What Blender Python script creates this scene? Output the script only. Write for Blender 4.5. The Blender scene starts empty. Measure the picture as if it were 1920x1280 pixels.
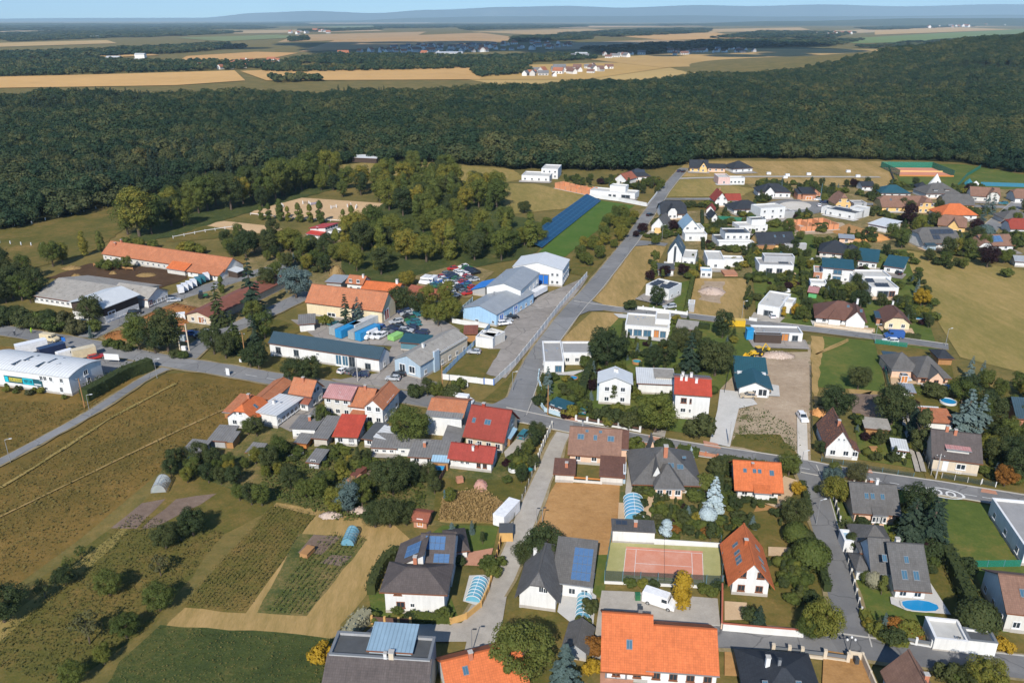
import bpy, math, random
from mathutils import Vector, Matrix
HAZE = 4.3e-5
RN = random.Random(11)
SC = bpy.context.scene
COL = SC.collection
rad = math.radians

# ------------------------------------------------------------------ camera
F, CAMH, YH = 1493.0, 90.0, 36.0            # focal length in photo pixels, height, horizon row
TILT = math.atan((640 - YH) / F)
cd = bpy.data.cameras.new('camera'); cam = bpy.data.objects.new('camera', cd); COL.objects.link(cam)
cd.sensor_width = 36; cd.lens = F / 1920 * 36; cd.clip_start = 1; cd.clip_end = 90000
cam.location = (0, 0, CAMH); cam.rotation_euler = (math.pi / 2 - TILT, 0, 0)
SC.camera = cam

# ------------------------------------------------------------------ world, sun, exposure
SUN_EL, SHADOW_AZ = 38.0, 10.0              # shadows run away from the camera, a little to the right
w = bpy.data.worlds.new('World'); SC.world = w; w.use_nodes = True
nt = w.node_tree; bg = nt.nodes['Background']
sky = nt.nodes.new('ShaderNodeTexSky'); sky.sky_type = 'NISHITA'; sky.sun_disc = False
sky.sun_elevation = rad(SUN_EL); sky.sun_rotation = rad(180 + SHADOW_AZ)
sky.altitude = 2500; sky.air_density = 0.8; sky.dust_density = 0.0; sky.ozone_density = 3.0
tint = nt.nodes.new('ShaderNodeMix'); tint.data_type = 'RGBA'; tint.blend_type = 'MULTIPLY'; tint.inputs[0].default_value = 1; tint.inputs[7].default_value = (.74, .96, 1.06, 1)
nt.links.new(sky.outputs[0], tint.inputs[6]); nt.links.new(tint.outputs[2], bg.inputs[0]); bg.inputs[1].default_value = 0.145
sl = bpy.data.lights.new('sun', 'SUN'); sl.energy = 4.5; sl.angle = rad(0.53); sl.color = (1.0, .945, .86)
so = bpy.data.objects.new('sun', sl); COL.objects.link(so)
so.rotation_euler = (rad(90 - SUN_EL), 0, rad(-SHADOW_AZ)); so.location = (0, -50, 200)
SC.view_settings.view_transform = 'Standard'; SC.view_settings.look = 'None'
SC.view_settings.exposure = 0.46; SC.view_settings.gamma = 1.0
SC.cycles.max_bounces = 5; SC.cycles.diffuse_bounces = 2; SC.cycles.glossy_bounces = 2
SC.cycles.transmission_bounces = 3; SC.cycles.volume_bounces = 0; SC.cycles.transparent_max_bounces = 6
SC.cycles.caustics_reflective = False; SC.cycles.caustics_refractive = False

# ------------------------------------------------------------------ pixel -> ground
_c, _s = math.cos(TILT), math.sin(TILT)
def P(x, y, z=0.0):
    a = (x - 960) / F; b = (640 - y) / F
    d = (a, _c + b * _s, -_s + b * _c)
    t = (z - CAMH) / d[2]
    return Vector((d[0] * t, d[1] * t, z))
def px(v):
    d = v[1] * _c - (v[2] - CAMH) * _s
    return 960 + F * v[0] / d, 640 - F * (v[1] * _s + (v[2] - CAMH) * _c) / d

# ------------------------------------------------------------------ node materials
MATS = {}
def nodes(name, rough=.85, spec=.25, metal=0.0):
    m = bpy.data.materials.new(name); m.use_nodes = True; MATS[name] = m
    n = m.node_tree; b = n.nodes['Principled BSDF']
    b.inputs['Roughness'].default_value = rough; b.inputs['Metallic'].default_value = metal
    b.inputs['Specular IOR Level'].default_value = spec
    return m, n, b
def nd(n, t, **kw):
    x = n.nodes.new(t)
    for k, v in kw.items():
        if k.startswith('i_'): x.inputs[k[2:].replace('_', ' ')].default_value = v
        else: setattr(x, k, v)
    return x
def noise(n, co, scale, detail=3, rough=.55):
    x = nd(n, 'ShaderNodeTexNoise'); x.inputs['Scale'].default_value = scale
    x.inputs['Detail'].default_value = detail; x.inputs['Roughness'].default_value = rough
    n.links.new(co, x.inputs['Vector']); return x.outputs['Fac']
def ramp(n, fac, stops):
    r = nd(n, 'ShaderNodeValToRGB'); e = r.color_ramp.elements
    while len(e) < len(stops): e.new(.5)
    for i, (p, c) in enumerate(stops): e[i].position = p; e[i].color = (*c[:3], 1)
    n.links.new(fac, r.inputs[0]); return r.outputs[0]
def mix(n, fac, a, b, mode='MIX'):
    m = nd(n, 'ShaderNodeMix', data_type='RGBA', blend_type=mode)
    for k, v in ((0, fac), (6, a), (7, b)):
        if hasattr(v, 'is_output'): n.links.new(v, m.inputs[k])
        else: m.inputs[k].default_value = v if k == 0 else (*v[:3], 1)
    return m.outputs[2]
def mapr(n, fac, a, b, lo, hi):
    m = nd(n, 'ShaderNodeMapRange'); n.links.new(fac, m.inputs[0])
    for i, v in enumerate((a, b, lo, hi)): m.inputs[i + 1].default_value = v
    return m.outputs[0]
def value(n, col, fac):                       # scale a colour by a factor socket
    h = nd(n, 'ShaderNodeHueSaturation')
    if hasattr(col, 'is_output'): n.links.new(col, h.inputs['Color'])
    else: h.inputs['Color'].default_value = (*col[:3], 1)
    n.links.new(fac, h.inputs['Value']); return h.outputs[0]
def bump(n, b, h, strength, dist):
    x = nd(n, 'ShaderNodeBump'); x.inputs['Strength'].default_value = strength; x.inputs['Distance'].default_value = dist
    n.links.new(h, x.inputs['Height']); n.links.new(x.outputs[0], b.inputs['Normal'])

def plain(name, col, rough=.8, var=.12, scale=.7, metal=0, spec=.25, bmp=0):
    m, n, b = nodes(name, rough, spec, metal)
    co = nd(n, 'ShaderNodeTexCoord').outputs['Object']
    f = noise(n, co, scale, 5, .65)
    n.links.new(value(n, col, mapr(n, f, .25, .75, 1 - var, 1 + var)), b.inputs['Base Color'])
    if bmp: bump(n, b, noise(n, co, scale * 6, 3), bmp, .05)
    return m
def plaster(name, col, dirt=.14):             # rendered wall: faint streaks and blotches
    m, n, b = nodes(name, .9, .15)
    co = nd(n, 'ShaderNodeTexCoord').outputs['Object']
    mp = nd(n, 'ShaderNodeMapping'); mp.inputs['Scale'].default_value = (1.4, 1.4, .18); n.links.new(co, mp.inputs[0])
    a = noise(n, mp.outputs[0], 1.3, 4, .6); c = noise(n, co, .35, 4)
    k = value(n, col, mapr(n, a, .3, .75, 1 + dirt * .25, 1 - dirt))
    n.links.new(value(n, k, mapr(n, c, .3, .7, 1 - dirt * .5, 1 + dirt * .4)), b.inputs['Base Color'])
    return m
def tiled(name, c1, c2, tw=.33, th=.36, wear=.25, wearcol=None, rough=.8):      # roof tiles, by roof UV in metres
    m, n, b = nodes(name, rough, .25)
    uv = nd(n, 'ShaderNodeTexCoord').outputs['UV']; ob = nd(n, 'ShaderNodeTexCoord').outputs['Object']
    br = nd(n, 'ShaderNodeTexBrick'); n.links.new(uv, br.inputs['Vector'])
    br.inputs['Scale'].default_value = 1; br.inputs['Brick Width'].default_value = tw; br.inputs['Row Height'].default_value = th
    br.inputs['Mortar Size'].default_value = .03; br.inputs['Mortar Smooth'].default_value = .6; br.offset = .0
    br.inputs['Color1'].default_value = (*c1, 1); br.inputs['Color2'].default_value = (*c2, 1)
    br.inputs['Mortar'].default_value = (*[x * .7 for x in c1], 1)
    f = noise(n, ob, .45, 6, .7); g = noise(n, ob, 3.0, 4, .7)
    k = value(n, br.outputs['Color'], mapr(n, f, .25, .75, 1 - wear, 1 + wear))
    ms = nd(n, 'ShaderNodeMapping'); ms.inputs['Scale'].default_value = (2.2, .22, 1); n.links.new(uv, ms.inputs[0])      # rain streaks down the slope
    k = value(n, k, mapr(n, noise(n, ms.outputs[0], 1.0, 4, .7), .3, .7, 1 - wear * .8, 1 + wear * .5))
    if wearcol: k = mix(n, mapr(n, g, .5, .62, 0, .8), k, wearcol)
    else: k = value(n, k, mapr(n, g, .25, .75, 1 - wear * .5, 1 + wear * .5))
    n.links.new(k, b.inputs['Base Color']); bump(n, b, br.outputs['Fac'], -.3, .05)
    return m
def seamed(name, col, pitch=.5, rough=.45, metal=.0, var=.12, wearcol=None, wear=.55):  # folded or corrugated sheet
    m, n, b = nodes(name, rough, .4, metal)
    uv = nd(n, 'ShaderNodeTexCoord').outputs['UV']; ob = nd(n, 'ShaderNodeTexCoord').outputs['Object']
    wv = nd(n, 'ShaderNodeTexWave', bands_direction='X', wave_profile='SIN'); n.links.new(uv, wv.inputs[0])
    wv.inputs['Scale'].default_value = .314 / pitch
    f = noise(n, ob, .5, 5, .65)
    k = value(n, col, mapr(n, f, .25, .75, 1 - var, 1 + var))
    k = value(n, k, mapr(n, wv.outputs['Fac'], .0, .25, .72, 1.0))
    if wearcol: k = mix(n, mapr(n, noise(n, ob, .9, 6, .75), wear, wear + .12, 0, .85), k, wearcol)
    n.links.new(k, b.inputs['Base Color']); bump(n, b, wv.outputs['Fac'], .35, .06)
    return m
def ground(name, stops, big=.05, mid=.45, fine=2.2, mixk=(.45, .33, .22), bmp=.5, stretch=(1, 1, 1), rot=0, bd=.3):
    m, n, b = nodes(name, .95, .08)
    co = nd(n, 'ShaderNodeTexCoord').outputs['Object']
    mp = nd(n, 'ShaderNodeMapping'); mp.inputs['Scale'].default_value = stretch; mp.inputs['Rotation'].default_value = (0, 0, rad(rot))
    n.links.new(co, mp.inputs[0]); v = mp.outputs[0]
    fs = [noise(n, v, big, 5, .6), noise(n, v, mid, 5, .68), noise(n, v, fine, 3, .7)]
    tot = None
    for f, k in zip(fs, mixk):
        q = nd(n, 'ShaderNodeMath', operation='MULTIPLY'); n.links.new(f, q.inputs[0]); q.inputs[1].default_value = k
        if tot is None: tot = q.outputs[0]
        else:
            a = nd(n, 'ShaderNodeMath', operation='ADD'); n.links.new(tot, a.inputs[0]); n.links.new(q.outputs[0], a.inputs[1]); tot = a.outputs[0]
    t = mapr(n, tot, .32, .68, 0, 1)
    n.links.new(ramp(n, t, stops), b.inputs['Base Color'])
    if bmp: bump(n, b, fs[1], bmp, bd)
    return m
def leafy(name, cols, trans=.25, patch=0):             # leaves: colour varies per tree and per clump
    m, n, b = nodes(name, .7, .2)
    co = nd(n, 'ShaderNodeTexCoord').outputs['Object']
    inf = nd(n, 'ShaderNodeObjectInfo')
    f = noise(n, co, 9, 3, .6)
    a = nd(n, 'ShaderNodeMath', operation='MULTIPLY_ADD'); n.links.new(inf.outputs['Random'], a.inputs[0]); a.inputs[1].default_value = .62
    n.links.new(mapr(n, f, .3, .7, 0, .38), a.inputs[2])
    if patch:                                  # stands of one species, hundreds of metres across
        pn = mapr(n, noise(n, inf.outputs['Location'], .007, 4, .6), .3, .7, -patch, patch); q = nd(n, 'ShaderNodeMath', operation='ADD'); n.links.new(a.outputs[0], q.inputs[0]); n.links.new(pn, q.inputs[1]); a = q
    k = len(cols) - 1
    c = ramp(n, a.outputs[0], [(i / k, q) for i, q in enumerate(cols)])
    n.links.new(c, b.inputs['Base Color'])
    tr = nd(n, 'ShaderNodeBsdfTranslucent'); n.links.new(c, tr.inputs[0])
    ms = nd(n, 'ShaderNodeMixShader'); ms.inputs[0].default_value = trans
    n.links.new(b.outputs[0], ms.inputs[1]); n.links.new(tr.outputs[0], ms.inputs[2])
    n.links.new(ms.outputs[0], n.nodes['Material Output'].inputs['Surface'])
    return m
def gauze(name, col, alpha):                  # woven netting, clear film: part of the light goes straight through
    m, n, b = nodes(name, .5, .5); b.inputs['Base Color'].default_value = (*col, 1)
    tr = nd(n, 'ShaderNodeBsdfTransparent'); ms = nd(n, 'ShaderNodeMixShader'); ms.inputs[0].default_value = alpha
    n.links.new(tr.outputs[0], ms.inputs[1]); n.links.new(b.outputs[0], ms.inputs[2])
    n.links.new(ms.outputs[0], n.nodes['Material Output'].inputs['Surface']); return m

# plaster walls
for k, c in dict(white=(.66, .655, .63), offwhite=(.58, .555, .5), cream=(.66, .55, .36), peach=(.68, .46, .33), yellow=(.66, .44, .18), beige=(.58, .49, .37),
                 bluewall=(.33, .5, .66), greyblue=(.36, .45, .52), greywall=(.36, .36, .36), brickwall=(.42, .2, .12), rawbrick=(.55, .25, .13), wood=(.36, .19, .08),
                 darkwood=(.07, .05, .04), orangewood=(.5, .2, .06), plinth=(.4, .37, .33), concrete=(.42, .4, .37), dirty=(.5, .46, .4), pinkwall=(.6, .42, .38), tealwall=(.1, .2, .24), leafwall=(.12, .4, .16)).items():
    plaster(k, c)
# roofs
tiled('t_orange', (.56, .15, .05), (.48, .125, .042), wear=.16)
tiled('t_orange_old', (.45, .17, .08), (.38, .13, .06), wear=.22, wearcol=(.3, .15, .09))
tiled('t_rust', (.3, .1, .06), (.26, .085, .05), wear=.2)
tiled('t_red', (.32, .055, .04), (.28, .048, .035), wear=.2)
tiled('t_redbright', (.43, .065, .038), (.38, .056, .034), wear=.18)
tiled('t_darkred', (.27, .05, .035), (.24, .045, .03), wear=.15)
tiled('t_brown', (.15, .075, .055), (.12, .06, .045), wear=.16)
tiled('t_brownlight', (.23, .13, .09), (.19, .105, .075), wear=.16)
tiled('t_grey', (.12, .115, .11), (.1, .095, .09), wear=.18)
tiled('t_greybrown', (.1, .082, .076), (.082, .068, .064), wear=.2)
tiled('t_dark', (.035, .04, .048), (.028, .032, .04), wear=.2)
tiled('t_oldbrown', (.12, .075, .06), (.1, .06, .05), wear=.25, wearcol=(.4, .13, .05))
seamed('m_blue', (.018, .075, .1), rough=.6); seamed('m_slate', (.035, .065, .085)); seamed('m_light', (.55, .57, .58), var=.08, rough=.5)
seamed('m_white', (.58, .59, .59), 1.0, var=.06); seamed('m_grey', (.27, .29, .31)); seamed('m_bluegrey', (.22, .32, .4), .6)
seamed('m_asbestos', (.3, .28, .25), .3, .9, 0, .2, (.16, .14, .12)); seamed('m_pink', (.4, .2, .19), .5, .7, 0, .2, (.45, .36, .35))
seamed('m_rust', (.2, .07, .045), .5, .8, 0, .25); seamed('m_shed', (.17, .165, .16), .6, .85, 0, .2, (.1, .095, .09)); seamed('m_brightblue', (.03, .2, .6), .6)
seamed('m_sky', (.3, .46, .58), .6); seamed('m_red', (.45, .045, .03), .4)
plain('f_grey', (.28, .275, .27), .9, .15, .4); plain('f_light', (.46, .45, .42), .9, .12, .4); plain('f_dark', (.075, .08, .085), .9, .2, .4)
plain('f_gravel', (.4, .38, .34), .95, .2, 3)
# building bits
m_, n_, b_ = nodes('glass', .12, .6); b_.inputs['Base Color'].default_value = (.025, .035, .045, 1)
m_, n_, b_ = nodes('glass_blue', .25, .35); b_.inputs['Base Color'].default_value = (.05, .12, .18, 1)
plain('frame_white', (.64, .64, .63), .5, .05); plain('frame_brown', (.2, .08, .04), .6, .1); plain('frame_grey', (.16, .17, .18), .5, .1)
plain('chimney_brick', (.42, .16, .09), .9, .2, 4); plain('metal', (.45, .46, .47), .35, .1, 1, .6); plain('darkmetal', (.05, .055, .06), .5, .1)
plain('door_wood', (.3, .12, .05), .6, .15); plain('door_red', (.36, .06, .04), .6, .1); plain('door_blue', (.02, .13, .45), .5, .1); plain('door_white', (.7, .7, .7), .5, .05)
def panel(name, a, line, pitch=(1.0, 1.65)):
    m, n, b = nodes(name, .4, .25)
    uv = nd(n, 'ShaderNodeTexCoord').outputs['Object']
    br = nd(n, 'ShaderNodeTexBrick'); n.links.new(uv, br.inputs['Vector']); br.offset = 0
    br.inputs['Scale'].default_value = 1; br.inputs['Brick Width'].default_value = pitch[0]; br.inputs['Row Height'].default_value = pitch[1]
    br.inputs['Mortar Size'].default_value = .03
    br.inputs['Color1'].default_value = (*a, 1); br.inputs['Color2'].default_value = (*[x * 1.1 for x in a], 1); br.inputs['Mortar'].default_value = (*line, 1)
    n.links.new(br.outputs['Color'], b.inputs['Base Color'])
panel('solar_cell', (.02, .07, .19), (.1, .18, .3), (.16, .16)); panel('solar_dark', (.02, .03, .045), (.05, .06, .08), (.16, .16)); panel('solar_field', (.008, .045, .1), (.02, .08, .15), (.5, .25))

# ------------------------------------------------------------------ mesh helpers
def new_mesh(name, v, f, mats, idx=None, uv=None, smooth=False):
    me = bpy.data.meshes.new(name); me.from_pydata([tuple(x) for x in v], [], f)
    for m in (mats if isinstance(mats, (list, tuple)) else [mats]): me.materials.append(MATS[m] if isinstance(m, str) else m)
    if idx: me.polygons.foreach_set('material_index', idx)
    if uv:
        l = me.uv_layers.new(name='UVMap'); l.data.foreach_set('uv', [c for q in uv for c in q])
    if smooth: me.polygons.foreach_set('use_smooth', [True] * len(f))
    me.update(); return me
def link(name, data, parent=None, loc=(0, 0, 0), rot=(0, 0, 0), scale=(1, 1, 1)):
    o = bpy.data.objects.new(name, data); COL.objects.link(o)
    o.parent = parent; o.location = loc; o.rotation_euler = rot; o.scale = scale
    return o
def tag(o, label=None, cat=None, group=None, kind=None):
    for k, v in (('label', label), ('category', cat), ('group', group), ('kind', kind)):
        if v: o[k] = v
    return o
def thing(name, label, cat, loc=(0, 0, 0), rz=0, group=None, scale=(1, 1, 1)):
    return tag(link(name, None, None, loc, (0, 0, rz), scale), label, cat, group)
BOXF = [(0, 3, 2, 1), (4, 5, 6, 7), (0, 1, 5, 4), (1, 2, 6, 5), (2, 3, 7, 6), (3, 0, 4, 7)]
class MB:
    def __init__(s): s.v = []; s.f = []; s.m = []
    def add(s, v, f, m=0):
        k = len(s.v); s.v += [tuple(x) for x in v]; s.f += [tuple(i + k for i in q) for q in f]; s.m += [m] * len(f)
    def box(s, x0, x1, y0, y1, z0, z1, m=0):
        s.add([(x0, y0, z0), (x1, y0, z0), (x1, y1, z0), (x0, y1, z0), (x0, y0, z1), (x1, y0, z1), (x1, y1, z1), (x0, y1, z1)], BOXF, m)
    def frustum(s, a, b, z0, z1, m=0):     # a, b: (x0, x1, y0, y1)
        s.add([(a[0], a[2], z0), (a[1], a[2], z0), (a[1], a[3], z0), (a[0], a[3], z0), (b[0], b[2], z1), (b[1], b[2], z1), (b[1], b[3], z1), (b[0], b[3], z1)], BOXF, m)
    def tube(s, p, q, r0, r1, n=6, m=0):
        p, q = Vector(p), Vector(q); d = (q - p).normalized()
        u = d.orthogonal().normalized(); w_ = d.cross(u); k = len(s.v)
        for c, r in ((p, r0), (q, r1)):
            for i in range(n):
                t = 2 * math.pi * i / n; s.v.append(tuple(c + (u * math.cos(t) + w_ * math.sin(t)) * r))
        for i in range(n):
            j = (i + 1) % n; s.f.append((k + i, k + j, k + n + j, k + n + i)); s.m.append(m)
        s.f.append(tuple(k + n + i for i in range(n))); s.m.append(m)
        s.f.append(tuple(k + n - 1 - i for i in range(n))); s.m.append(m)
    def mesh(s, name, mats, smooth=False): return new_mesh(name, s.v, s.f, mats, s.m, None, smooth)
_CUBE = {}
def cube(mat):                              # unit box, base centre at the origin
    if mat not in _CUBE:
        b = MB(); b.box(-.5, .5, -.5, .5, 0, 1); _CUBE[mat] = b.mesh('box_' + mat, mat)
    return _CUBE[mat]
def box(name, mat, parent, loc, size, rz=0): return link(name, cube(mat), parent, loc, (0, 0, rz), size)
_RING = {}
def ring(mat):                              # unit window frame in XZ, opening inside, mullion in the middle, proud towards -Y
    if mat not in _RING:
        b = MB(); t = .09
        b.box(-.5, .5, -1, 0, -.5, -.5 + t); b.box(-.5, .5, -1, 0, .5 - t, .5)
        b.box(-.5, -.5 + t, -1, 0, -.5 + t, .5 - t); b.box(.5 - t, .5, -1, 0, -.5 + t, .5 - t); b.box(-.03, .03, -.8, 0, -.5 + t, .5 - t)
        _RING[mat] = b.mesh('window_frame_' + mat, mat)
    return _RING[mat]
_PANE = {}
def pane(mat):
    if mat not in _PANE:
        b = MB(); b.box(-.42, .42, -.35, 0, -.42, .42); _PANE[mat] = b.mesh('pane_' + mat, mat)
    return _PANE[mat]
def sheet(name, pts, mat, z, kind='structure', parent=None):     # flat polygon on the ground, pts in world XY
    v = [(p[0], p[1], z) for p in pts]
    a = sum(v[i][0] * v[(i + 1) % len(v)][1] - v[(i + 1) % len(v)][0] * v[i][1] for i in range(len(v)))
    if a < 0: v.reverse()
    me = new_mesh(name, v, [tuple(range(len(v)))], mat)
    o = link(name, me, parent)
    if kind and not parent: o['kind'] = kind
    return o
def smooth_line(pts, step=4.0):
    q = [pts[0] * 2 - pts[1]] + pts + [pts[-1] * 2 - pts[-2]]; out = []
    for i in range(1, len(q) - 2):
        a, b, c, d = q[i - 1:i + 3]; n = max(1, int((c - b).length / step))
        for k in range(n):
            t = k / n
            out.append(.5 * ((2 * b) + (c - a) * t + (2 * a - 5 * b + 4 * c - d) * t * t + (3 * b - a - 3 * c + d) * t ** 3))
    return out + [pts[-1]]
def strip(name, pxs, width, mat, z, off=0.0, h=0.0, wobble=0.0, kind='structure', parent=None, label=None):
    c = smooth_line([P(*p) for p in pxs]); v = []; f = []; r = random.Random(len(pxs))
    w0, w1 = width if isinstance(width, tuple) else (width, width)
    for i, p in enumerate(c):
        d = (c[min(i + 1, len(c) - 1)] - c[max(i - 1, 0)]).normalized(); nn = Vector((-d.y, d.x, 0))
        wd = w0 + (w1 - w0) * i / max(1, len(c) - 1)
        for sgn in (1, -1):
            e = p + nn * (off + sgn * wd / 2 + (r.uniform(-wobble, wobble) if wobble else 0)); v.append((e.x, e.y, z))
        if h:
            for sgn in (1, -1):
                e = p + nn * (off + sgn * wd / 2); v.append((e.x, e.y, z + h))
    k = 4 if h else 2
    for i in range(len(c) - 1):
        a, b = i * k, (i + 1) * k
        if h: f += [(a + 2, a + 3, b + 3, b + 2), (a + 3, a + 1, b + 1, b + 3), (a, a + 2, b + 2, b)]
        else: f.append((a, a + 1, b + 1, b))
    o = link(name, new_mesh(name, v, f, mat), parent)
    if not parent: o['kind'] = kind
    if label: o['label'] = label
    return o
# ------------------------------------------------------------------ ground materials
ground('g_base', [(0, (0.0688, 0.072, 0.023)), (.4, (0.125, 0.108, 0.0345)), (.7, (0.188, 0.138, 0.046)), (1, (0.263, 0.18, 0.069))])
ground('g_meadow', [(0, (0.072, 0.065, 0.018)), (.35, (0.12, 0.0874, 0.024)), (.65, (0.186, 0.118, 0.034)), (1, (0.264, 0.162, 0.055))], .03, .3, 1.6, bmp=.8, stretch=(1, .8, 1), rot=-25)
ground('g_orchard', [(0, (0.054, 0.065, 0.018)), (.4, (0.101, 0.0936, 0.024)), (.7, (0.162, 0.117, 0.036)), (1, (0.27, 0.169, 0.06))], .06, .35, 1.8, bmp=.7)
ground('g_darkgreen', [(0, (0.0275, 0.042, 0.0154)), (.5, (0.0562, 0.072, 0.022)), (.85, (0.112, 0.102, 0.033)), (1, (0.163, 0.12, 0.044))], .1, .6, 2.2, bmp=.9)
ground('g_field', [(0, (0.144, 0.132, 0.036)), (.4, (0.216, 0.174, 0.054)), (.7, (0.3, 0.216, 0.078)), (1, (0.372, 0.264, 0.108))], .025, .25, 1.6, stretch=(1.6, .5, 1), rot=20)
ground('g_hay', [(0, (0.187, 0.143, 0.0495)), (.4, (0.275, 0.193, 0.0715)), (.7, (0.363, 0.242, 0.099)), (1, (0.44, 0.297, 0.132))], .05, .4, 2, stretch=(1.7, .4, 1), rot=22)
ground('g_dry', [(0, (0.238, 0.126, 0.0473)), (.4, (0.346, 0.189, 0.0735)), (.7, (0.41, 0.231, 0.0945)), (1, (0.486, 0.294, 0.126))], .06, .5, 2.4, bmp=.6)
ground('g_lawn', [(0, (0.051, 0.081, 0.0182)), (.5, (0.085, 0.115, 0.026)), (.8, (0.145, 0.135, 0.0364)), (1, (0.238, 0.162, 0.052))], .08, .5, 2.4, bmp=.3)
ground('g_lawnbright', [(0, (0.0438, 0.0935, 0.0168)), (.5, (0.0688, 0.127, 0.024)), (1, (0.112, 0.132, 0.036))], .08, .5, 2.4, bmp=.3)
ground('g_garden', [(0, (0.0405, 0.0585, 0.0195)), (.35, (0.081, 0.091, 0.0286)), (.6, (0.149, 0.124, 0.0442)), (.85, (0.23, 0.163, 0.0715)), (1, (0.351, 0.26, 0.143))], .12, .5, 2, bmp=.7)
ground('g_yard', [(0, (0.075, 0.078, 0.0275)), (.4, (0.15, 0.126, 0.0495)), (.7, (0.263, 0.192, 0.0935)), (1, (0.4, 0.3, 0.176))], .1, .5, 2, bmp=.4)
ground('g_dirt', [(0, (.05, .03, .018)), (.5, (.075, .045, .026)), (1, (.12, .07, .04))], .08, .6, 2.4, bmp=.5)
ground('g_sand', [(0, (.4, .27, .15)), (.5, (.5, .34, .19)), (1, (.56, .4, .24))], .06, .5, 2.5, bmp=.2)
ground('g_bare', [(0, (.22, .16, .105)), (.35, (.32, .24, .165)), (.7, (.4, .31, .22)), (1, (.48, .39, .29))], .08, .6, 2.4, bmp=.5)
ground('g_barewild', [(0, (.05, .075, .025)), (.3, (.13, .12, .05)), (.42, (.32, .25, .17)), (1, (.42, .33, .23))], .12, .45, 2, bmp=.5)
ground('g_soil', [(0, (.13, .09, .07)), (.5, (.18, .13, .1)), (1, (.24, .18, .14))], .1, .8, 3, bmp=.5)
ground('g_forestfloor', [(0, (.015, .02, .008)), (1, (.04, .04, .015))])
ground('asphalt', [(0, (0.143, 0.146, 0.15)), (.5, (0.195, 0.195, 0.195)), (1, (0.26, 0.254, 0.247))], .03, .25, 3, bmp=.1, bd=.05)
ground('asphalt_dark', [(0, (0.131, 0.131, 0.135)), (.5, (0.175, 0.173, 0.171)), (1, (0.225, 0.219, 0.213))], .04, .3, 3, bmp=.1, bd=.05)
ground('concrete_yard', [(0, (.2, .18, .165)), (.5, (.27, .245, .22)), (1, (.34, .31, .28))], .05, .4, 2, bmp=.15, bd=.05)
ground('gravel', [(0, (0.264, 0.242, 0.209)), (.5, (0.363, 0.33, 0.286)), (1, (0.462, 0.429, 0.374))], .08, .7, 4, bmp=.4, bd=.08)
ground('gravel_pale', [(0, (.42, .39, .34)), (.5, (.52, .48, .42)), (1, (.6, .56, .5))], .08, .7, 4, bmp=.3, bd=.08)
ground('kerbstone', [(0, (.32, .3, .27)), (1, (.46, .44, .4))], .3, 1, 3, bmp=0)
ground('brick_paving', [(0, (.36, .17, .11)), (1, (.5, .27, .18))], .3, 1, 4, bmp=.2, bd=.04)
ground('tan_paving', [(0, (.42, .29, .17)), (1, (.56, .41, .26))], .3, 1, 4, bmp=.2, bd=.04)
ground('pale_paving', [(0, (.42, .41, .38)), (1, (.55, .53, .5))], .3, 1, 4, bmp=.1, bd=.04)
ground('court_red', [(0, (.5, .19, .12)), (.5, (.55, .235, .155)), (1, (.6, .33, .25))], .15, .7, 3, bmp=0)
ground('court_green', [(0, (.27, .27, .11)), (.5, (.34, .32, .14)), (1, (.42, .38, .2))], .15, .7, 3, bmp=0)
def worn(name):                                # tar lines, patched cracks and wheel polish on the asphalt
    n = MATS[name].node_tree; b = n.nodes['Principled BSDF']; src = b.inputs['Base Color'].links[0].from_socket; co = nd(n, 'ShaderNodeTexCoord').outputs['Object']
    vo = nd(n, 'ShaderNodeTexVoronoi', feature='DISTANCE_TO_EDGE'); vo.inputs['Scale'].default_value = .11; n.links.new(co, vo.inputs['Vector'])
    wob = nd(n, 'ShaderNodeMix', data_type='RGBA', blend_type='ADD'); nz = nd(n, 'ShaderNodeTexNoise'); nz.inputs['Scale'].default_value = .5; n.links.new(co, nz.inputs[0]); wob.inputs[0].default_value = 3; n.links.new(co, wob.inputs[6]); n.links.new(nz.outputs['Color'], wob.inputs[7]); n.links.new(wob.outputs[2], vo.inputs['Vector'])
    k = mix(n, mapr(n, vo.outputs[0], .0, .014, .55, 0), src, (.04, .04, .042)); v2 = nd(n, 'ShaderNodeTexVoronoi'); v2.inputs['Scale'].default_value = .07; n.links.new(co, v2.inputs['Vector'])
    sp = nd(n, 'ShaderNodeSeparateColor'); n.links.new(v2.outputs['Color'], sp.inputs[0])
    k = value(n, k, mapr(n, sp.outputs[0], 0, 1, .86, 1.12)); n.links.new(k, b.inputs['Base Color'])
worn('asphalt'); worn('asphalt_dark'); worn('concrete_yard')
plain('paint', (.6, .6, .58), .7, .2, 2)
m_, n_, b_ = nodes('pool_water', .3, .2); b_.inputs['Base Color'].default_value = (.015, .22, .46, 1)
m_, n_, b_ = nodes('pool_teal', .05, .5); b_.inputs['Base Color'].default_value = (.04, .3, .36, 1)

# ------------------------------------------------------------------ terrain: one sheet to the horizon, a wooded rise on the far side
def terrain(x, y):
    d = ((x - 1150) / 560) ** 2 + ((y - 1650) / 430) ** 2
    z = max(0.0, 60 * math.exp(-d) - 7)
    return z if y > 560 else z * max(0, (y - 480) / 80)
xs = [-45000, -20000, -8000, -3000, -1500, -800, -400, -200, 0, 200] + [300 + 60 * i for i in range(36)] + [2600, 3200, 5000, 9000, 20000, 45000]
ys = [-400, -100, 40, 200, 400] + [500 + 60 * i for i in range(40)] + [3000, 3600, 5000, 8000, 14000, 24000, 45000]
v = [(x, y, terrain(x, y)) for y in ys for x in xs]; nx = len(xs)
f = [(j * nx + i, j * nx + i + 1, (j + 1) * nx + i + 1, (j + 1) * nx + i) for j in range(len(ys) - 1) for i in range(nx - 1)]
tag(link('ground', new_mesh('ground', v, f, 'g_base', smooth=True)), kind='structure')

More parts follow.
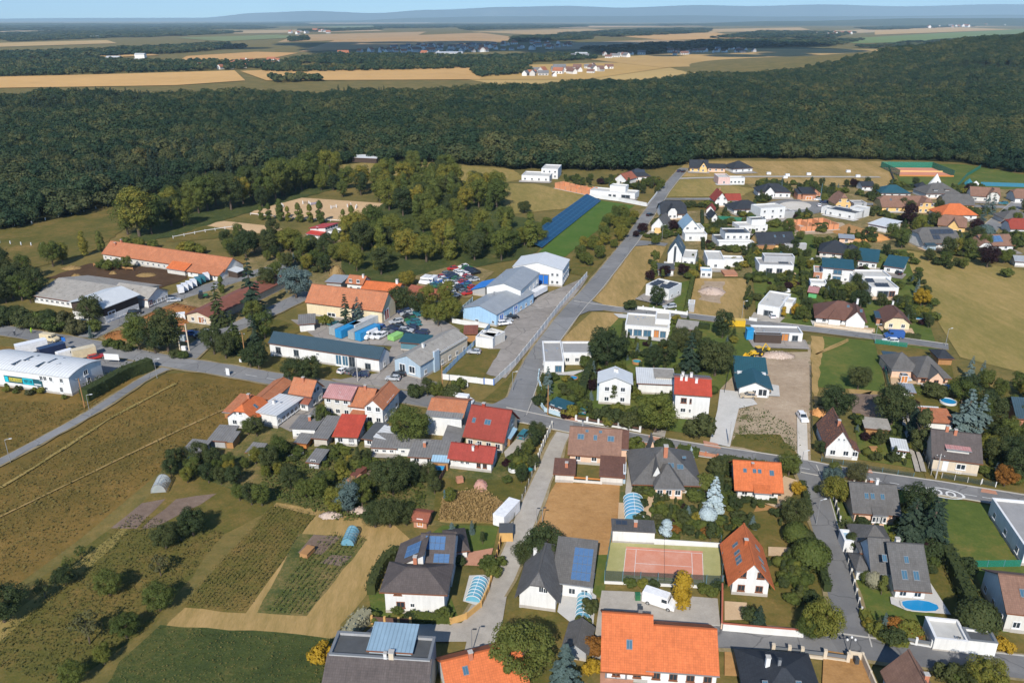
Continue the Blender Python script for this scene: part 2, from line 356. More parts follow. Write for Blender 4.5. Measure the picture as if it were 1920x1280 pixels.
LAYER = [0]
def field(name, pxs, mat, z=None, wig=0.0):
    LAYER[0] += 1
    pts = [P(*p) for p in pxs]
    if wig:                                     # a mown or trodden edge is never a ruled line
        r = random.Random(LAYER[0]); q = []
        for a, b in zip(pts, pts[1:] + pts[:1]):
            n = max(1, int((b - a).length / 3)); t = (b - a).normalized(); nn = Vector((-t.y, t.x, 0))
            for k in range(n): q.append(a + (b - a) * k / n + nn * r.uniform(-wig, wig))
        pts = q
    return sheet(name, pts, mat, .003 * LAYER[0] + .006 if z is None else z)

# near land, meadows and plots (photo pixels on level ground)
field('meadow', [(-250, 1010), (0, 873), (310, 700), (400, 697), (540, 722), (470, 775), (330, 860), (150, 1010), (0, 1120), (-250, 1300)], 'g_meadow')
field('meadow', [(-250, 640), (0, 648), (70, 655), (70, 690), (150, 725), (270, 700), (140, 790), (0, 862), (-250, 990)], 'g_meadow')
field('orchard_grass', [(-250, 1330), (0, 1140), (250, 960), (330, 880), (480, 880), (560, 930), (420, 1000), (290, 1170), (120, 1290), (-100, 1420)], 'g_orchard', wig=.3)
field('field_track', [(-60, 1215), (0, 1165), (160, 1045), (262, 960), (275, 965), (180, 1050), (60, 1150), (-60, 1250)], 'g_field', wig=.4)
field('meadow', [(200, 1330), (320, 1165), (520, 940), (740, 985), (770, 1010), (700, 1095), (640, 1170), (600, 1330)], 'g_hay', wig=.3)
field('grass_field', [(120, 1400), (225, 1240), (300, 1172), (430, 1180), (560, 1188), (640, 1200), (610, 1400)], 'g_darkgreen', wig=.3)
field('vegetable_garden', [(330, 870), (520, 740), (700, 820), (980, 800), (1010, 830), (940, 985), (760, 985), (500, 935), (400, 905)], 'g_garden', wig=.3)
field('crop_bed', [(512, 948), (592, 966), (460, 1150), (338, 1138), (395, 1075)], 'g_orchard', wig=.2)
field('crop_bed', [(560, 1000), (622, 1003), (690, 1010), (575, 1155), (482, 1148)], 'g_garden', wig=.2)
field('crop_bed', [(588, 1002), (640, 1006), (602, 1040), (560, 1036)], 'g_soil', wig=.2)
field('crop_bed', [(622, 1040), (660, 1042), (640, 1060), (600, 1055)], 'g_soil', wig=.2)
field('crop_bed', [(266, 943), (310, 935), (255, 992), (207, 990)], 'g_soil', wig=.2)
field('crop_bed', [(330, 935), (405, 925), (375, 945), (290, 990), (262, 992)], 'g_soil', wig=.3)
field('crop_bed', [(484, 835), (520, 838), (500, 855), (470, 852)], 'g_soil', wig=.2)
field('crop_bed', [(700, 875), (745, 880), (690, 915), (650, 912)], 'g_soil', wig=.2)
field('garden_grass', [(815, 895), (950, 900), (1005, 885), (985, 930), (940, 990), (815, 975)], 'g_orchard', wig=.2)
field('dry_grass', [(830, 935), (900, 915), (955, 950), (940, 985), (822, 978)], 'g_hay', wig=.5)
field('dry_plot', [(1043, 904), (1162, 908), (1160, 960), (1143, 1045), (1110, 1050), (1090, 1034), (1000, 1020), (985, 1000)], 'g_dry')
field('lawn', [(830, 985), (935, 985), (925, 1030), (850, 1035), (800, 1005)], 'g_lawn')
field('lawn', [(690, 1110), (840, 1105), (860, 1160), (700, 1165)], 'g_lawn')
field('lawn', [(1108, 1040), (1143, 1040), (1132, 1120), (1100, 1120)], 'g_lawn')
field('garden_grass', [(1040, 1120), (1108, 1130), (1100, 1300), (880, 1290), (910, 1160)], 'g_orchard')
field('garden_grass', [(1165, 905), (1350, 915), (1350, 1020), (1155, 1015)], 'g_garden')
field('lawn', [(1222, 942), (1290, 965), (1310, 985), (1300, 1000), (1220, 995)], 'g_lawn')
field('garden_grass', [(1350, 880), (1500, 885), (1520, 960), (1545, 1080), (1580, 1160), (1540, 1195), (1352, 1190)], 'g_orchard')
field('dry_grass', [(1440, 905), (1495, 915), (1465, 955), (1415, 960)], 'g_dry', wig=.3)
field('garden_grass', [(1545, 905), (1600, 900), (1920, 960), (1960, 1180), (1700, 1200), (1605, 1160)], 'g_lawn')
field('lawn', [(1755, 935), (1850, 945), (1915, 1050), (1790, 1062), (1740, 1020)], 'g_lawn', wig=.2)
field('garden_grass', [(1690, 1040), (1830, 1075), (1870, 1180), (1960, 1230), (1860, 1230), (1740, 1150)], 'g_orchard')
field('lawn', [(1605, 1085), (1690, 1115), (1760, 1140), (1735, 1190), (1680, 1200), (1620, 1150)], 'g_lawn', wig=.2)
field('garden_grass', [(1010, 700), (1120, 690), (1280, 745), (1330, 820), (1120, 785), (1040, 770)], 'g_lawn')
field('building_plot', [(1350, 640), (1520, 640), (1520, 870), (1355, 845)], 'g_barewild')
field('bare_plot', [(1395, 680), (1517, 672), (1518, 800), (1500, 810), (1430, 765), (1445, 735)], 'g_bare', wig=.4)
field('lawn', [(1385, 632), (1510, 632), (1515, 660), (1388, 662)], 'g_orchard')
field('verge', [(1380, 815), (1460, 815), (1500, 860), (1368, 836)], 'g_orchard', wig=.5)
field('meadow', [(1522, 630), (1640, 640), (1662, 735), (1525, 725)], 'g_lawn', wig=.2)
field('meadow', [(1520, 630), (1545, 632), (1530, 760), (1600, 770), (1590, 730), (1660, 735), (1664, 745), (1525, 780)], 'g_hay', wig=.5)
field('ploughed_bed', [(1590, 738), (1650, 740), (1655, 785), (1600, 782)], 'g_soil')
field('garden_grass', [(1600, 785), (1690, 780), (1725, 880), (1612, 862)], 'g_lawn')
field('garden_grass', [(1640, 645), (1780, 655), (1790, 720), (1920, 730), (2100, 760), (2100, 960), (1740, 910), (1690, 760)], 'g_orchard')
field('meadow', [(1690, 468), (1800, 488), (2150, 545), (2150, 760), (1920, 700), (1800, 670), (1750, 590)], 'g_field')
field('hay_plot', [(1190, 461), (1250, 461), (1228, 505), (1182, 577), (1135, 573), (1104, 560)], 'g_hay')
field('hay_plot', [(1110, 585), (1168, 588), (1120, 650), (1060, 645), (1038, 650)], 'g_hay')
field('garden_grass', [(1170, 586), (1440, 605), (1420, 660), (1340, 740), (1120, 690), (1110, 650)], 'g_lawn')
field('meadow', [(1300, 522), (1400, 522), (1395, 600), (1285, 590)], 'g_hay', wig=.3)
field('building_plot', [(1320, 528), (1358, 528), (1352, 570), (1312, 562)], 'g_bare', wig=.6)
field('garden_grass', [(1225, 540), (1300, 525), (1285, 590), (1215, 582)], 'g_lawn')
field('garden_grass', [(1185, 395), (1330, 375), (1440, 400), (1420, 520), (1260, 520), (1250, 455), (1195, 448)], 'g_yard')
field('garden_grass', [(1400, 400), (1700, 395), (1700, 480), (1760, 660), (1420, 605)], 'g_lawn')
field('garden_grass', [(1400, 345), (1700, 345), (2100, 360), (2100, 500), (1700, 468), (1560, 470)], 'g_yard')
field('building_plot', [(1490, 418), (1580, 418), (1590, 436), (1490, 442)], 'g_bare', wig=.5)
field('earth_mound', [(1590, 420), (1650, 440), (1655, 455), (1600, 455), (1560, 435)], 'g_dry', wig=.5)
field('dry_field', [(1290, 302), (1665, 303), (1680, 350), (1400, 345), (1330, 340), (1250, 340)], 'g_hay')
field('meadow', [(1265, 332), (1350, 330), (1345, 345), (1420, 355), (1390, 368), (1250, 370)], 'g_field', wig=.5)
field('meadow', [(1250, 378), (1335, 376), (1325, 395), (1225, 400)], 'g_orchard', wig=.4)
field('sports_field', [(1672, 306), (1810, 309), (1930, 330), (2100, 345), (2100, 360), (1690, 352)], 'g_lawn')
field('solar_meadow', [(1005, 478), (1122, 376), (1190, 386), (1110, 440), (1060, 482)], 'g_lawnbright')
field('meadow', [(940, 345), (1000, 345), (1105, 368), (1060, 392), (960, 402), (935, 385)], 'g_field', wig=.5)
field('meadow', [(640, 306), (800, 305), (960, 318), (985, 335), (940, 345), (820, 338), (650, 330)], 'g_field', wig=.8)
field('paddock', [(-300, 470), (0, 432), (110, 412), (225, 382), (245, 420), (180, 470), (80, 500), (-300, 560)], 'g_orchard', wig=.8)
field('paddock', [(330, 425), (420, 410), (440, 445), (310, 455)], 'g_orchard', wig=.6)
field('muddy_yard', [(88, 522), (170, 494), (262, 500), (345, 508), (352, 522), (290, 545), (225, 538), (150, 530)], 'g_dirt', wig=.6)
field('riding_arena', [(468, 402), (500, 378), (560, 371), (722, 382), (706, 408), (640, 416), (560, 412)], 'g_sand')
field('riding_arena', [(378, 422), (420, 415), (520, 426), (545, 437), (470, 438)], 'g_sand')
field('copse_floor', [(600, 470), (700, 395), (800, 330), (940, 350), (950, 400), (1040, 425), (1000, 480), (900, 500), (760, 530), (640, 530)], 'g_darkgreen', wig=1)
field('copse_floor', [(230, 460), (300, 380), (520, 340), (650, 320), (650, 350), (480, 395), (320, 445)], 'g_darkgreen', wig=1)
field('copse_floor', [(1055, 510), (1100, 450), (1165, 398), (1205, 405), (1150, 475), (1100, 520)], 'g_orchard', wig=.6)
field('yard', [(480, 440), (640, 440), (640, 520), (560, 560), (460, 500)], 'g_yard')
field('farm_yard', [(175, 632), (262, 583), (330, 556), (480, 512), (600, 540), (470, 600), (350, 672), (200, 640)], 'g_yard')
field('yard_paving', [(545, 600), (620, 600), (760, 580), (830, 600), (872, 625), (790, 712), (700, 715), (735, 650), (600, 640)], 'concrete_yard')
field('scrap_yard', [(770, 520), (870, 495), (925, 510), (880, 560), (790, 550)], 'g_yard', wig=.5)
field('company_yard', [(1062, 536), (1104, 517), (1090, 540), (1020, 622), (948, 710), (920, 705), (880, 690), (930, 640), (960, 600), (1000, 560)], 'concrete_yard')
field('lawn', [(835, 700), (900, 655), (940, 655), (905, 712), (832, 708)], 'g_orchard', wig=.2)
field('grass_verge', [(440, 605), (500, 595), (575, 615), (510, 650), (480, 640), (430, 640)], 'g_orchard', wig=.4)
field('yard_paving', [(620, 712), (700, 695), (790, 710), (830, 720), (790, 748), (660, 725)], 'concrete_yard')
field('grass_verge', [(512, 668), (712, 700), (640, 712), (560, 706), (510, 690)], 'g_orchard', wig=.2)
field('grass_verge', [(905, 752), (940, 722), (970, 695), (968, 740), (945, 756)], 'g_orchard', wig=.2)
field('parking', [(172, 668), (260, 680), (250, 692), (200, 715), (140, 690), (20, 665), (60, 650)], 'asphalt_dark')
# far land
FAR = [
 ('wheat_field', [(880, 150), (940, 138), (1060, 130), (1200, 122), (1420, 108), (1440, 124), (1300, 146), (1100, 160), (960, 164)], (.42, .29, .11)),
 ('stubble_field', [(1080, 120), (1300, 106), (1520, 98), (1540, 104), (1400, 114), (1180, 126)], (.3, .22, .12)),
 ('stubble_field', [(1000, 84), (1240, 74), (1330, 80), (1200, 90), (1040, 94)], (.34, .24, .13)),
 ('stubble_field', [(-300, 60), (0, 55), (330, 52), (400, 55), (100, 62), (-300, 68)], (.36, .27, .15)),
 ('green_field', [(600, 50), (900, 46), (940, 49), (640, 54)], (.17, .2, .1)),
 ('stubble_field', [(1500, 60), (1640, 55), (1660, 60), (1540, 66)], (.4, .29, .16)),
 ('stubble_field', [(-200, 45), (150, 43), (160, 45), (-200, 47)], (.36, .28, .18)),
 ('stubble_field', [(500, 44), (800, 42.5), (820, 44), (520, 46)], (.36, .28, .18)),
 ('stubble_field', [(1300, 44), (1600, 42), (1620, 43.6), (1320, 46)], (.38, .29, .18)),
 ('wheat_field', [(-300, 152), (0, 145), (240, 139), (440, 133), (460, 152), (330, 161), (0, 166), (-300, 168)], (0.53, 0.32, 0.122)),
 ('wheat_field', [(450, 134), (620, 128), (900, 125), (900, 150), (500, 152)], (0.498, 0.301, 0.115)),
 ('wheat_field', [(900, 124), (1190, 118), (1250, 128), (1100, 150), (900, 150)], (0.424, 0.272, 0.0936)),
 ('wheat_field', [(330, 118), (350, 106), (480, 98), (560, 100), (520, 108), (340, 122)], (0.488, 0.281, 0.108)),
 ('stubble_field', [(560, 98), (640, 72), (900, 62), (980, 72), (900, 86), (700, 92)], (0.403, 0.252, 0.115)),
 ('stubble_field', [(640, 76), (780, 68), (800, 60), (560, 66), (520, 80)], (0.382, 0.252, 0.122)),
 ('stubble_field', [(1150, 68), (1340, 61), (1400, 72), (1250, 76)], (0.477, 0.291, 0.115)),
 ('stubble_field', [(1100, 112), (1400, 92), (1690, 94), (1640, 112), (1560, 108), (1400, 122), (1240, 128)], (0.424, 0.272, 0.101)),
 ('wheat_field', [(1440, 118), (1540, 104), (1660, 108), (1640, 120), (1500, 126)], (0.53, 0.349, 0.144)),
 ('green_field', [(1570, 74), (1780, 62), (1990, 52), (2100, 60), (1920, 76), (1600, 82)], (0.148, 0.194, 0.0648)),
 ('wheat_field', [(1640, 66), (1900, 56), (1760, 50), (1640, 56)], (0.445, 0.291, 0.13)),
 ('wheat_field', [(-100, 84), (200, 76), (220, 82), (-100, 92)], (0.424, 0.291, 0.13)),
 ('green_field', [(330, 72), (520, 66), (580, 70), (420, 78)], (0.17, 0.194, 0.0792)),
 ('stubble_field', [(880, 60), (1100, 54), (1180, 60), (1000, 66)], (0.382, 0.262, 0.122)),
 ('stubble_field', [(1200, 58), (1500, 52), (1520, 57), (1300, 62)], (0.424, 0.291, 0.137)),
 ('stubble_field', [(1660, 49), (2000, 44), (2050, 48), (1750, 52)], (0.424, 0.291, 0.144)),
 ('stubble_field', [(420, 58), (700, 55), (720, 59), (440, 64)], (0.382, 0.272, 0.137)),
 ('wheat_field', [(170, 104), (270, 100), (300, 105), (180, 110)], (0.466, 0.291, 0.115)),
 ('stubble_field', [(1000, 50), (1300, 47), (1320, 50), (1050, 53)], (0.392, 0.272, 0.144)),
]
for i, (nm, pg, c) in enumerate(FAR):
    k = 'far_%d' % i
    ground(k, [(0, [q * .8 for q in c]), (.5, c), (1, [q * 1.15 for q in c])], .004, .03, .2, bmp=0)
    q = [P(x, y) for x, y in pg]
    sheet(nm, [a for a in q], k, .3 + .05 * i)
# ------------------------------------------------------------------ roads
ground('verge', [(0, (.12, .1, .05)), (.5, (.24, .19, .1)), (1, (.36, .3, .2))], .1, .6, 2.5, bmp=.3)
RZ = [.3]
def road(name, pxs, width, mat, kerb='', wob=0.0):
    RZ[0] += .004
    w2 = (width[0] + 1.1, width[1] + 1.1) if isinstance(width, tuple) else width + 1.1
    strip('dusty_verge', pxs, w2, 'verge', RZ[0] - .03, wobble=.35)
    o = strip(name, pxs, width, mat, RZ[0], wobble=wob or .05)
    w_ = width[0] if isinstance(width, tuple) else width
    for sgn in kerb: strip('kerb', pxs, .22, 'kerbstone', RZ[0] - .02, (w_ / 2 + .11) * (1 if sgn == 'l' else -1), .13)
    return o
def pave(name, pxs, mat):
    RZ[0] += .003; return sheet(name, [P(*p) for p in pxs], mat, RZ[0])
road('gravel_lane', [(1064, 800), (1046, 832), (1026, 880), (1004, 930), (982, 985), (962, 1040), (942, 1085), (915, 1130), (890, 1168)], (3.4, 4.4), 'gravel', wob=.12)
pave('lane_end', [(865, 1170), (905, 1130), (950, 1120), (940, 1180), (900, 1260), (862, 1262), (875, 1205), (790, 1205), (700, 1195), (665, 1205), (700, 1175)], 'gravel')
road('farm_road', [(160, 634), (230, 600), (320, 562), (400, 537), (470, 516), (540, 498)], 7.5, 'asphalt', wob=.15)
road('side_lane', [(335, 682), (388, 640), (440, 615), (480, 598), (530, 575), (582, 549)], 7, 'asphalt', wob=.15)
road('cycle_path', [(-120, 928), (0, 868), (100, 815), (180, 770), (262, 717), (306, 694), (345, 682)], 2.8, 'asphalt')
road('side_street', [(1072, 570), (1130, 578), (1180, 584), (1260, 590), (1350, 601), (1440, 609), (1500, 616), (1600, 628), (1700, 641), (1778, 652)], 4.6, 'asphalt', 'l')
road('side_street', [(1170, 454), (1205, 455), (1250, 460)], 5, 'asphalt')
road('side_street', [(1236, 374), (1290, 374), (1345, 374)], 4.5, 'asphalt')
road('side_street', [(1262, 336), (1330, 334), (1440, 332), (1650, 333)], 4, 'gravel', wob=.2)
road('side_street', [(1415, 390), (1470, 382), (1545, 383), (1640, 384), (1740, 384), (1900, 390)], 6, 'asphalt')
road('side_street', [(1920, 372), (1895, 395), (1860, 425), (1845, 445)], 6.5, 'asphalt', 'r')
pave('turning_circle', [(1490 + 62 * math.cos(t * .2618), 390 + 15 * math.sin(t * .2618)) for t in range(24)], 'asphalt')
pave('circle_island', [(1490 + 31 * math.cos(t * .2618), 387 + 8 * math.sin(t * .2618)) for t in range(24)], 'gravel_pale')
R_MAIN = road('main_road', [(-160, 596), (0, 620), (150, 645), (300, 676), (420, 695), (530, 714), (640, 730), (760, 746), (850, 761), (945, 775)], 6.8, 'asphalt', wob=.1)
R_NORTH = road('north_road', [(962, 778), (972, 755), (983, 725), (1000, 686), (1033, 635), (1078, 577), (1110, 543), (1160, 481), (1186, 448), (1202, 422), (1226, 388), (1246, 358), (1266, 334), (1283, 316)], (6.4, 5.6), 'asphalt', 'r')
pave('junction', [(905, 765), (930, 757), (955, 744), (972, 722), (1000, 730), (1006, 762), (1030, 782), (1060, 796), (1030, 804), (940, 784), (905, 776)], 'asphalt')
pave('junction', [(1082, 578), (1098, 556), (1112, 567), (1140, 575), (1130, 584), (1104, 585), (1078, 596)], 'asphalt')
pave('junction', [(1168, 470), (1186, 446), (1196, 452), (1222, 454), (1215, 461), (1190, 463), (1172, 478)], 'asphalt')
R_EAST = road('east_road', [(940, 775), (1040, 796), (1150, 818), (1280, 841), (1400, 859), (1500, 875), (1600, 894), (1760, 917), (1920, 943), (2080, 967)], 5.4, 'asphalt_dark', 'lr')
R_LANE = road('village_lane', [(1508, 873), (1530, 930), (1548, 1000), (1564, 1060), (1580, 1120), (1592, 1170), (1602, 1212)], 4.7, 'asphalt_dark', 'l')
R_LOW = road('lower_street', [(1340, 1196), (1450, 1200), (1560, 1209), (1650, 1222), (1760, 1236), (1920, 1254), (2080, 1272)], 4.8, 'asphalt_dark', 'l')
pave('junction', [(1496, 866), (1560, 880), (1542, 905), (1548, 935), (1514, 935), (1518, 900)], 'asphalt_dark')
pave('junction', [(1570, 1140), (1602, 1130), (1615, 1165), (1650, 1200), (1640, 1225), (1540, 1218), (1500, 1206), (1545, 1198), (1566, 1175)], 'asphalt_dark')
# painted marks on the roads
def dash(x0, y0, x1, y1, wd, par):
    a, b = P(x0, y0, RZ[0] + .012), P(x1, y1, RZ[0] + .012); d = (b - a).normalized(); n = Vector((-d.y, d.x, 0)) * wd / 2
    link('marking', new_mesh('marking', [a + n, a - n, b - n, b + n], [(0, 1, 2, 3)], 'paint'), par)
for x in (1160, 1200, 1240, 1310, 1350, 1500, 1540, 1635, 1668): dash(x, 818 + (x - 1150) * .1665, x + 18, 818 + (x - 1132) * .1665, .14, R_EAST)
for x in (1808, 1842, 1878): dash(x, 918 + (x - 1760) * .163, x + 24, 918 + (x - 1736) * .163, .14, R_EAST)
for x in (420, 460, 500): dash(x, 695 + (x - 420) * .17, x + 22, 695 + (x - 398) * .17, .14, R_MAIN)
c = P(1770, 924, RZ[0] + .02); u = (P(1800, 929) - P(1740, 919)).normalized()
q = []; fc = []
for t in range(28):
    an = t * math.pi / 14
    for r_ in (1.0, .86): e = c + u * math.cos(an) * 3.9 * r_ + Vector((-u.y, u.x, 0)) * math.sin(an) * 2.0 * r_; q.append(e)
    k = t * 2; j = ((t + 1) % 28) * 2; fc.append((k, k + 1, j + 1, j))
link('marking', new_mesh('oval_marking', q, fc, 'paint'), R_EAST)
for sx in (-1, 1):                               # the two filled numerals of the speed limit on the road
    n_ = Vector((-u.y, u.x, 0)); o_ = c + u * sx * 1.25 + Vector((0, 0, .001)); q = []; fc = []
    for t in range(14):
        an = t * math.pi / 7
        for r_ in (1.0, .6): q.append(o_ + u * math.cos(an) * 1.0 * r_ + n_ * math.sin(an) * 1.2 * r_)
        k = t * 2; j = ((t + 1) % 14) * 2; fc.append((k, k + 1, j + 1, j))
    link('marking', new_mesh('number_marking', q, fc, 'paint'), R_EAST)
# drives and pavings
pave('driveway', [(1350, 732), (1402, 738), (1420, 760), (1385, 768), (1368, 840), (1330, 832), (1345, 770)], 'pale_paving')
pave('terrace', [(1444, 722), (1460, 725), (1462, 745), (1428, 744), (1430, 738), (1446, 738)], 'pale_paving')
pave('driveway', [(1494, 775), (1512, 775), (1515, 865), (1495, 862)], 'gravel_pale')
for a in ([(1215, 818), (1245, 823), (1252, 832), (1218, 826)], [(1318, 828), (1345, 834), (1352, 844), (1320, 838)], [(1060, 782), (1085, 786), (1082, 794), (1056, 789)],
          [(1615, 878), (1632, 880), (1636, 890), (1620, 887)], [(1840, 918), (1866, 923), (1870, 930), (1838, 925)]): pave('brick_drive', a, 'brick_paving')
pave('driveway', [(1238, 790), (1255, 785), (1246, 822), (1222, 817)], 'gravel')
pave('driveway', [(1668, 700), (1718, 705), (1720, 722), (1670, 724)], 'tan_paving')
pave('terrace', [(1725, 722), (1765, 722), (1762, 734), (1738, 734)], 'pale_paving')
pave('driveway', [(1180, 845), (1222, 842), (1190, 900), (1182, 930), (1172, 928)], 'gravel')
pave('terrace', [(1160, 945), (1172, 945), (1170, 980), (1158, 980)], 'tan_paving'); pave('terrace', [(1208, 930), (1240, 935), (1222, 945), (1220, 980), (1205, 982)], 'tan_paving')
pave('parking_court', [(1128, 1110), (1180, 1112), (1345, 1125), (1350, 1175), (1210, 1180), (1130, 1260), (1108, 1250), (1120, 1160)], 'gravel')
pave('terrace', [(1690, 1120), (1740, 1090), (1782, 1155), (1700, 1148), (1670, 1135), (1668, 1122)], 'pale_paving')
pave('terrace', [(1052, 1115), (1108, 1112), (1118, 1120), (1112, 1175), (1072, 1172), (1045, 1150)], 'pale_paving')
pave('driveway', [(870, 1040), (925, 1030), (915, 1065), (862, 1062)], 'brick_paving')
pave('terrace', [(868, 1130), (880, 1082), (920, 1080), (912, 1120), (900, 1140)], 'pale_paving')
pave('driveway', [(1470, 895), (1500, 905), (1480, 940), (1455, 955), (1430, 945)], 'tan_paving')
pave('driveway', [(1440, 1028), (1490, 1030), (1492, 1048), (1440, 1045)], 'tan_paving')
pave('terrace', [(1358, 1130), (1400, 1133), (1396, 1165), (1358, 1166)], 'tan_paving')
pave('driveway', [(1544, 1222), (1610, 1232), (1650, 1300), (1540, 1300)], 'dry_' if False else 'g_dry')
pave('driveway', [(1358, 1225), (1400, 1228), (1398, 1272), (1358, 1270)], 'g_dry')
pave('terrace', [(1125, 1262), (1190, 1268), (1185, 1290), (1125, 1290)], 'brick_paving')
pave('driveway', [(985, 808), (1020, 812), (1000, 840), (950, 870), (945, 850)], 'gravel')
pave('terrace', [(700, 835), (760, 845), (740, 862), (690, 860)], 'gravel'); pave('terrace', [(800, 828), (845, 830), (815, 878), (775, 872)], 'gravel')
pave('yard_path', [(540, 775), (600, 765), (600, 790), (545, 812), (520, 800)], 'concrete_yard')
pave('driveway', [(1150, 590), (1260, 597), (1255, 603), (1160, 598)], 'pale_paving')
pave('terrace', [(1165, 628), (1255, 637), (1252, 644), (1165, 634)], 'pale_paving'); pave('terrace', [(1010, 698), (1060, 700), (1100, 695), (1075, 706), (1030, 705)], 'pale_paving')
pave('driveway', [(1528, 608), (1640, 618), (1640, 626), (1528, 615)], 'tan_paving')
for dx in (0, 11): strip('wheel_track', [(1688 + dx, 775), (1700 + dx, 815), (1720 + dx, 887)], .9, 'gravel', RZ[0] + .01, wobble=.1)
strip('foot_track', [(-80, 1008), (0, 970), (150, 898), (300, 825), (430, 765), (520, 735)], .55, 'g_hay', .27, wobble=.1)
strip('foot_track', [(0, 915), (100, 855), (200, 790), (330, 720)], .8, 'g_field', .27, wobble=.3)
for k in range(2): strip('wheel_track', [(1530, 665), (1560 , 650 + 4 * k), (1590, 637 + 3 * k)], .7, 'g_hay', .27, wobble=.1)
# ------------------------------------------------------------------ buildings
REFS = []                                    # (phrase, centre) of every building, for telling what stands beside it
def roof_polys(t, x0, x1, y0, y1, h, rh, o):
    if t in ('gy', 'hy'):                      # ridge runs away from the front: build along x, then swap
        return [[(x0 + b, y0 + a, z) for a, b, z in p] for p in roof_polys({'gy': 'gx', 'hy': 'hx'}[t], 0, y1 - y0, 0, x1 - x0, h, rh, o)]
    L, W = x1 - x0, y1 - y0
    s = rh / (W / 2) if W else 0; ze = h - s * o; zt = h + rh
    T = lambda ps: [(x0 + a, y0 + b, z) for a, b, z in ps]
    if t == 'gx': p = [[(-o, -o, ze), (L + o, -o, ze), (L + o, W / 2, zt), (-o, W / 2, zt)], [(-o, W / 2, zt), (L + o, W / 2, zt), (L + o, W + o, ze), (-o, W + o, ze)]]
    elif t == 'hip':
        r = min(W / 2, L * .48)
        p = [[(-o, -o, ze), (L + o, -o, ze), (L - r, W / 2, zt), (r, W / 2, zt)], [(r, W / 2, zt), (L - r, W / 2, zt), (L + o, W + o, ze), (-o, W + o, ze)],
             [(L + o, -o, ze), (L + o, W + o, ze), (L - r, W / 2, zt)], [(-o, W + o, ze), (-o, -o, ze), (r, W / 2, zt)]]
    elif t == 'hx':
        c = W * .17; zk = h + .6 * rh
        p = [[(-o, -o, ze), (L + o, -o, ze), (L + o, .3 * W, zk), (L - c, W / 2, zt), (c, W / 2, zt), (-o, .3 * W, zk)],
             [(-o, .7 * W, zk), (c, W / 2, zt), (L - c, W / 2, zt), (L + o, .7 * W, zk), (L + o, W + o, ze), (-o, W + o, ze)],
             [(L + o, .3 * W, zk), (L + o, .7 * W, zk), (L - c, W / 2, zt)], [(-o, .7 * W, zk), (-o, .3 * W, zk), (c, W / 2, zt)]]
    elif t == 'arch':
        n = 8; q = [(W * i / n, h + rh * (1 - (2 * i / n - 1) ** 2)) for i in range(n + 1)]; q[0] = (-o, h - .1); q[-1] = (W + o, h - .1)
        p = [[(-o, a[0], a[1]), (L + o, a[0], a[1]), (L + o, b[0], b[1]), (-o, b[0], b[1])] for a, b in zip(q, q[1:])]
    else:
        k = rh / (W if t in ('mf', 'mb') else L)
        za, zb = h - k * o, h + rh + k * o
        p = {'mf': [[(-o, -o, za), (L + o, -o, za), (L + o, W + o, zb), (-o, W + o, zb)]], 'mb': [[(-o, -o, zb), (L + o, -o, zb), (L + o, W + o, za), (-o, W + o, za)]],
             'ml': [[(-o, -o, za), (L + o, -o, zb), (L + o, W + o, zb), (-o, W + o, za)]], 'mr': [[(-o, -o, zb), (L + o, -o, za), (L + o, W + o, za), (-o, W + o, zb)]]}[t]
    return [T(q) for q in p]
def roof_mesh(polys, mats, up=.1, dn=.1):
    key = {}; v = []; f = []; uv = []; edges = {}
    def at(p):
        k = tuple(round(c, 3) for c in p)
        if k not in key: key[k] = len(v) // 2; v.append((p[0], p[1], p[2] + up)); v.append((p[0], p[1], p[2] - dn))
        return key[k]
    for p in polys:
        n = (Vector(p[1]) - Vector(p[0])).cross(Vector(p[2]) - Vector(p[1]))
        q = p if n.z > 0 else p[::-1]; n = n.normalized() * (1 if n.z > 0 else -1)
        u = Vector((0, 0, 1)).cross(n); u = u.normalized() if u.length > 1e-4 else Vector((1, 0, 0)); vv = n.cross(u)
        ids = [at(c) for c in q]
        f.append(tuple(i * 2 for i in ids)); uv += [(Vector(c).dot(u), Vector(c).dot(vv)) for c in q]
        f.append(tuple(i * 2 + 1 for i in ids[::-1])); uv += [(0, 0)] * len(ids)
        for a, b in zip(ids, ids[1:] + ids[:1]): edges[(a, b)] = edges.get((a, b), 0) + 1
    for (a, b) in edges:
        if (b, a) not in edges: f.append((a * 2 + 1, b * 2 + 1, b * 2, a * 2)); uv += [(0, 0)] * 4
    return new_mesh('roof', v, f, mats, None, uv)
def roof_at(w, x, y):                         # height and tilt (rx, ry) of wing w's roof above (x, y)
    x0, x1, y0, y1, h, t, rh = w[:7]; L, W = x1 - x0, y1 - y0
    if t in ('gx', 'hx', 'hip', 'arch'):
        s = rh / (W / 2); f = y < (y0 + y1) / 2
        return (h + s * ((y - y0) if f else (y1 - y)), math.atan(s) * (1 if f else -1), 0)
    if t in ('gy', 'hy'):
        s = rh / (L / 2); f = x < (x0 + x1) / 2
        return (h + s * ((x - x0) if f else (x1 - x)), 0, -math.atan(s) * (1 if f else -1))
    if t == 'mf': return h + rh * (y - y0) / W, math.atan(rh / W), 0
    if t == 'mb': return h + rh * (y1 - y) / W, -math.atan(rh / W), 0
    if t == 'ml': return h + rh * (x - x0) / L, 0, -math.atan(rh / L)
    if t == 'mr': return h + rh * (x1 - x) / L, 0, math.atan(rh / L)
    return h, 0, 0
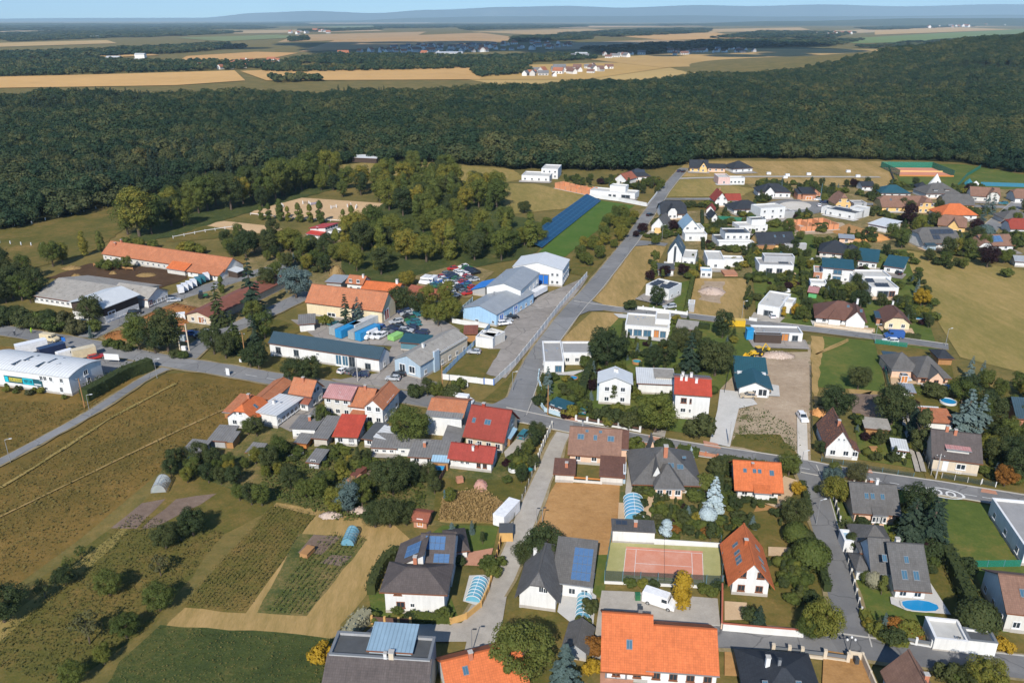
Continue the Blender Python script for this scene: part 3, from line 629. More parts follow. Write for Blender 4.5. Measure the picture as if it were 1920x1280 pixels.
def wing_meshes(w, root, o, wi):
    x0, x1, y0, y1, h, t, rh, wall, rmat = w[:9]
    xm, ym = (x0 + x1) / 2, (y0 + y1) / 2
    b = MB()
    if t == 'flat':
        pt = .3; th = h + .45
        O = [(x0, y0), (x1, y0), (x1, y1), (x0, y1)]; I = [(x0 + pt, y0 + pt), (x1 - pt, y0 + pt), (x1 - pt, y1 - pt), (x0 + pt, y1 - pt)]
        v = [(*p, 0) for p in O] + [(*p, th) for p in O] + [(*p, th) for p in I] + [(*p, h - .05) for p in I]
        f = []
        for i in range(4):
            j = (i + 1) % 4; f += [(i, j, 4 + j, 4 + i), (4 + i, 4 + j, 8 + j, 8 + i), (8 + i, 8 + j, 12 + j, 12 + i)]
        b.add(v, f); link('wall', b.mesh('wall', wall), root)
        link('roof', roof_mesh([[(x0 + pt + .01, y0 + pt + .01, h), (x1 - pt - .01, y0 + pt + .01, h), (x1 - pt - .01, y1 - pt - .01, h), (x0 + pt + .01, y1 - pt - .01, h)]], rmat, .0, .1), root)
        c = MB()                               # sheet-metal coping on the parapet
        for (a0, a1, c0, c1) in ((x0 - .06, x1 + .06, y0 - .06, y0 + pt + .04), (x0 - .06, x1 + .06, y1 - pt - .04, y1 + .06), (x0 - .06, x0 + pt + .04, y0 + pt + .04, y1 - pt - .04), (x1 - pt - .04, x1 + .06, y0 + pt + .04, y1 - pt - .04)):
            c.box(a0, a1, c0, c1, th + .002, th + .05)
        link('coping', c.mesh('coping', 'frame_grey' if rmat == 'f_dark' else 'frame_white'), root)
        return
    tops = {'f': [], 'r': [], 'b': [], 'l': []}
    e = .02
    if t in ('gx', 'arch'): tops['r'] = [(x1, ym, h + rh - e)]; tops['l'] = [(x0, ym, h + rh - e)]
    if t == 'arch':
        for s_, xx in (('r', x1), ('l', x0)):
            ks = range(1, 8) if s_ == 'r' else range(7, 0, -1)
            tops[s_] = [(xx, y0 + (y1 - y0) * k / 8, h + rh * (1 - (2 * k / 8 - 1) ** 2) - e) for k in ks]
    if t == 'gy': tops['f'] = [(xm, y0, h + rh - e)]; tops['b'] = [(xm, y1, h + rh - e)]
    if t == 'hx':
        for s_, xx in (('r', x1), ('l', x0)):
            ks = (.3, .7) if s_ == 'r' else (.7, .3); tops[s_] = [(xx, y0 + (y1 - y0) * k, h + .6 * rh - e) for k in ks]
    if t == 'hy':
        for s_, yy in (('f', y0), ('b', y1)):
            ks = (.3, .7) if s_ == 'b' else (.7, .3); tops[s_] = [(x0 + (x1 - x0) * k, yy, h + .6 * rh - e) for k in ks]
    cz = {'mf': (0, 0, 1, 1), 'mb': (1, 1, 0, 0), 'ml': (0, 1, 1, 0), 'mr': (1, 0, 0, 1)}.get(t, (0, 0, 0, 0))
    cs = [(x0, y0), (x1, y0), (x1, y1), (x0, y1)]
    lo = [(*c, 0) for c in cs]; hi = [(*c, h + rh * k - e) for c, k in zip(cs, cz)]
    for i, s_ in enumerate('frbl'):
        j = (i + 1) % 4
        T = tops[s_]
        if s_ == 'f': T = T[:] if len(T) < 2 else T
        q = [lo[i], lo[j], hi[j]] + (T[::-1] if (s_ in 'rl' and len(T) > 1) else T) + [hi[i]]
        b.add(q, [tuple(range(len(q)))])
    link('wall', b.mesh('wall', wall), root)
    rf = link('roof', roof_mesh(roof_polys(t, x0, x1, y0, y1, h, rh, o), rmat), root)
    if t in ('gx', 'hx', 'hip') and rmat.startswith('t_'):
        c = {'gx': -o, 'hx': (y1 - y0) * .17, 'hip': min((y1 - y0) / 2, (x1 - x0) * .48)}[t]
        box('ridge_cap', rmat, rf, (xm, ym, h + rh + .06), (x1 - x0 - 2 * c, .3, .1))
    if t in ('gy', 'hy') and rmat.startswith('t_'):
        c = {'gy': -o, 'hy': (x1 - x0) * .17}[t]
        box('ridge_cap', rmat, rf, (xm, ym, h + rh + .06), (.3, y1 - y0 - 2 * c, .1))
    if t in ('gx', 'hx', 'hip', 'mf'):
        s = rh / ((y1 - y0) / (1 if t == 'mf' else 2))
        box('gutter', 'metal' if wi % 2 else 'frame_brown', rf, (xm, y0 - o - .08, h - s * o - .06), (x1 - x0 + 2 * o, .14, .14))
_SILL = {}
def sill_mesh(m):
    if m not in _SILL: b = MB(); b.box(-.56, .56, -2.2, 0, -.09, 0); _SILL[m] = b.mesh('sill_' + m, m)
    return _SILL[m]
def place_window(root, w, side, u, z, ww, wh, frame='frame_white', gl='glass', name='window'):
    x0, x1, y0, y1 = w[:4]
    loc, rz = {'f': ((x0 + u * (x1 - x0), y0, z + wh / 2), 0), 'r': ((x1, y0 + u * (y1 - y0), z + wh / 2), math.pi / 2),
               'l': ((x0, y0 + u * (y1 - y0), z + wh / 2), -math.pi / 2), 'b': ((x0 + u * (x1 - x0), y1, z + wh / 2), math.pi)}[side]
    if name == 'window':
        o = link('window', ring(frame), root, loc, (0, 0, rz), (ww, .09, wh))
        link('pane', pane(gl), o); link('sill', sill_mesh(frame), o, (0, 0, -.5))
        return o
    o = link(name, ring(frame), root, loc, (0, 0, rz), (ww, .09, wh)); link('panel', pane(gl), o); return o
def B(label, ref, p1, p2, D, h, roof, rh, wall, rmat, wf=(0, 0), wr=(0, 0), wl=(0, 0), name='house', cat='house', o=.5, wings=(), ch=(), sk=(), sp=(), dr=(), win=(), frame='frame_white', group=None, z=0, plinth=True, ws=(1.2, 1.25), vents=0, W=None, back=False):
    b = P(*p2); b.z = 0
    if p1 is None:                             # laid out from its long side: p2 -> D, width W
        n = P(*D) - b; D = n.length; n.normalize(); a = b - Vector((n.y, -n.x, 0)) * W; d = b - a
    else:
        a = P(*p1); a.z = 0; d = b - a; W = d.length; n = Vector((-d.y, d.x, 0)).normalized()
        if isinstance(D, tuple): D = abs((P(*D) - b).dot(n))
    rz = math.atan2(d.y, d.x)
    if back: a = a - n * D
    root = thing(name, label, cat, (a.x, a.y, z), rz, group)
    ws_ = [(0, W, 0, D, h, roof, rh, wall, rmat, wf, wr, wl)]
    for q in wings:
        ws_.append((q[0] * W, q[1] * W, q[2] * D, q[3] * D) + tuple(q[4:]))
    for wi, w_ in enumerate(ws_):
        oo = (o if wi == 0 else min(o, .35)); wing_meshes(w_, root, oo, wi)
        cnt = list(w_[9:]) + [(0, 0)] * (12 - len(w_))
        for side, (nc, nr) in zip('frl', cnt):
            for r_ in range(nr):
                for c_ in range(nc):
                    u = (c_ + .5) / nc; zz = .95 + 2.75 * r_
                    if side != 'f' and roof in ('gx', 'hx') and r_ and zz + 1.2 > w_[4]: u = .5 + (u - .5) * .5
                    place_window(root, w_, side, u, zz, ws[0], ws[1], frame)
    w0 = ws_[0]
    if group == NEW and name == 'house':       # paved terrace and drive
        k = len(REFS); d_ = 2.5 + k * 37 % 4; e = d.normalized(); sheet('terrace', [a - n * d_ - e, b - n * d_ + e, b + n * 2 + e * 1.5, a + n * 2 - e * 1.5], ('pale_paving', 'tan_paving', 'gravel', 'concrete_yard')[k % 4], .31 + .001 * k)
    if plinth and wall not in ('darkwood', 'wood', 'orangewood', 'rawbrick'):
        q = MB(); q.box(-.04, W + .04, -.04, .3, 0, .62); q.box(-.04, .3, .3, D, 0, .62); q.box(W - .3, W + .04, .3, D, 0, .62); link('plinth', q.mesh('plinth', 'plinth'), root)
    for q in win:                              # (side, u, z, w, h[, frame, glass, wing])
        place_window(root, ws_[q[7] if len(q) > 7 else 0], q[0], q[1], q[2], q[3], q[4], q[5] if len(q) > 5 else frame, q[6] if len(q) > 6 else 'glass')
    for q in dr:                               # (side, u, w, h, material[, wing])
        place_window(root, ws_[q[5] if len(q) > 5 else 0], q[0], q[1], .35, q[2], q[3], 'frame_white' if wall != 'white' else 'frame_grey', q[4], 'door')
    for q in ch:                               # (fx, fy[, material, size, height, wing])
        m = q[2] if len(q) > 2 else 'chimney_brick'; s = q[3] if len(q) > 3 else .6; hh = q[4] if len(q) > 4 else 1.2
        w_ = ws_[q[5]] if len(q) > 5 else w0
        zr = roof_at(w_, q[0] * W, q[1] * D)[0]
        c = box('chimney', m, root, (q[0] * W, q[1] * D, zr - .5), (s, s, hh + .5))
        link('cap', cube('darkmetal' if m == 'metal' else 'concrete'), c, (0, 0, 1.0), (0, 0, 0), (1.2, 1.2, .07))
    def on_roof(nm, fx, fy, sx, sy, wing=0, lift=.13):
        w_ = ws_[wing]; zr, rx, ry = roof_at(w_, fx * W, fy * D)
        e = link(nm, None, root, (fx * W, fy * D, zr + lift)); e.rotation_euler = (rx, ry, 0); e.scale = (sx, sy, 1); return e
    for q in sk:                               # skylights (fx, fy[, w, h, wing])
        w_ = ws_[q[4] if len(q) > 4 else 0]; zr, rx, ry = roof_at(w_, q[0] * W, q[1] * D)
        sw, sh = (q[2], q[3]) if len(q) > 3 else (.8, 1.25)
        if ry: sw, sh = sh, sw
        oo = link('skylight', ring('frame_grey'), root, (q[0] * W, q[1] * D, zr + .12), (rx - math.pi / 2, 0, 0), (sw, .12, sh))
        if ry: oo.rotation_euler = (Matrix.Rotation(ry, 3, 'Y') @ Matrix.Rotation(-math.pi / 2, 3, 'X')).to_euler()
        link('pane', pane('glass_blue'), oo)
    for q in sp:                               # solar panels (fx0, fx1, fy0, fy1, nx, ny, material[, wing])
        wi = q[7] if len(q) > 7 else 0; w_ = ws_[wi]; fl = w_[5] == 'flat'
        dx, dy = (q[1] - q[0]) / q[4], (q[3] - q[2]) / q[5]
        for i in range(q[4]):
            for j in range(q[5]):
                fx, fy = q[0] + dx * (i + .5), q[2] + dy * (j + .5)
                zr, rx, ry = roof_at(w_, fx * W, fy * D)
                pw, ph = dx * W * .94 / math.cos(ry), dy * D * (.94 if not fl else .8) / math.cos(rx)
                c = link('solar_panel', cube(q[6]), root, (fx * W, fy * D, zr + (.3 if fl else .2)), (rx + (.25 if fl else 0), ry, 0), (pw, ph, .06))
    rr = random.Random(len(COL.objects))
    for k in range(vents):                     # small roof fittings
        fx, fy = rr.uniform(.15, .85), rr.uniform(.2, .8); zr = roof_at(w0, fx * W, fy * D)[0]
        box('roof_vent', 'metal', root, (fx * W, fy * D, zr + .02), (rr.uniform(.3, .7), rr.uniform(.3, .7), rr.uniform(.25, .6)))
    REFS.append((ref, root.matrix_basis @ Vector((W / 2, D / 2, 0)), W, D))
    root['ref'] = ref
    return root
# ------------------------------------------------------------------ trees
leafy('leaf_green', [(.05, .072, .018), (.075, .1, .022), (.11, .13, .028), (.15, .15, .034)], .3)
leafy('leaf_dark', [(.032, .05, .019), (.046, .066, .022), (.068, .082, .026), (.09, .096, .03)], .3)
leafy('leaf_autumn', [(.075, .1, .024), (.115, .135, .026), (.17, .165, .028), (.32, .225, .032)], .3)
leafy('leaf_yellow', [(.3, .2, .015), (.38, .24, .02), (.42, .26, .025)])
leafy('leaf_orange', [(.2, .09, .02), (.28, .12, .022)])
leafy('leaf_purple', [(.02, .008, .01), (.035, .012, .014)])
leafy('leaf_spruce', [(.018, .034, .02), (.026, .045, .026), (.04, .06, .035)], .1)
leafy('leaf_blue', [(.05, .08, .07), (.085, .125, .115), (.13, .18, .17)], .1)
leafy('leaf_silver', [(.33, .42, .44), (.42, .5, .52)], .1)
leafy('leaf_olive', [(.07, .075, .028), (.1, .095, .038)])
leafy('leaf_forest', [(.013, .034, .019), (.017, .04, .02), (.023, .048, .021), (.031, .056, .023), (.043, .064, .024), (.07, .08, .03), (.085, .095, .034), (.13, .11, .036)], .25, .25)
leafy('leaf_crop', [(.08, .085, .024), (.13, .11, .03), (.19, .14, .045)], .3)
leafy('straw', [(.3, .2, .08), (.42, .28, .12)])
leafy('leaf_flower', [(.25, .24, .16), (.33, .31, .2)])
plain('bark', (.1, .075, .055), .95, .3, 3); plain('birch', (.45, .43, .4), .9, .3, 3)

def leaf_quad(v, f, p, n, s, r, asp=1.0):
    n = n.normalized(); u = n.orthogonal().normalized(); w_ = n.cross(u); a = r.uniform(0, 6.283)
    d = u * math.cos(a) + w_ * math.sin(a); e = n.cross(d); k = len(v)
    s1, s2 = s * r.uniform(.7, 1.3), s * r.uniform(.7, 1.3) * asp
    v += [tuple(p + d * s1), tuple(p + e * s2), tuple(p - d * s1 + n * s * .25), tuple(p - e * s2)]; f.append((k, k + 1, k + 2, k + 3))
def rnd_dir(r):
    z = r.uniform(-1, 1); t = r.uniform(0, 6.283); q = math.sqrt(1 - z * z); return Vector((q * math.cos(t), q * math.sin(t), z))
def lobes_crown(seed, n, lobes, size, cz=.6, rx=.33, rz=.36, lr=(.11, .17), shape='round', jit=.42):
    r = random.Random(seed); L = []; v = []; f = []
    for i in range(lobes):
        d = rnd_dir(r); k = r.uniform(.45, 1.0) ** .6
        c = Vector((d.x * rx * k, d.y * rx * k, cz + d.z * rz * k))
        if shape == 'dome' and c.z < cz: c.z = cz + (c.z - cz) * .5
        if shape == 'cone': q = (c.z - (cz - rz)) / (2 * rz); c.x *= 1.25 - q; c.y *= 1.25 - q
        L.append((c, r.uniform(*lr)))
    for i in range(n):
        c, lr_ = L[r.randrange(lobes)] if i > lobes * 3 else L[i % lobes]
        d = rnd_dir(r)
        if r.random() < .6 and d.z < 0: d.z = -d.z
        p = c + d * lr_ * r.uniform(.8, 1.1)
        leaf_quad(v, f, p, d + rnd_dir(r) * jit, size, r)
    return v, f
def conifer_crown(seed, n, rad_=.22, size=.035, base=.06):
    r = random.Random(seed); v = []; f = []; tiers = 15
    whorl = [[(r.uniform(0, 6.283), r.uniform(.75, 1.1)) for _ in range(r.randint(6, 9))] for _ in range(tiers)]
    for i in range(n):
        k = int((r.random() ** 1.5) * tiers); a, q = whorl[k][r.randrange(len(whorl[k]))]
        R_ = rad_ * (1 - k / tiers) ** .85 * q + .012; t = r.random() ** .6
        z = base + (1 - base) * k / tiers + .02 - t * R_ * .35
        aa = a + r.gauss(0, .13) * (1.2 - t * .6); d = Vector((math.cos(aa), math.sin(aa), 0))
        leaf_quad(v, f, d * R_ * t + Vector((0, 0, z)), Vector((d.x * .4, d.y * .4, .8)) + rnd_dir(r) * .5, size * (1.15 - .5 * k / tiers), r, .7)
    return v, f
def trunk_mesh(seed, h, r0, limbs, mat='bark'):
    r = random.Random(seed); b = MB(); top = Vector((r.uniform(-.02, .02), r.uniform(-.02, .02), h))
    b.tube((0, 0, -.03), top * .5, r0, r0 * .75, 7); b.tube(top * .5, top, r0 * .75, r0 * .35, 7)
    for i in range(limbs):
        t = r.uniform(.45, .95); a = r.uniform(0, 6.283); l_ = r.uniform(.16, .3)
        b.tube(top * t, top * t + Vector((math.cos(a) * l_ * .7, math.sin(a) * l_ * .7, l_)), r0 * .4, r0 * .1, 5)
    return b.mesh('trunk', mat)
# each variety: list of (crown mesh, trunk mesh) on a height of 1
TREE = {}
def variety(k, n, fn, tr): TREE[k] = [(new_mesh('crown_' + k, *fn(100 * len(TREE) + i), [MATS['leaf_green']]), tr(100 * len(TREE) + i)) for i in range(n)]
variety('broad', 5, lambda s: lobes_crown(s, 8000, 50, .0145, .58, .3, .36, (.05, .16)), lambda s: trunk_mesh(s, .55, .03, 6))
variety('wide', 3, lambda s: lobes_crown(s, 12000, 64, .0145, .55, .42, .32, (.05, .18)), lambda s: trunk_mesh(s, .5, .04, 7))
variety('tall', 3, lambda s: lobes_crown(s, 3800, 40, .019, .5, .15, .46, (.07, .11), 'cone'), lambda s: trunk_mesh(s, .6, .02, 5))
variety('bush', 3, lambda s: lobes_crown(s, 2600, 26, .042, .45, .5, .35, (.14, .25), 'dome'), lambda s: trunk_mesh(s, .35, .04, 3))
variety('ball', 2, lambda s: lobes_crown(s, 3000, 1, .035, .5, .001, .001, (.47, .5)), lambda s: trunk_mesh(s, .3, .05, 2))
variety('column', 2, lambda s: lobes_crown(s, 2200, 20, .02, .5, .1, .42, (.08, .13), 'cone'), lambda s: trunk_mesh(s, .4, .02, 2))
variety('spruce', 3, lambda s: conifer_crown(s, 4200, .22, .026), lambda s: trunk_mesh(s, .9, .02, 0))
variety('fatspruce', 2, lambda s: conifer_crown(s, 5000, .34, .03, .03), lambda s: trunk_mesh(s, .9, .03, 0))
variety('willow', 1, lambda s: lobes_crown(s, 4200, 34, .02, .5, .38, .34, (.1, .18), 'dome'), lambda s: trunk_mesh(s, .5, .04, 5))
variety('sparse', 2, lambda s: lobes_crown(s, 700, 22, .026, .58, .34, .28, (.07, .13)), lambda s: trunk_mesh(s, .6, .026, 9))
LOOK = {'leaf_green': 'green', 'leaf_dark': 'dark green', 'leaf_autumn': 'yellowing', 'leaf_yellow': 'bright yellow', 'leaf_orange': 'rusty orange', 'leaf_purple': 'dark purple', 'leaf_spruce': 'dark green',
        'leaf_blue': 'blue grey', 'leaf_silver': 'silvery blue', 'leaf_olive': 'dull olive', 'leaf_flower': 'cream flowering'}
KIND = {'broad': ('tree', 'broadleaf tree'), 'wide': ('tree', 'spreading tree'), 'tall': ('tree', 'slender tree'), 'bush': ('bush', 'bush'), 'ball': ('bush', 'clipped round bush'),
        'column': ('columnar_tree', 'columnar tree'), 'spruce': ('conifer', 'spruce'), 'fatspruce': ('conifer', 'broad spruce'), 'willow': ('tree', 'drooping tree'), 'sparse': ('tree', 'thin crowned tree')}
TREES = []
def size_word(kind, h):
    lim = (1.2, 2.4) if kind in ('bush', 'ball') else (4, 9)
    return 'low ' if h < lim[0] else ('tall ' if h > lim[1] else '')
def beside(p):
    best = min(REFS, key=lambda q: (q[1] - p).length - .35 * max(q[2], q[3]))
    d = (best[1] - p).length - .5 * max(best[2], best[3])
    return ('beside ' if d < 5 else ('near ' if d < 18 else 'away from ')) + best[0], d, best
PLAN = []
def plant(kind, leaf, x, y, h, wide=1.0, where=None, at=None): PLAN.append((kind, leaf, at.copy() if at is not None else P(x, y), h * RN.uniform(.94, 1.06) * (.88 if kind == 'wide' else 1), wide, where))
def grow():
    def shown(q): return q[3] * q[4] / max(40, q[2].y)
    tr = sorted([q for q in PLAN if KIND[q[0]][0] in ('tree', 'columnar_tree') and -80 < px(q[2])[0] < 2000], key=shown, reverse=True)
    off = set(id(q) for q in tr[290:]); rest = {}
    for q in PLAN:
        kind, leaf, p, h, wide, where = q
        if not -80 < px(p)[0] < 2000: continue
        if id(q) in off: rest.setdefault((kind, leaf), []).append(q); continue
        r = RN; cm, tm = TREE[kind][r.randrange(len(TREE[kind]))]; nm, word = KIND[kind]
        o = thing(nm, None, {'conifer': 'conifer', 'bush': 'bush'}.get(nm, 'tree'), (p.x, p.y, 0.0), r.uniform(0, 6.28), None, (h * wide, h * wide, h))
        c = link('crown', cm, o); c.material_slots[0].link = 'OBJECT'; c.material_slots[0].material = MATS[leaf]
        link('trunk', tm, o)
        TREES.append((o, size_word(kind, h) + LOOK[leaf] + ' ' + word, where, nm))
    keys = sorted(rest); var = []; pts = []
    for i, (kind, leaf) in enumerate(keys):
        cm, tm = TREE[kind][0]
        var.append(('s', joined(([tuple(v.co) for v in cm.vertices], [tuple(f.vertices) for f in cm.polygons]), tm, leaf)))
        for q in rest[kind, leaf]: pts.append((q[2].x, q[2].y, 0.0, (q[3] * q[4], q[3] * q[4], q[3]), (0, 0, RN.uniform(0, 6.28)), i))
    if pts: mass('small_garden_trees', 'small far trees filling the gardens and copses', pts, var, None)
    print('trees', len(tr), 'objects', len(TREES), 'rest', len(pts))
PL = {'tree': 'trees ', 'bush': 'bushes ', 'columnar_tree': 'columnar trees ', 'conifer': 'conifers '}
def label_trees():                            # which one: by its look and by the building or ground it stands at
    seen = {}
    for q in TREES:
        o, look, where, nm = q
        if where: o['label'] = look + ' ' + where; o['group'] = PL[nm] + where; continue
        s, d, b = beside(o.location); seen.setdefault(look + ' ' + s, []).append((o, s, b, nm, look))
    for lb, us in seen.items():
        for o, s, b, nm, look in us:
            o['label'] = lb; o['group'] = PL[nm] + 'around ' + b[0]
            if len(us) > 1:                      # look-alikes: name the second building too
                c = min((q for q in REFS if q[0] != b[0]), key=lambda q: (q[1] - o.location).length)
                t = look + ' between ' + b[0] + ' and ' + c[0]
                if len(t.split()) < 17: o['label'] = t
def inside(p, poly):
    c = False; x, y = p[0], p[1]
    for (x1, y1), (x2, y2) in zip(poly, poly[1:] + poly[:1]):
        if (y1 > y) != (y2 > y) and x < (x2 - x1) * (y - y1) / (y2 - y1) + x1: c = not c
    return c
def scatter(poly, gap, kinds, hr, where, seed, wide=1.0):
    r = random.Random(seed); W = [(P(*q).x, P(*q).y) for q in poly]
    xs_ = [q[0] for q in W]; ys_ = [q[1] for q in W]; x = min(xs_); n = 0
    while x < max(xs_):
        y = min(ys_)
        while y < max(ys_):
            p = Vector((x + r.uniform(-.4, .4) * gap, y + r.uniform(-.4, .4) * gap, 0))
            if inside(p, W): k, lf = kinds[r.randrange(len(kinds))]; plant(k, lf, 0, 0, r.uniform(*hr), wide * r.uniform(.85, 1.15), where, p); n += 1
            y += gap
        x += gap
    return n
def mass(name, label, pts, variants, leaf):    # an uncountable wood: one object whose points carry trees
    me = bpy.data.meshes.new(name); me.from_pydata([p[:3] for p in pts], [], [])
    for nm, ty, i in (('size', 'FLOAT_VECTOR', 3), ('turn', 'FLOAT_VECTOR', 4), ('pick', 'INT', 5)):
        a = me.attributes.new(nm, ty, 'POINT'); vals = [p[i] for p in pts]
        if ty == 'INT': a.data.foreach_set('value', vals)
        else: a.data.foreach_set('vector', [c for q in vals for c in q])
    o = link(name, me); o['kind'] = 'stuff'; o['label'] = label
    col = bpy.data.collections.new(name + '_kinds')
    for i, (kn, m) in enumerate(variants):
        q = bpy.data.objects.new('%s_kind_%02d' % (name, i), m); col.objects.link(q)
    g = bpy.data.node_groups.new(name, 'GeometryNodeTree')
    g.interface.new_socket('Geometry', in_out='INPUT', socket_type='NodeSocketGeometry'); g.interface.new_socket('Geometry', in_out='OUTPUT', socket_type='NodeSocketGeometry')
    N = g.nodes; a = N.new('NodeGroupInput'); z = N.new('NodeGroupOutput'); ip = N.new('GeometryNodeInstanceOnPoints'); ci = N.new('GeometryNodeCollectionInfo')
    ci.inputs['Collection'].default_value = col; ci.inputs['Separate Children'].default_value = True; ci.inputs['Reset Children'].default_value = True
    def at(nm, ty):
        x = N.new('GeometryNodeInputNamedAttribute'); x.data_type = ty; x.inputs[0].default_value = nm; return x.outputs[0]
    g.links.new(a.outputs[0], ip.inputs['Points']); g.links.new(ci.outputs[0], ip.inputs['Instance']); ip.inputs['Pick Instance'].default_value = True
    g.links.new(at('pick', 'INT'), ip.inputs['Instance Index']); g.links.new(at('size', 'FLOAT_VECTOR'), ip.inputs['Scale'])
    eu = N.new('FunctionNodeEulerToRotation'); g.links.new(at('turn', 'FLOAT_VECTOR'), eu.inputs[0]); g.links.new(eu.outputs[0], ip.inputs['Rotation'])
    g.links.new(ip.outputs[0], z.inputs[0])
    m = o.modifiers.new('trees', 'NODES'); m.node_group = g
    return o
def joined(crown, trunk, leaf, bark='bark'):   # crown and trunk as one mesh for the wood
    v, f = crown; n = len(v); tm = trunk
    v = list(v) + [tuple(q.co) for q in tm.vertices]; idx = [0] * len(f)
    f = list(f) + [tuple(i + n for i in p.vertices) for p in tm.polygons]; idx += [1] * len(tm.polygons)
    return new_mesh('wood_tree', v, f, [leaf, bark], idx)
def front_y(x):                                # row of the wood's near edge
    pts = [(-400, 470), (0, 432), (100, 414), (220, 383), (300, 362), (400, 350), (520, 332), (640, 308), (760, 303), (960, 317), (1100, 321), (1250, 318), (1300, 301), (1460, 298), (1700, 302), (1800, 307), (1920, 328), (2300, 350)]
    for (a, b), (c, d) in zip(pts, pts[1:]):
        if x <= c: return b + (d - b) * (x - a) / (c - a)
    return 350
def back_y(x):
    pts = [(-400, 200), (0, 197), (400, 193), (600, 188), (900, 180), (1100, 170), (1300, 158), (1500, 145), (1700, 128), (2300, 112)]
    for (a, b), (c, d) in zip(pts, pts[1:]):
        if x <= c: return b + (d - b) * (x - a) / (c - a)
    return 112
def forest():
    r = random.Random(5); pts = []
    var = [('w', joined(lobes_crown(700 + i, 1300, 20, .034, .6, .34, .27, (.1, .22), 'dome', .3), trunk_mesh(i, .5, .02, 3), 'leaf_forest')) for i in range(6)]
    var += [('w', joined(conifer_crown(720 + i, 420, .2, .06), trunk_mesh(i, .8, .015, 0), 'leaf_spruce')) for i in range(2)]
    y = 320.0
    while y < 2000:
        gap = 7.6 if y < 800 else 8.8
        x = -.75 * y - 60
        while x < .8 * y + 100:
            X, Y = x + r.uniform(-.45, .45) * gap, y + r.uniform(-.45, .45) * gap
            ux, uy = px((X, Y, 0))
            if back_y(ux) < uy < front_y(ux):
                con = math.sin(X * .013 + 1) * math.sin(Y * .011 + X * .004) > .62 and r.random() < .6
                edge = uy > front_y(ux) - 9
                h = (r.uniform(12, 17) + 4 * math.sin(X * .021 + 2 * math.sin(Y * .013)) * math.sin(Y * .027 + X * .009)) * (1.0 if not con else 1.12) * (.9 if edge else 1)
                s = h * (r.uniform(.75, 1.45) if not con else r.uniform(.7, 1.0))
                pts.append((X, Y, terrain(X, Y) - (h * .26 if edge else h * .05), (s, s, h), (0, 0, r.uniform(0, 6.28)), 6 + r.randrange(2) if con else r.randrange(6)))
            x += gap
        y += gap
    mass('forest', 'dense dark green deciduous forest stretching behind the village', pts, var, None)
    # wood floor
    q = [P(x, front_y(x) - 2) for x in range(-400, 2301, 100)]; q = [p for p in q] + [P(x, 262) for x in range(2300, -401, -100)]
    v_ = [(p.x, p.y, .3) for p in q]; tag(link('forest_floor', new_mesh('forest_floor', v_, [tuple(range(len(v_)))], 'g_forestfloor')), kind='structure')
    return len(pts)
def belt(name, label, polys, seed, size=(10, 18), gap=14, leaf='leaf_forest'):
    r = random.Random(seed); pts = []
    var = [('w', new_mesh('copse', *lobes_crown(800 + i, 170, 9, .12, .5, .42, .3, (.16, .24), 'dome'), [leaf])) for i in range(4)]
    for poly in polys:
        W = [(P(*q).x, P(*q).y) for q in poly]; x0, x1 = min(q[0] for q in W), max(q[0] for q in W); y0, y1 = min(q[1] for q in W), max(q[1] for q in W)
        g = max(gap, math.sqrt((x1 - x0) * (y1 - y0) / 1100)); y = y0
        while y < y1:
            x = x0
            while x < x1:
                X, Y = x + r.uniform(-.5, .5) * g, y + r.uniform(-.5, .5) * g
                if inside((X, Y), W): h = r.uniform(*size); s = h * r.uniform(.9, 1.4) * max(1, g / 15); pts.append((X, Y, terrain(X, Y) - h * .1, (s, s, h), (0, 0, r.uniform(0, 6.28)), r.randrange(4)))
                x += g
            y += g
    return mass(name, label, pts, var, leaf), len(pts)
# ------------------------------------------------------------------ farm and works on the west side
FARM, WORKS, OLD, NEW, EASTG, SOUTH = 'farm buildings by the riding yard', 'halls of the works yard', 'old houses and sheds along the main road', 'new houses on the north side', 'houses along the east road', 'houses south of the east road'
B('long stable with weathered orange tiled roof and row of small windows', 'the long orange roofed stable', (195, 488), (422, 523), (463, 510), 3.0, 'gx', 3.7, 'offwhite', 't_orange_old', (22, 1), (2, 1), name='stable', cat='stable', group=FARM, ws=(.9, 1.0), o=.4, ch=((.06, .35), (.09, .5)),
  wings=((.6, .74, -.32, 0, 2.2, 'mf', 1.6, 'offwhite', 't_orange'), (.76, 1.0, -.3, 0, 2.2, 'mf', 1.4, 'white', 't_orange_old', (4, 1)), (1.0, 1.07, .2, .6, 2.6, 'mr', .5, 'darkwood', 'm_light')))
B('low cattle barn with wide grey corrugated roof', 'the grey cattle barn', (66, 567), (205, 588), 23, 2.8, 'gx', 2.5, 'white', 'm_asbestos', (14, 1), name='cattle_barn', cat='barn', group=FARM, ws=(1.4, .8), o=.7, plinth=False)
RH = B('riding hall with pale roof and dark boarded upper walls', 'the dark boarded riding hall', None, (200, 608), (262, 583), 5.8, 'gy', 1.8, 'darkwood', 'm_light', (0, 0), (8, 1), W=14, name='riding_hall', cat='hall', group=FARM, o=.8, dr=(('r', .2, 3, 3.4, 'darkwood'),))
B('grey roofed stable wing with white and blue windowed end', 'the grey roofed stable wing', (212, 569), (280, 579), (315, 563), 3.6, 'gx', 2.4, 'white', 'm_asbestos', (0, 0), (5, 1), name='barn', cat='barn', group=FARM, dr=(('r', .1, 2, 2.4, 'door_red'),))
B('long low shed with rust red roof and yellow boarded end', 'the long rust roofed shed', None, (396, 611), (545, 535), 3.0, 'gy', 1.4, 'beige', 'm_rust', (2, 1), W=9, name='shed', cat='shed', group=FARM, dr=(('f', .62, 2.6, 2.4, 'door_wood'),))
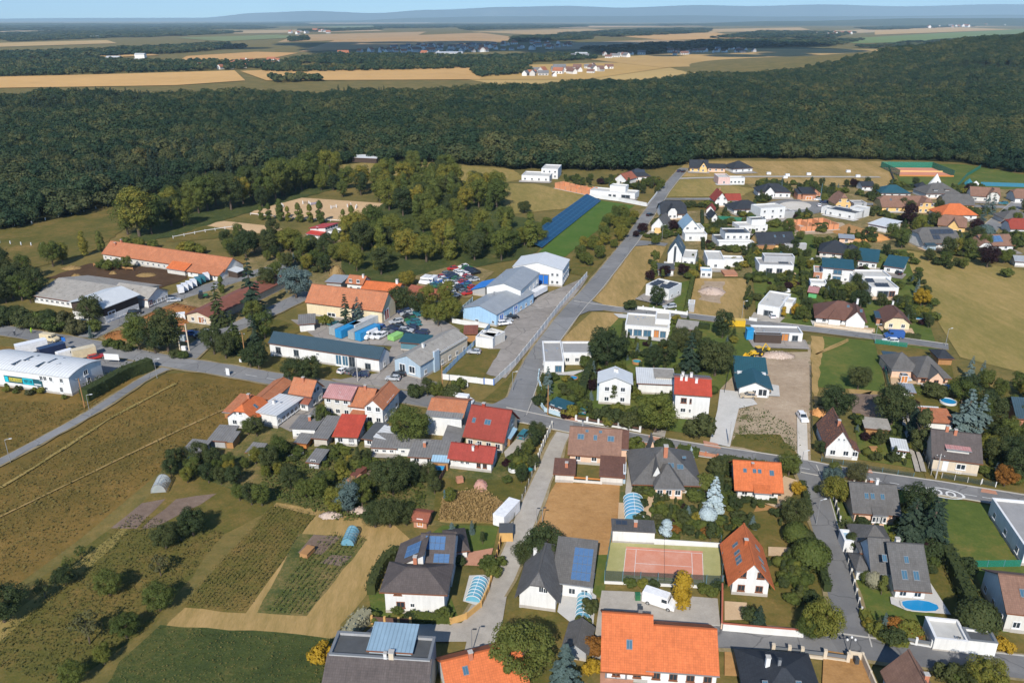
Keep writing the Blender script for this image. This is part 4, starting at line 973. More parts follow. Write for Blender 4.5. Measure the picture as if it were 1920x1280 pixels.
B('big cream barn with tall orange tiled roof', 'the cream barn', (577, 590), (717, 608), (743, 590), 4.7, 'gx', 4.4, 'cream', 't_orange_old', (0, 0), name='barn', cat='barn', group=WORKS, o=.4, dr=(('r', .35, 3.2, 3.8, 'door_red'), ('f', .33, 3.2, 1.4, 'glass')), win=(('f', .62, 1, .6, 1.6),))
B('small white house with orange gable roof behind the cream barn', 'the white house behind the barn', (652, 547), (680, 550), 6, 3.6, 'gx', 1.8, 'white', 't_orange_old', (2, 2), (1, 2), group=WORKS, ch=((.9, .4, 'white'),))
B('low wing with bright orange roof behind the cream barn', 'the bright orange barn wing', (680, 552), (745, 558), 7, 2.4, 'gx', 1.6, 'cream', 't_orange', (3, 1), name='outbuilding', cat='outbuilding', group=WORKS, ch=((.9, .5, 'white', .8, 1.4),))
B('narrow outbuilding with rusty tiled roof beside the scrapyard', 'the rusty roofed outbuilding', (765, 556), (830, 568), 6, 2.2, 'gx', 1.2, 'brickwall', 't_rust', name='outbuilding', cat='outbuilding', group=WORKS)
B('long white hall with slate blue roof and tall glass doors', 'the slate blue roofed hall', (508, 667), (712, 699), (744, 686), 4.2, 'gx', 2.3, 'white', 'm_slate', (0, 0), (1, 1), name='workshop_hall', cat='hall', group=WORKS, o=.3,
  win=(('f', .08, 1.2, 1.7, 2.0, 'frame_grey'), ('f', .25, 1.2, 1.7, 2.0, 'frame_grey'), ('f', .45, .6, 1, .5), ('f', .45, 2.6, 1, .5), ('f', .64, .4, 2.0, 3.4, 'frame_white', 'glass_blue'), ('f', .7, .4, 2.0, 3.4, 'frame_white', 'glass_blue'), ('f', .76, .4, 2.0, 3.4, 'frame_grey'), ('f', .9, .4, 1.8, 2.0, 'frame_grey')))
B('workshop with grey weathered roof and blue grey gable front', 'the blue grey workshop', None, (789, 712), (876, 659), 4.4, 'gy', 1.9, 'greyblue', 'm_asbestos', (0, 0), (5, 1), W=8.6, name='workshop', cat='workshop', group=WORKS, o=.35, win=(('f', .3, 1.3, 2.1, 2.2), ('f', .68, 1.3, 2.1, 2.2)), ch=((.55, .3, 'white', .6, 1.3),), wings=((1.0, 1.06, .26, .36, 5.6, 'flat', 0, 'greyblue', 'f_grey', (0, 0)), (1.0, 1.012, .36, 1.0, 4.2, 'flat', 0, 'beige', 'f_grey', (0, 0), (4, 1))))
B('dark teal metal shed in the works yard', 'the dark teal shed', (752, 657), (800, 661), 5, 2.8, 'mf', .5, 'tealwall', 'm_blue', name='metal_shed', cat='shed', group=WORKS)
B('light blue hall with grey shallow roof at the company yard', 'the light blue hall', None, (931, 613), (1000, 571), 4.3, 'gy', 1.8, 'bluewall', 'm_grey', (0, 0), (7, 1), W=12.5, name='hall', cat='hall', group=WORKS, o=.3, win=(('f', .9, 1.0, .9, .9), ('f', .42, .4, 1.4, .9)), dr=(('r', .12, 2.6, 3.2, 'door_blue'), ('r', .5, 2.6, 3.2, 'door_blue')), vents=2)
B('taller pale hall with grey roof between the blue hall and the white hall', 'the pale grey roofed hall', None, (976, 580), (1010, 546), 6.8, 'gy', 1.8, 'white', 'm_grey', (0, 0), (5, 2), W=12, name='hall', cat='hall', group=WORKS, o=.3, vents=1, win=(('f', .25, 4.6, 1.4, .7),))
B('white hall edged in blue with a blue roller door', 'the blue edged white hall', (962, 531), (1054, 538), (1077, 518), 6.4, 'gy', 2.2, 'white', 'm_white', (0, 0), (5, 2), name='hall', cat='hall', group=WORKS, o=.25, dr=(('f', .62, 4.2, 4.0, 'door_blue'),), win=(('f', .8, 3.8, .9, 1.2), ('f', .9, 3.8, .9, 1.2), ('f', .8, 1.0, .9, 1.2), ('f', .9, 1.0, .9, 1.2)))
B('open shelter with bright blue roof beside the pale hall', 'the bright blue shelter', (886, 553), (910, 556), 9, 2.2, 'ml', 1.6, 'greywall', 'm_brightblue', name='shelter', cat='shelter', group=WORKS)
WH = B('white metal warehouse with curved roof and painted banner', 'the white curved roof warehouse', (-40, 718), (136, 742), (197, 709), 5.2, 'arch', 1.0, 'white', 'm_white', (0, 0), (0, 0), name='warehouse', cat='warehouse', group=WORKS, o=.2, win=(('f', .71, 3.4, 1.0, 1.3), ('f', .75, 3.4, 1.0, 1.3), ('f', .81, 3.4, 1.0, 1.3), ('f', .92, 3.4, 1.0, 1.3), ('f', .66, .8, .9, .8), ('f', .74, .8, .9, .8), ('f', .9, .6, 1.0, 1.6), ('r', .5, 3.4, 1.5, 1.5), ('r', .55, .4, 1.3, 2.2)), vents=4)
B('clubhouse with red metal roof beside the sand arena', 'the red roofed clubhouse', (583, 444), (611, 448), 9, 5.2, 'mr', -1.2, 'white', 'm_red', (1, 2), (5, 2), name='clubhouse', cat='house', group=FARM, wings=((.1, 1.0, -.4, 0, 2.4, 'mf', .7, 'white', 'm_red'),))
B('forest hut with pale roof at the edge of the meadow', 'the pale roofed forest hut', (660, 305), (706, 307), 8, 3.4, 'mf', .8, 'darkwood', 'm_light', name='hut', cat='hut')
# ------------------------------------------------------------------ old row along the main road
B('white house with orange half hipped roof at the field end of the row', 'the orange half hipped house', None, (480, 806), (508, 780), 3.0, 'hy', 2.8, 'white', 't_orange', (2, 1), W=7, group=OLD, win=(('f', .5, 3.6, .9, 1.1), ('f', .3, 3.6, .7, .9)), sk=((.78, .5),), ch=((.5, .6),), wings=((-.45, 0, .5, 1.6, 2.0, 'mf', .8, 'wood', 't_orange_old'), (.1, .8, 1.0, 3.0, 2.4, 'gy', 1.0, 'white', 't_orange_old')))
B('narrow white house with pale flat sheet roof', 'the pale sheet roofed house', None, (521, 803), (567, 768), 3.2, 'mb', .4, 'white', 'm_white', (0, 0), (6, 1), W=6, group=OLD, ch=((.3, .5, 'white', .6, 1.0),), vents=1)
B('orange tiled gable house with white attic wall beside the main road', 'the orange gable house', (548, 762), (585, 768), (615, 752), 4.2, 'gx', 2.6, 'white', 't_orange_old', (2, 1), (2, 2), group=OLD, ch=((.45, .4),), wings=((.55, 1.0, -.3, 0, 2.4, 'mf', .7, 'white', 't_rust', (1, 1)),))
B('white house with faded pink metal roof', 'the faded pink roofed house', (611, 778), (659, 784), 8, 5.0, 'gx', 1.6, 'offwhite', 'm_pink', (3, 2), (0, 0), group=OLD, o=.3)
B('white house with orange roof and tall cross gable with balcony', 'the cross gable house with balcony', (659, 783), (693, 787), 9, 3.6, 'gx', 2.6, 'white', 't_orange_old', (1, 1), group=OLD, ch=((.5, .45),), wings=((1.0, 1.95, -.25, .9, 4.8, 'gy', 2.0, 'white', 't_orange_old', (2, 2), (3, 2)),))
B('garden shed with old orange roof behind the cross gable house', 'the orange garden shed', (655, 797), (674, 799), 4.5, 1.8, 'mf', 0.6, 'brickwall', 't_orange_old', name='shed', cat='shed', group=OLD)
B('white outbuilding with dark flat roof and little chimney', 'the dark flat roofed outbuilding', (550, 822), (592, 824), 6.5, 2.6, 'mb', .3, 'white', 'm_shed', (2, 1), name='outbuilding', cat='outbuilding', group=OLD, ch=((.55, .6),), wings=((.4, 1.0, 1.0, 1.6, 2.6, 'mb', .2, 'white', 'm_shed'),), ws=(1.0, .5))
B('plain outbuilding with pitched grey sheet roof', 'the grey sheet outbuilding', (590, 836), (614, 838), 9, 2.3, 'mf', 0.6, 'dirty', 'm_shed', (0, 0), (2, 1), name='outbuilding', cat='outbuilding', group=OLD)
B('cottage with bright scarlet roof among the sheds', 'the scarlet roofed cottage', (629, 835), (670, 837), 7.2, 2.6, 'mf', 1.4, 'white', 't_redbright', (2, 1), (2, 1), group=OLD, dr=(('f', .75, 1.2, 2.0, 'door_white'),))
B('low outbuilding with black felt roof beside the scarlet cottage', 'the black felt roofed outbuilding', (684, 838), (703, 841), 6.5, 2.4, 'mf', 0.4, 'white', 'f_dark', (1, 1), name='outbuilding', cat='outbuilding', group=OLD, wings=((1.0, 2.3, .1, .9, 2.5, 'mr', .3, 'white', 'm_white'),))
B('low grey roofed outbuilding with white and brick front', 'the brick fronted outbuilding', (700, 853), (742, 855), 4.6, 2.2, 'mf', 0.6, 'white', 'm_shed', (3, 1), name='outbuilding', cat='outbuilding', group=OLD, wings=((1.0, 1.65, .05, .85, 2.4, 'mf', .8, 'white', 'm_shed', (1, 1)),), ws=(.9, .6))
B('small timber shed with grey slanted roof in the gardens', 'the slanted garden shed', (580, 877), (598, 879), 4.5, 1.7, 'mf', 0.3, 'greywall', 'm_shed', (1, 1), name='garden_shed', cat='shed', group=OLD, plinth=False)
B('L shaped outbuilding with dark grey roof and blue patch', 'the L shaped grey outbuilding', (770, 872), (842, 876), 5.6, 2.4, 'mf', 0.7, 'white', 'm_shed', (3, 1), name='outbuilding', cat='outbuilding', group=OLD, ch=((.3, .6),), wings=((.62, 1.0, -.25, 0, 2.3, 'mf', .3, 'wood', 'm_sky'), (.72, 1.12, 1.0, 2.6, 2.4, 'mr', .5, 'white', 'm_shed')))
B('white two storey house with grey eaves and orange upper roof', 'the white two storey house', (805, 812), (867, 818), 9, 5.3, 'gx', 1.7, 'white', 't_orange_old', (4, 2), (0, 0), group=OLD, frame='frame_brown', wings=((-.03, 1.0, -.06, .22, 5.2, 'mf', .75, 'white', 'm_shed'),))
B('big house with steep dark red roof and beige gable', 'the dark red roofed house', (874, 838), (942, 849), (976, 808), 3.4, 'gx', 4.6, 'beige', 't_darkred', (4, 1), (2, 2), group=OLD, o=.6, sk=((.5, .24, 1.5, 1.3), (.12, .24)), ch=((.28, .5, 't_redbright', .7, .9),), wings=((.98, 1.08, .3, .7, 2.2, 'mr', .2, 'wood', 'm_sky'),))
B('low white house with red roof in two tones', 'the two tone red roofed house', (844, 877), (921, 886), (937, 862), 2.8, 'gx', 1.9, 'white', 't_red', (0, 0), (1, 1), group=OLD, win=(('f', .12, 1.8, .9, .5), ('f', .3, 1.5, .8, .5), ('f', .43, 1.5, .8, .5), ('f', .7, 1.0, .9, 1.2, 'frame_brown'), ('f', .85, 1.0, .9, 1.2, 'frame_brown')), ch=((.6, .4, 't_redbright', .6, 1), (.52, .32, 'white', .5, .9)))
B('ramshackle grey shed at the field corner', 'the ramshackle grey shed', (396, 838), (426, 840), 5.5, 2.0, 'mf', 0.5, 'greywall', 'm_shed', name='shed', cat='shed', group=OLD, plinth=False, wings=((.9, 1.4, .0, .6, 2.0, 'mf', .4, 'wood', 'm_shed'),))
B('small grey roofed shed half hidden by trees at the field edge', 'the hidden grey shed', (347, 858), (376, 861), 4, 1.8, 'mf', 0.4, 'greywall', 'm_shed', name='shed', cat='shed', group=OLD, plinth=False)
B('brown shed with rust roof and orange door', 'the rust roofed garden shed', (776, 988), (800, 991), 3.2, 1.9, 'gx', 0.6, 'brickwall', 't_rust', name='garden_shed', cat='shed', group=OLD, dr=(('f', .5, 1.2, 1.8, 'orangewood'),), plinth=False)
B('small shed with grey roof beside the vegetable beds', 'the vegetable bed shed', (466, 854), (486, 856), 3, 1.1, 'mf', 0.3, 'white', 'm_shed', name='garden_shed', cat='shed', group=OLD, plinth=False)
B('tiny orange wooden hutch behind the outbuildings', 'the orange hutch', (557, 840), (575, 842), 3, 1.7, 'mf', .3, 'orangewood', 'm_shed', name='hutch', cat='shed', group=OLD, plinth=False)
# ------------------------------------------------------------------ middle plots, north of the east road
B('white two storey house with shallow pale metal roof and flower windows', 'the white house with metal roof', (1122, 757), (1181, 760), (1195, 742), 6.2, 'gy', 1.6, 'white', 'm_light', (2, 2), (1, 2), group=EASTG, ch=((.55, .5, 'white', .6, .9), (.48, .55, 'white', .5, .8)), wings=((-.06, 0, .3, .8, 4.6, 'flat', 0, 'greyblue', 'f_grey'),))
B('low white annex with pale flat roof', 'the low flat annex', (1196, 738), (1262, 741), 8, 3.2, 'mf', .5, 'white', 'm_light', (0, 0), name='annex', cat='annex', group=EASTG, wings=((.5, 1.0, .3, 1.05, 3.7, 'mb', .3, 'dirty', 'm_asbestos'),))
B('tall white house with roof half red tile and half dark felt', 'the half red roofed white house', (1263, 784), (1327, 789), 11, 6.8, 'gx', 1.9, 'white', 't_redbright', (0, 0), (2, 2), group=EASTG, o=.4, win=(('f', .25, 4.4, 1.4, 1.3, 'frame_brown'), ('f', .45, 4.4, .5, 1.2, 'frame_brown'), ('f', .25, 1.9, 1.3, 1.1), ('f', .45, 1.9, .5, 1.0), ('f', .25, .3, 1, .4)), ch=((.2, .52, 'white'), (.3, .4, 'white'), (.45, .5, 'white'), (.6, .35, 'white'), (.16, .4, 'white')), wings=((-.02, 1.02, .5, 1.05, 6.75, 'mb', 1.95, 'white', 'm_shed'),))
B('modern L shaped white bungalow with grey flat roof and terrace', 'the L shaped flat bungalow', (1020, 701), (1057, 701), 15, 3.2, 'flat', 0, 'white', 'f_grey', (0, 0), (0, 0), group=EASTG, win=(('f', .72, .35, 1.9, 2.2, 'frame_grey', 'glass_blue'), ('r', .15, .35, 1.4, 2.2, 'frame_grey'), ('l', .3, 1, 1, 1)), wings=((1.0, 2.5, .42, .98, 3.2, 'flat', 0, 'white', 'f_grey', (3, 1)),), vents=4)
B('little white hut with dark blue roof at the bend', 'the blue roofed corner hut', (1029, 771), (1057, 781), 3.4, 2.0, 'mf', 0.3, 'white', 'm_blue', (2, 1), name='hut', cat='hut', group=EASTG, plinth=False)
B('modern white villa with gravel flat roof and brown panel', 'the gravel roofed villa', (1171, 631), (1252, 637), 11, 3.4, 'flat', 0, 'white', 'f_gravel', (0, 0), (2, 1), group=EASTG, win=(('f', .3, .3, 2.6, 2.4, 'frame_grey', 'glass_blue'), ('f', .12, .3, 1.4, 2.4, 'frame_grey', 'glass_blue'), ('f', .52, .3, 2.4, 2.4, 'frame_grey', 'glass_blue'), ('f', .88, .3, 1.8, 2.4, 'frame_grey', 'glass_blue')), dr=(('f', .73, 1.6, 2.6, 'orangewood'),), wings=((.68, 1.02, .35, 1.0, 4.6, 'flat', 0, 'white', 'f_gravel', (0, 0), (2, 2)),), vents=5)
B('new white house with dark teal roofs on the bare plot', 'the new teal roofed house', (1385, 742), (1441, 746), 7.2, 2.9, 'gy', 1.7, 'white', 'm_blue', (0, 0), (0, 0), group=EASTG, o=.8, win=(('f', .5, 1.0, 1.0, 1.0), ('f', .78, .3, 2.4, 2.2, 'frame_white')), wings=((-.05, 1.02, 1.15, 2.05, 3.2, 'mf', 1.6, 'white', 'm_blue', (3, 1)), (.0, .97, 1.0, 1.15, 3.0, 'flat', 0, 'white', 'f_grey')))
B('flat roofed modern house with wooden middle and dark terrace', 'the wood fronted flat house', (1412, 640), (1503, 643), 6, 2.6, 'flat', 0, 'white', 'f_grey', (0, 0), group=NEW, win=(('f', .15, .3, 3.2, 2.3, 'frame_grey'), ('f', .4, .3, 3.2, 2.3, 'frame_grey'), ('f', .85, .6, 1.8, 1.8, 'frame_grey')), dr=(('f', .62, 3.0, 2.6, 'orangewood'),), wings=((-.0, .55, -.3, 0, 2.6, 'flat', 0, 'darkwood', 'f_dark'),), vents=3)
B('tiny garden house with pinkish roof behind the villa garden', 'the pinkish garden house', (1268, 628), (1302, 632), 6, 2.4, 'mf', .4, 'dirty', 'm_asbestos', name='garden_shed', cat='shed', group=EASTG, plinth=False)
# ------------------------------------------------------------------ south side, around the gravel lane
B('house with large brown tiled roof and three roof windows', 'the large brown roofed house', (1068, 868), (1159, 875), 8.6, 2.8, 'gx', 4.0, 'peach', 't_brownlight', (3, 1), group=SOUTH, sk=((.2, .3, 1.5, 1.3), (.5, .3), (.82, .3, 1.5, 1.3), (.32, .42, .7, .6), (.6, .42, .7, .6)), ch=((.22, .55, 'metal', .3, 1.6),), wings=((1.0, 1.16, .3, .9, 3.2, 'mf', 1.5, 'peach', 't_brown'),))
B('garage with brown roof at the lane', 'the brown roofed lane garage', (1041, 903), (1074, 905), 4.6, 2.2, 'mf', .5, 'offwhite', 't_brown', name='garage', cat='garage', group=SOUTH, ch=((.6, .45),))
B('garage with brown roof beside the dry plot', 'the brown roofed plot garage', (1127, 907), (1167, 910), 6.4, 2.2, 'mf', .6, 'offwhite', 't_brown', name='garage', cat='garage', group=SOUTH, wings=((1.02, 1.13, .1, .8, 2.2, 'flat', 0, 'greyblue', 'f_grey'),))
B('sprawling house with dark grey hipped roof, peaked dormer and orange chimney', 'the sprawling grey hipped house', (1190, 922), (1308, 925), 12.5, 2.8, 'hip', 4.4, 'peach', 't_grey', (0, 0), (2, 1), group=SOUTH, o=.8, win=(('f', .1, .4, 2.2, 1.9, 'frame_brown'), ('f', .88, .4, 2.0, 2.0), ('f', .22, .4, 1.2, 2.1, 'frame_brown')), ch=((.5, .36, 'chimney_brick', .8, 2.4),), sk=((.56, .22, .7, 1.2), (.6, .22, .7, 1.2), (.7, .2, .7, 1.2), (.75, .2, .7, 1.2), (.8, .34, .8, .6)),
  wings=((.3, .72, -.18, .5, 2.8, 'hip', 2.8, 'peach', 't_grey', (3, 1)), (.3, .42, .9, 1.12, 3.0, 'gy', 3.0, 'peach', 't_grey'), (.28, .4, .06, .4, 4.0, 'gy', 2.0, 'white', 't_grey', (1, 1))))
B('low white pool house with grey roof and two dark panels', 'the low pool house', (1148, 1018), (1226, 1022), 4.2, 2.4, 'mb', 0.5, 'white', 't_grey', name='pool_house', cat='pool house', group=SOUTH, sp=((.08, .36, .45, .85, 2, 1, 'solar_dark'),), ch=((.55, .4),), o=.2)
B('steep orange roofed house with timbered white gable and balcony', 'the timbered orange house', (1371, 1114), (1438, 1119), 9.8, 3.4, 'gy', 3.7, 'white', 't_orange', (2, 2), group=SOUTH, o=.85, frame='frame_brown', ch=((.43, .55, 't_orange', .6, .9),), sk=((.2, .72), (.2, .5), (.2, .35), (.2, .24), (.83, .7), (.85, .38, .9, 1.4), (.86, .18)))
B('orange roofed house with low eaves beside the sandy drive', 'the low eaved orange house', (1382, 934), (1457, 939), 9.2, 3.0, 'gx', 3.1, 'white', 't_orange', (3, 1), group=SOUTH, o=.9, sk=((.18, .3, .7, .9), (.42, .3, .7, .9), (.55, .3, .7, .9), (.85, .28, .9, 1.2)), ch=((.38, .4, 't_orange', .5, .8),), wings=((.4, .75, -.16, .02, 2.7, 'mf', .5, 'white', 't_orange'),))
B('big orange roofed house with stepped ridge beside the white van', 'the big stepped orange house', (1135, 1274), (1213, 1280), 11.5, 2.9, 'gx', 4.5, 'white', 't_orange', (2, 1), group=SOUTH, o=.8, frame='frame_brown', sk=((.55, .2, .9, 1.4),), ch=((.84, .68, 'metal', .6, 1.2),), wings=((1.0, 2.62, .0, .86, 2.85, 'gx', 3.5, 'white', 't_orange', (4, 1)),), dr=(('f', .25, 3.2, 1.8, 'door_white'),))
B('grey roofed white house with blue solar panels beside the lane', 'the lane house with solar panels', (974, 1138), (1041, 1147), 10, 3.2, 'hy', 3.5, 'white', 't_grey', (0, 0), group=SOUTH, o=.7, win=(('f', .6, 3.6, .8, 1.4), ('f', .72, 3.6, .7, 1.0)), ch=((.2, .85, 'white', .6, 1.0),), wings=((.85, 1.9, .38, 1.12, 3.2, 'mf', 3.2, 'white', 't_grey', (3, 1), (2, 1)),), sp=((1.32, 1.86, .42, .98, 4, 4, 'solar_cell', 1),))
B('small grey tiled shed beside the silvery spruce', 'the small grey tiled shed', (1058, 1232), (1098, 1240), 5, 2.2, 'gy', 1.1, 'greywall', 't_grey', name='shed', cat='shed', group=SOUTH)
B('white house with brown grey roofs and two banks of solar panels', 'the white solar house', (724, 1148), (834, 1153), 6.4, 5.0, 'hip', 1.7, 'white', 't_greybrown', (0, 0), (1, 2), group=SOUTH, o=.7, win=(('f', .22, 3.7, 1.3, .9, 'frame_brown'), ('f', .26, 1.2, 1.4, 1.2, 'frame_brown'), ('f', .46, 1.4, .7, .8)), ch=((.42, .9, 'chimney_brick', .6, 1.6),), wings=((.05, .55, .95, 1.9, 4.6, 'ml', 2.6, 'white', 't_greybrown'), (.46, 1.02, 1.1, 2.5, 4.4, 'gx', 3.0, 'white', 't_greybrown', (2, 1))), sp=((.2, .46, 1.08, 1.6, 3, 2, 'solar_cell', 1), (.52, .88, 1.42, 1.74, 4, 2, 'solar_cell', 2), (.7, .98, 1.13, 1.34, 3, 1, 'solar_cell', 2)))
B('grey hipped garage behind the solar house', 'the hipped garage', (842, 1052), (876, 1048), 6, 2.4, 'hip', 1.6, 'white', 't_greybrown', name='garage', cat='garage', group=SOUTH)
B('large house with brown tiled front roof and pale blue raised roof', 'the pale blue topped house', (617, 1230, 6.2), (806, 1242, 6.2), 4.6, 6.2, 'flat', 0, 'greywall', 'f_dark', group=SOUTH, o=.3, ch=((.62, .06, 'beige', .7, 1.3), (.56, .04, 'white', .45, 1.1)), wings=((.0, 1.0, -1.1, 0, 2.9, 'mf', 3.4, 'white', 't_greybrown'), (.38, .8, .25, 1.25, 6.9, 'mf', .5, 'greyblue', 'm_bluegrey')))
B('orange roofed house rotated to the lane end', 'the lane end orange house', (848, 1335), (985, 1298), 8, 2.6, 'gx', 3.0, 'white', 't_orange', group=SOUTH, sk=((.85, .3, .8, 1.3), (.25, .3)), ch=((.35, .45),))
B('dark hipped roof house behind stone pillars', 'the dark hipped pillar house', (1410, 1372), (1545, 1382), 12, 3.0, 'hip', 3.0, 'beige', 't_dark', group=SOUTH, o=.7, ch=((.3, .6, 'white', .6, 1.2), (.45, .55, 'metal', .4, 1.2)), sk=((.68, .32), (.2, .3)))
B('old house with steep brown roof and brick chimneys', 'the steep brown cottage', (1668, 1223, 6.5), (1742, 1227, 6.5), 11, 3.2, 'gy', 3.6, 'white', 't_brownlight', back=True, group=SOUTH, ch=((.55, .55), (.7, .35)), wings=((1.0, 2.4, .1, .62, 2.6, 'gx', 1.8, 'white', 't_brown'),))
# ------------------------------------------------------------------ east side
B('peach house with grey roof, bay window and three roof lights', 'the peach bay window house', (1600, 979), (1677, 984), 8.6, 3.0, 'gx', 3.3, 'peach', 't_grey', (0, 0), (1, 1), group=EASTG, o=.7, sk=((.3, .25), (.45, .25), (.69, .25)), ch=((.47, .55, 'chimney_brick', .6, 1.0), (.6, .5, 'white', .5, 1.1)), wings=((.42, .7, -.1, .1, 2.8, 'mf', .8, 'peach', 't_grey', (3, 1)),))
B('large grey roofed house beside the kidney shaped pool', 'the grey roofed pool villa', (1676, 1124), (1731, 1128), 11.5, 3.0, 'gx', 4.3, 'white', 't_grey', (2, 1), group=EASTG, o=.7, sk=((.3, .12, 1.0, 1.7), (.7, .12, 1.0, 1.7), (-.3, .3, .8, 1.3), (.45, .3, .8, 1.3)), ch=((.6, .85, 'white', .7, 1.2),), wings=((-.62, .02, .3, 1.0, 3.0, 'gx', 3.9, 'white', 't_grey', (2, 1)), (-.68, .6, .78, 1.5, 2.9, 'hip', 2.8, 'white', 't_grey'), (-1.05, -.68, .4, .8, 2.2, 'hip', 1.2, 'white', 't_grey'), (-1.1, -.68, 1.05, 1.35, 2.3, 'flat', 0, 'frame_white', 'm_sky')))
B('white flat roofed garage with pale roof and two vent pipes', 'the pale flat garage', (1747, 1221), (1810, 1228), 4.8, 2.2, 'flat', 0, 'white', 'f_light', name='garage', cat='garage', group=EASTG, ch=((.68, .05, 'metal', .18, .9), (.74, .05, 'metal', .18, .8)), wings=((1.0, 1.85, .02, .62, 2.4, 'flat', 0, 'white', 'f_dark'),))
B('house with red brown roof and shaded side wall at the lower street', 'the red brown roofed house', (1880, 1183), (1965, 1193), 10, 4.2, 'gx', 3.0, 'offwhite', 't_brownlight', (2, 1), (0, 0), (3, 1), group=EASTG, sk=((.4, .25, 1.0, 1.4), (.55, .25, 1.0, 1.4)))
B('long modern block with grey flat roof behind the green lawn', 'the long flat modern block', (1914, 1060), (2010, 1070), 16, 3.4, 'flat', 0, 'white', 'f_grey', (3, 1), (0, 0), (3, 1), group=EASTG)
B('old white house with steep patched brown roof', 'the patched roof house', (1547, 858), (1596, 862), 11, 3.0, 'gy', 4.0, 'white', 't_oldbrown', (2, 1), group=EASTG, o=.35, ch=((.46, .3),), win=(('f', .4, 4.6, .4, .5), ('f', .6, 4.6, .4, .5)), wings=((.98, 1.22, .0, .35, 2.4, 'mr', .8, 'white', 't_oldbrown', (1, 1)),))
B('cream house with dark brown roof, wide dormer and steps', 'the cream dormer house', (1745, 882), (1831, 893), 9.4, 3.7, 'gx', 3.9, 'beige', 't_greybrown', (0, 0), group=EASTG, o=.5, win=(('f', .62, 1.2, 1.9, 1.3), ('f', .6, .1, 1.0, .5)), dr=(('f', .28, 1.1, 2.4, 'door_white'),), ch=((.48, .45), (.3, .5)), wings=((.28, .76, .1, .4, 5.4, 'mf', .3, 'offwhite', 'm_pink', (2, 1)),))
B('small shed with rusty orange roof and pale blue back roof', 'the rusty orange shed', (1735, 806), (1783, 809), 5.5, 2.4, 'mf', .6, 'white', 't_orange_old', name='shed', cat='shed', group=EASTG, wings=((-.1, .75, .75, 1.2, 2.6, 'mf', .3, 'greywall', 'm_light'),), plinth=False)
B('bungalow with grey many angled roof and tan drive', 'the many angled bungalow', (1720, 721), (1775, 723), 12, 2.7, 'hip', 3.2, 'peach', 't_grey', (3, 1), group=EASTG, o=.7, frame='frame_brown', dr=(('f', -.48, 1.8, 2.2, 'orangewood'),), wings=((-.75, .2, .3, 1.1, 2.7, 'hip', 3.0, 'peach', 't_grey'), (.3, .75, -.12, .4, 2.7, 'gy', 1.8, 'peach', 't_grey', (1, 1))))
B('carport with dark teal roof beside the bungalow', 'the teal carport', (1662, 695), (1684, 697), 7, 2.5, 'mf', .3, 'wood', 'm_slate', name='carport', cat='carport', group=EASTG, plinth=False)
B('garden pavilion with dark hipped roof', 'the dark roofed pavilion', (1758, 684), (1783, 685), 6, 2.3, 'hip', 1.2, 'wood', 't_dark', name='pavilion', cat='pavilion', group=EASTG, plinth=False)
B('little white shed with grey roof beside the hedge', 'the little white shed', (1690, 748), (1711, 750), 4, 2.2, 'mf', .3, 'white', 'm_grey', name='garden_shed', cat='shed', group=EASTG, plinth=False)
B('open lean to store with patchwork tin roof', 'the patchwork tin lean to', (1622, 815), (1664, 819), 4, 2.0, 'mf', .4, 'wood', 'm_asbestos', name='lean_to', cat='shed', group=EASTG, plinth=False)
B('white greenhouse shed with pale roof on the lawn', 'the pale lawn shed', (1674, 856), (1697, 859), 4, 2.0, 'mf', .3, 'frame_white', 'm_light', (2, 1), name='garden_shed', cat='shed', group=EASTG, plinth=False)
B('grey roofed house behind the eastern trees', 'the house behind the trees', (1903, 802), (1960, 806), 9, 3.0, 'gx', 3.0, 'brickwall', 'm_slate', group=EASTG)
B('long bungalow with mauve brown hipped roof and garage', 'the mauve hipped bungalow', (1529, 607), (1619, 616), 12, 2.8, 'hip', 3.6, 'white', 't_brown', (3, 1), group=NEW, o=.7, dr=(('f', .88, 2.2, 2.0, 'door_red'),), sk=((.65, .35, .8, 1.0), (.92, .25)), ch=((.84, .5, 'white', .6, 1.2),), wings=((.62, 1.0, -.08, .7, 2.8, 'gy', 3.0, 'white', 't_brown'), (.26, .5, -.06, .5, 2.8, 'hip', 1.8, 'white', 't_brown')))
B('cream bungalow with brown half hipped gable', 'the cream half hipped bungalow', (1657, 618), (1703, 621), 10, 2.9, 'hy', 2.6, 'cream', 't_brown', (2, 1), group=NEW, o=.6, ch=((.5, .85, 'white', .5, 1.2),))
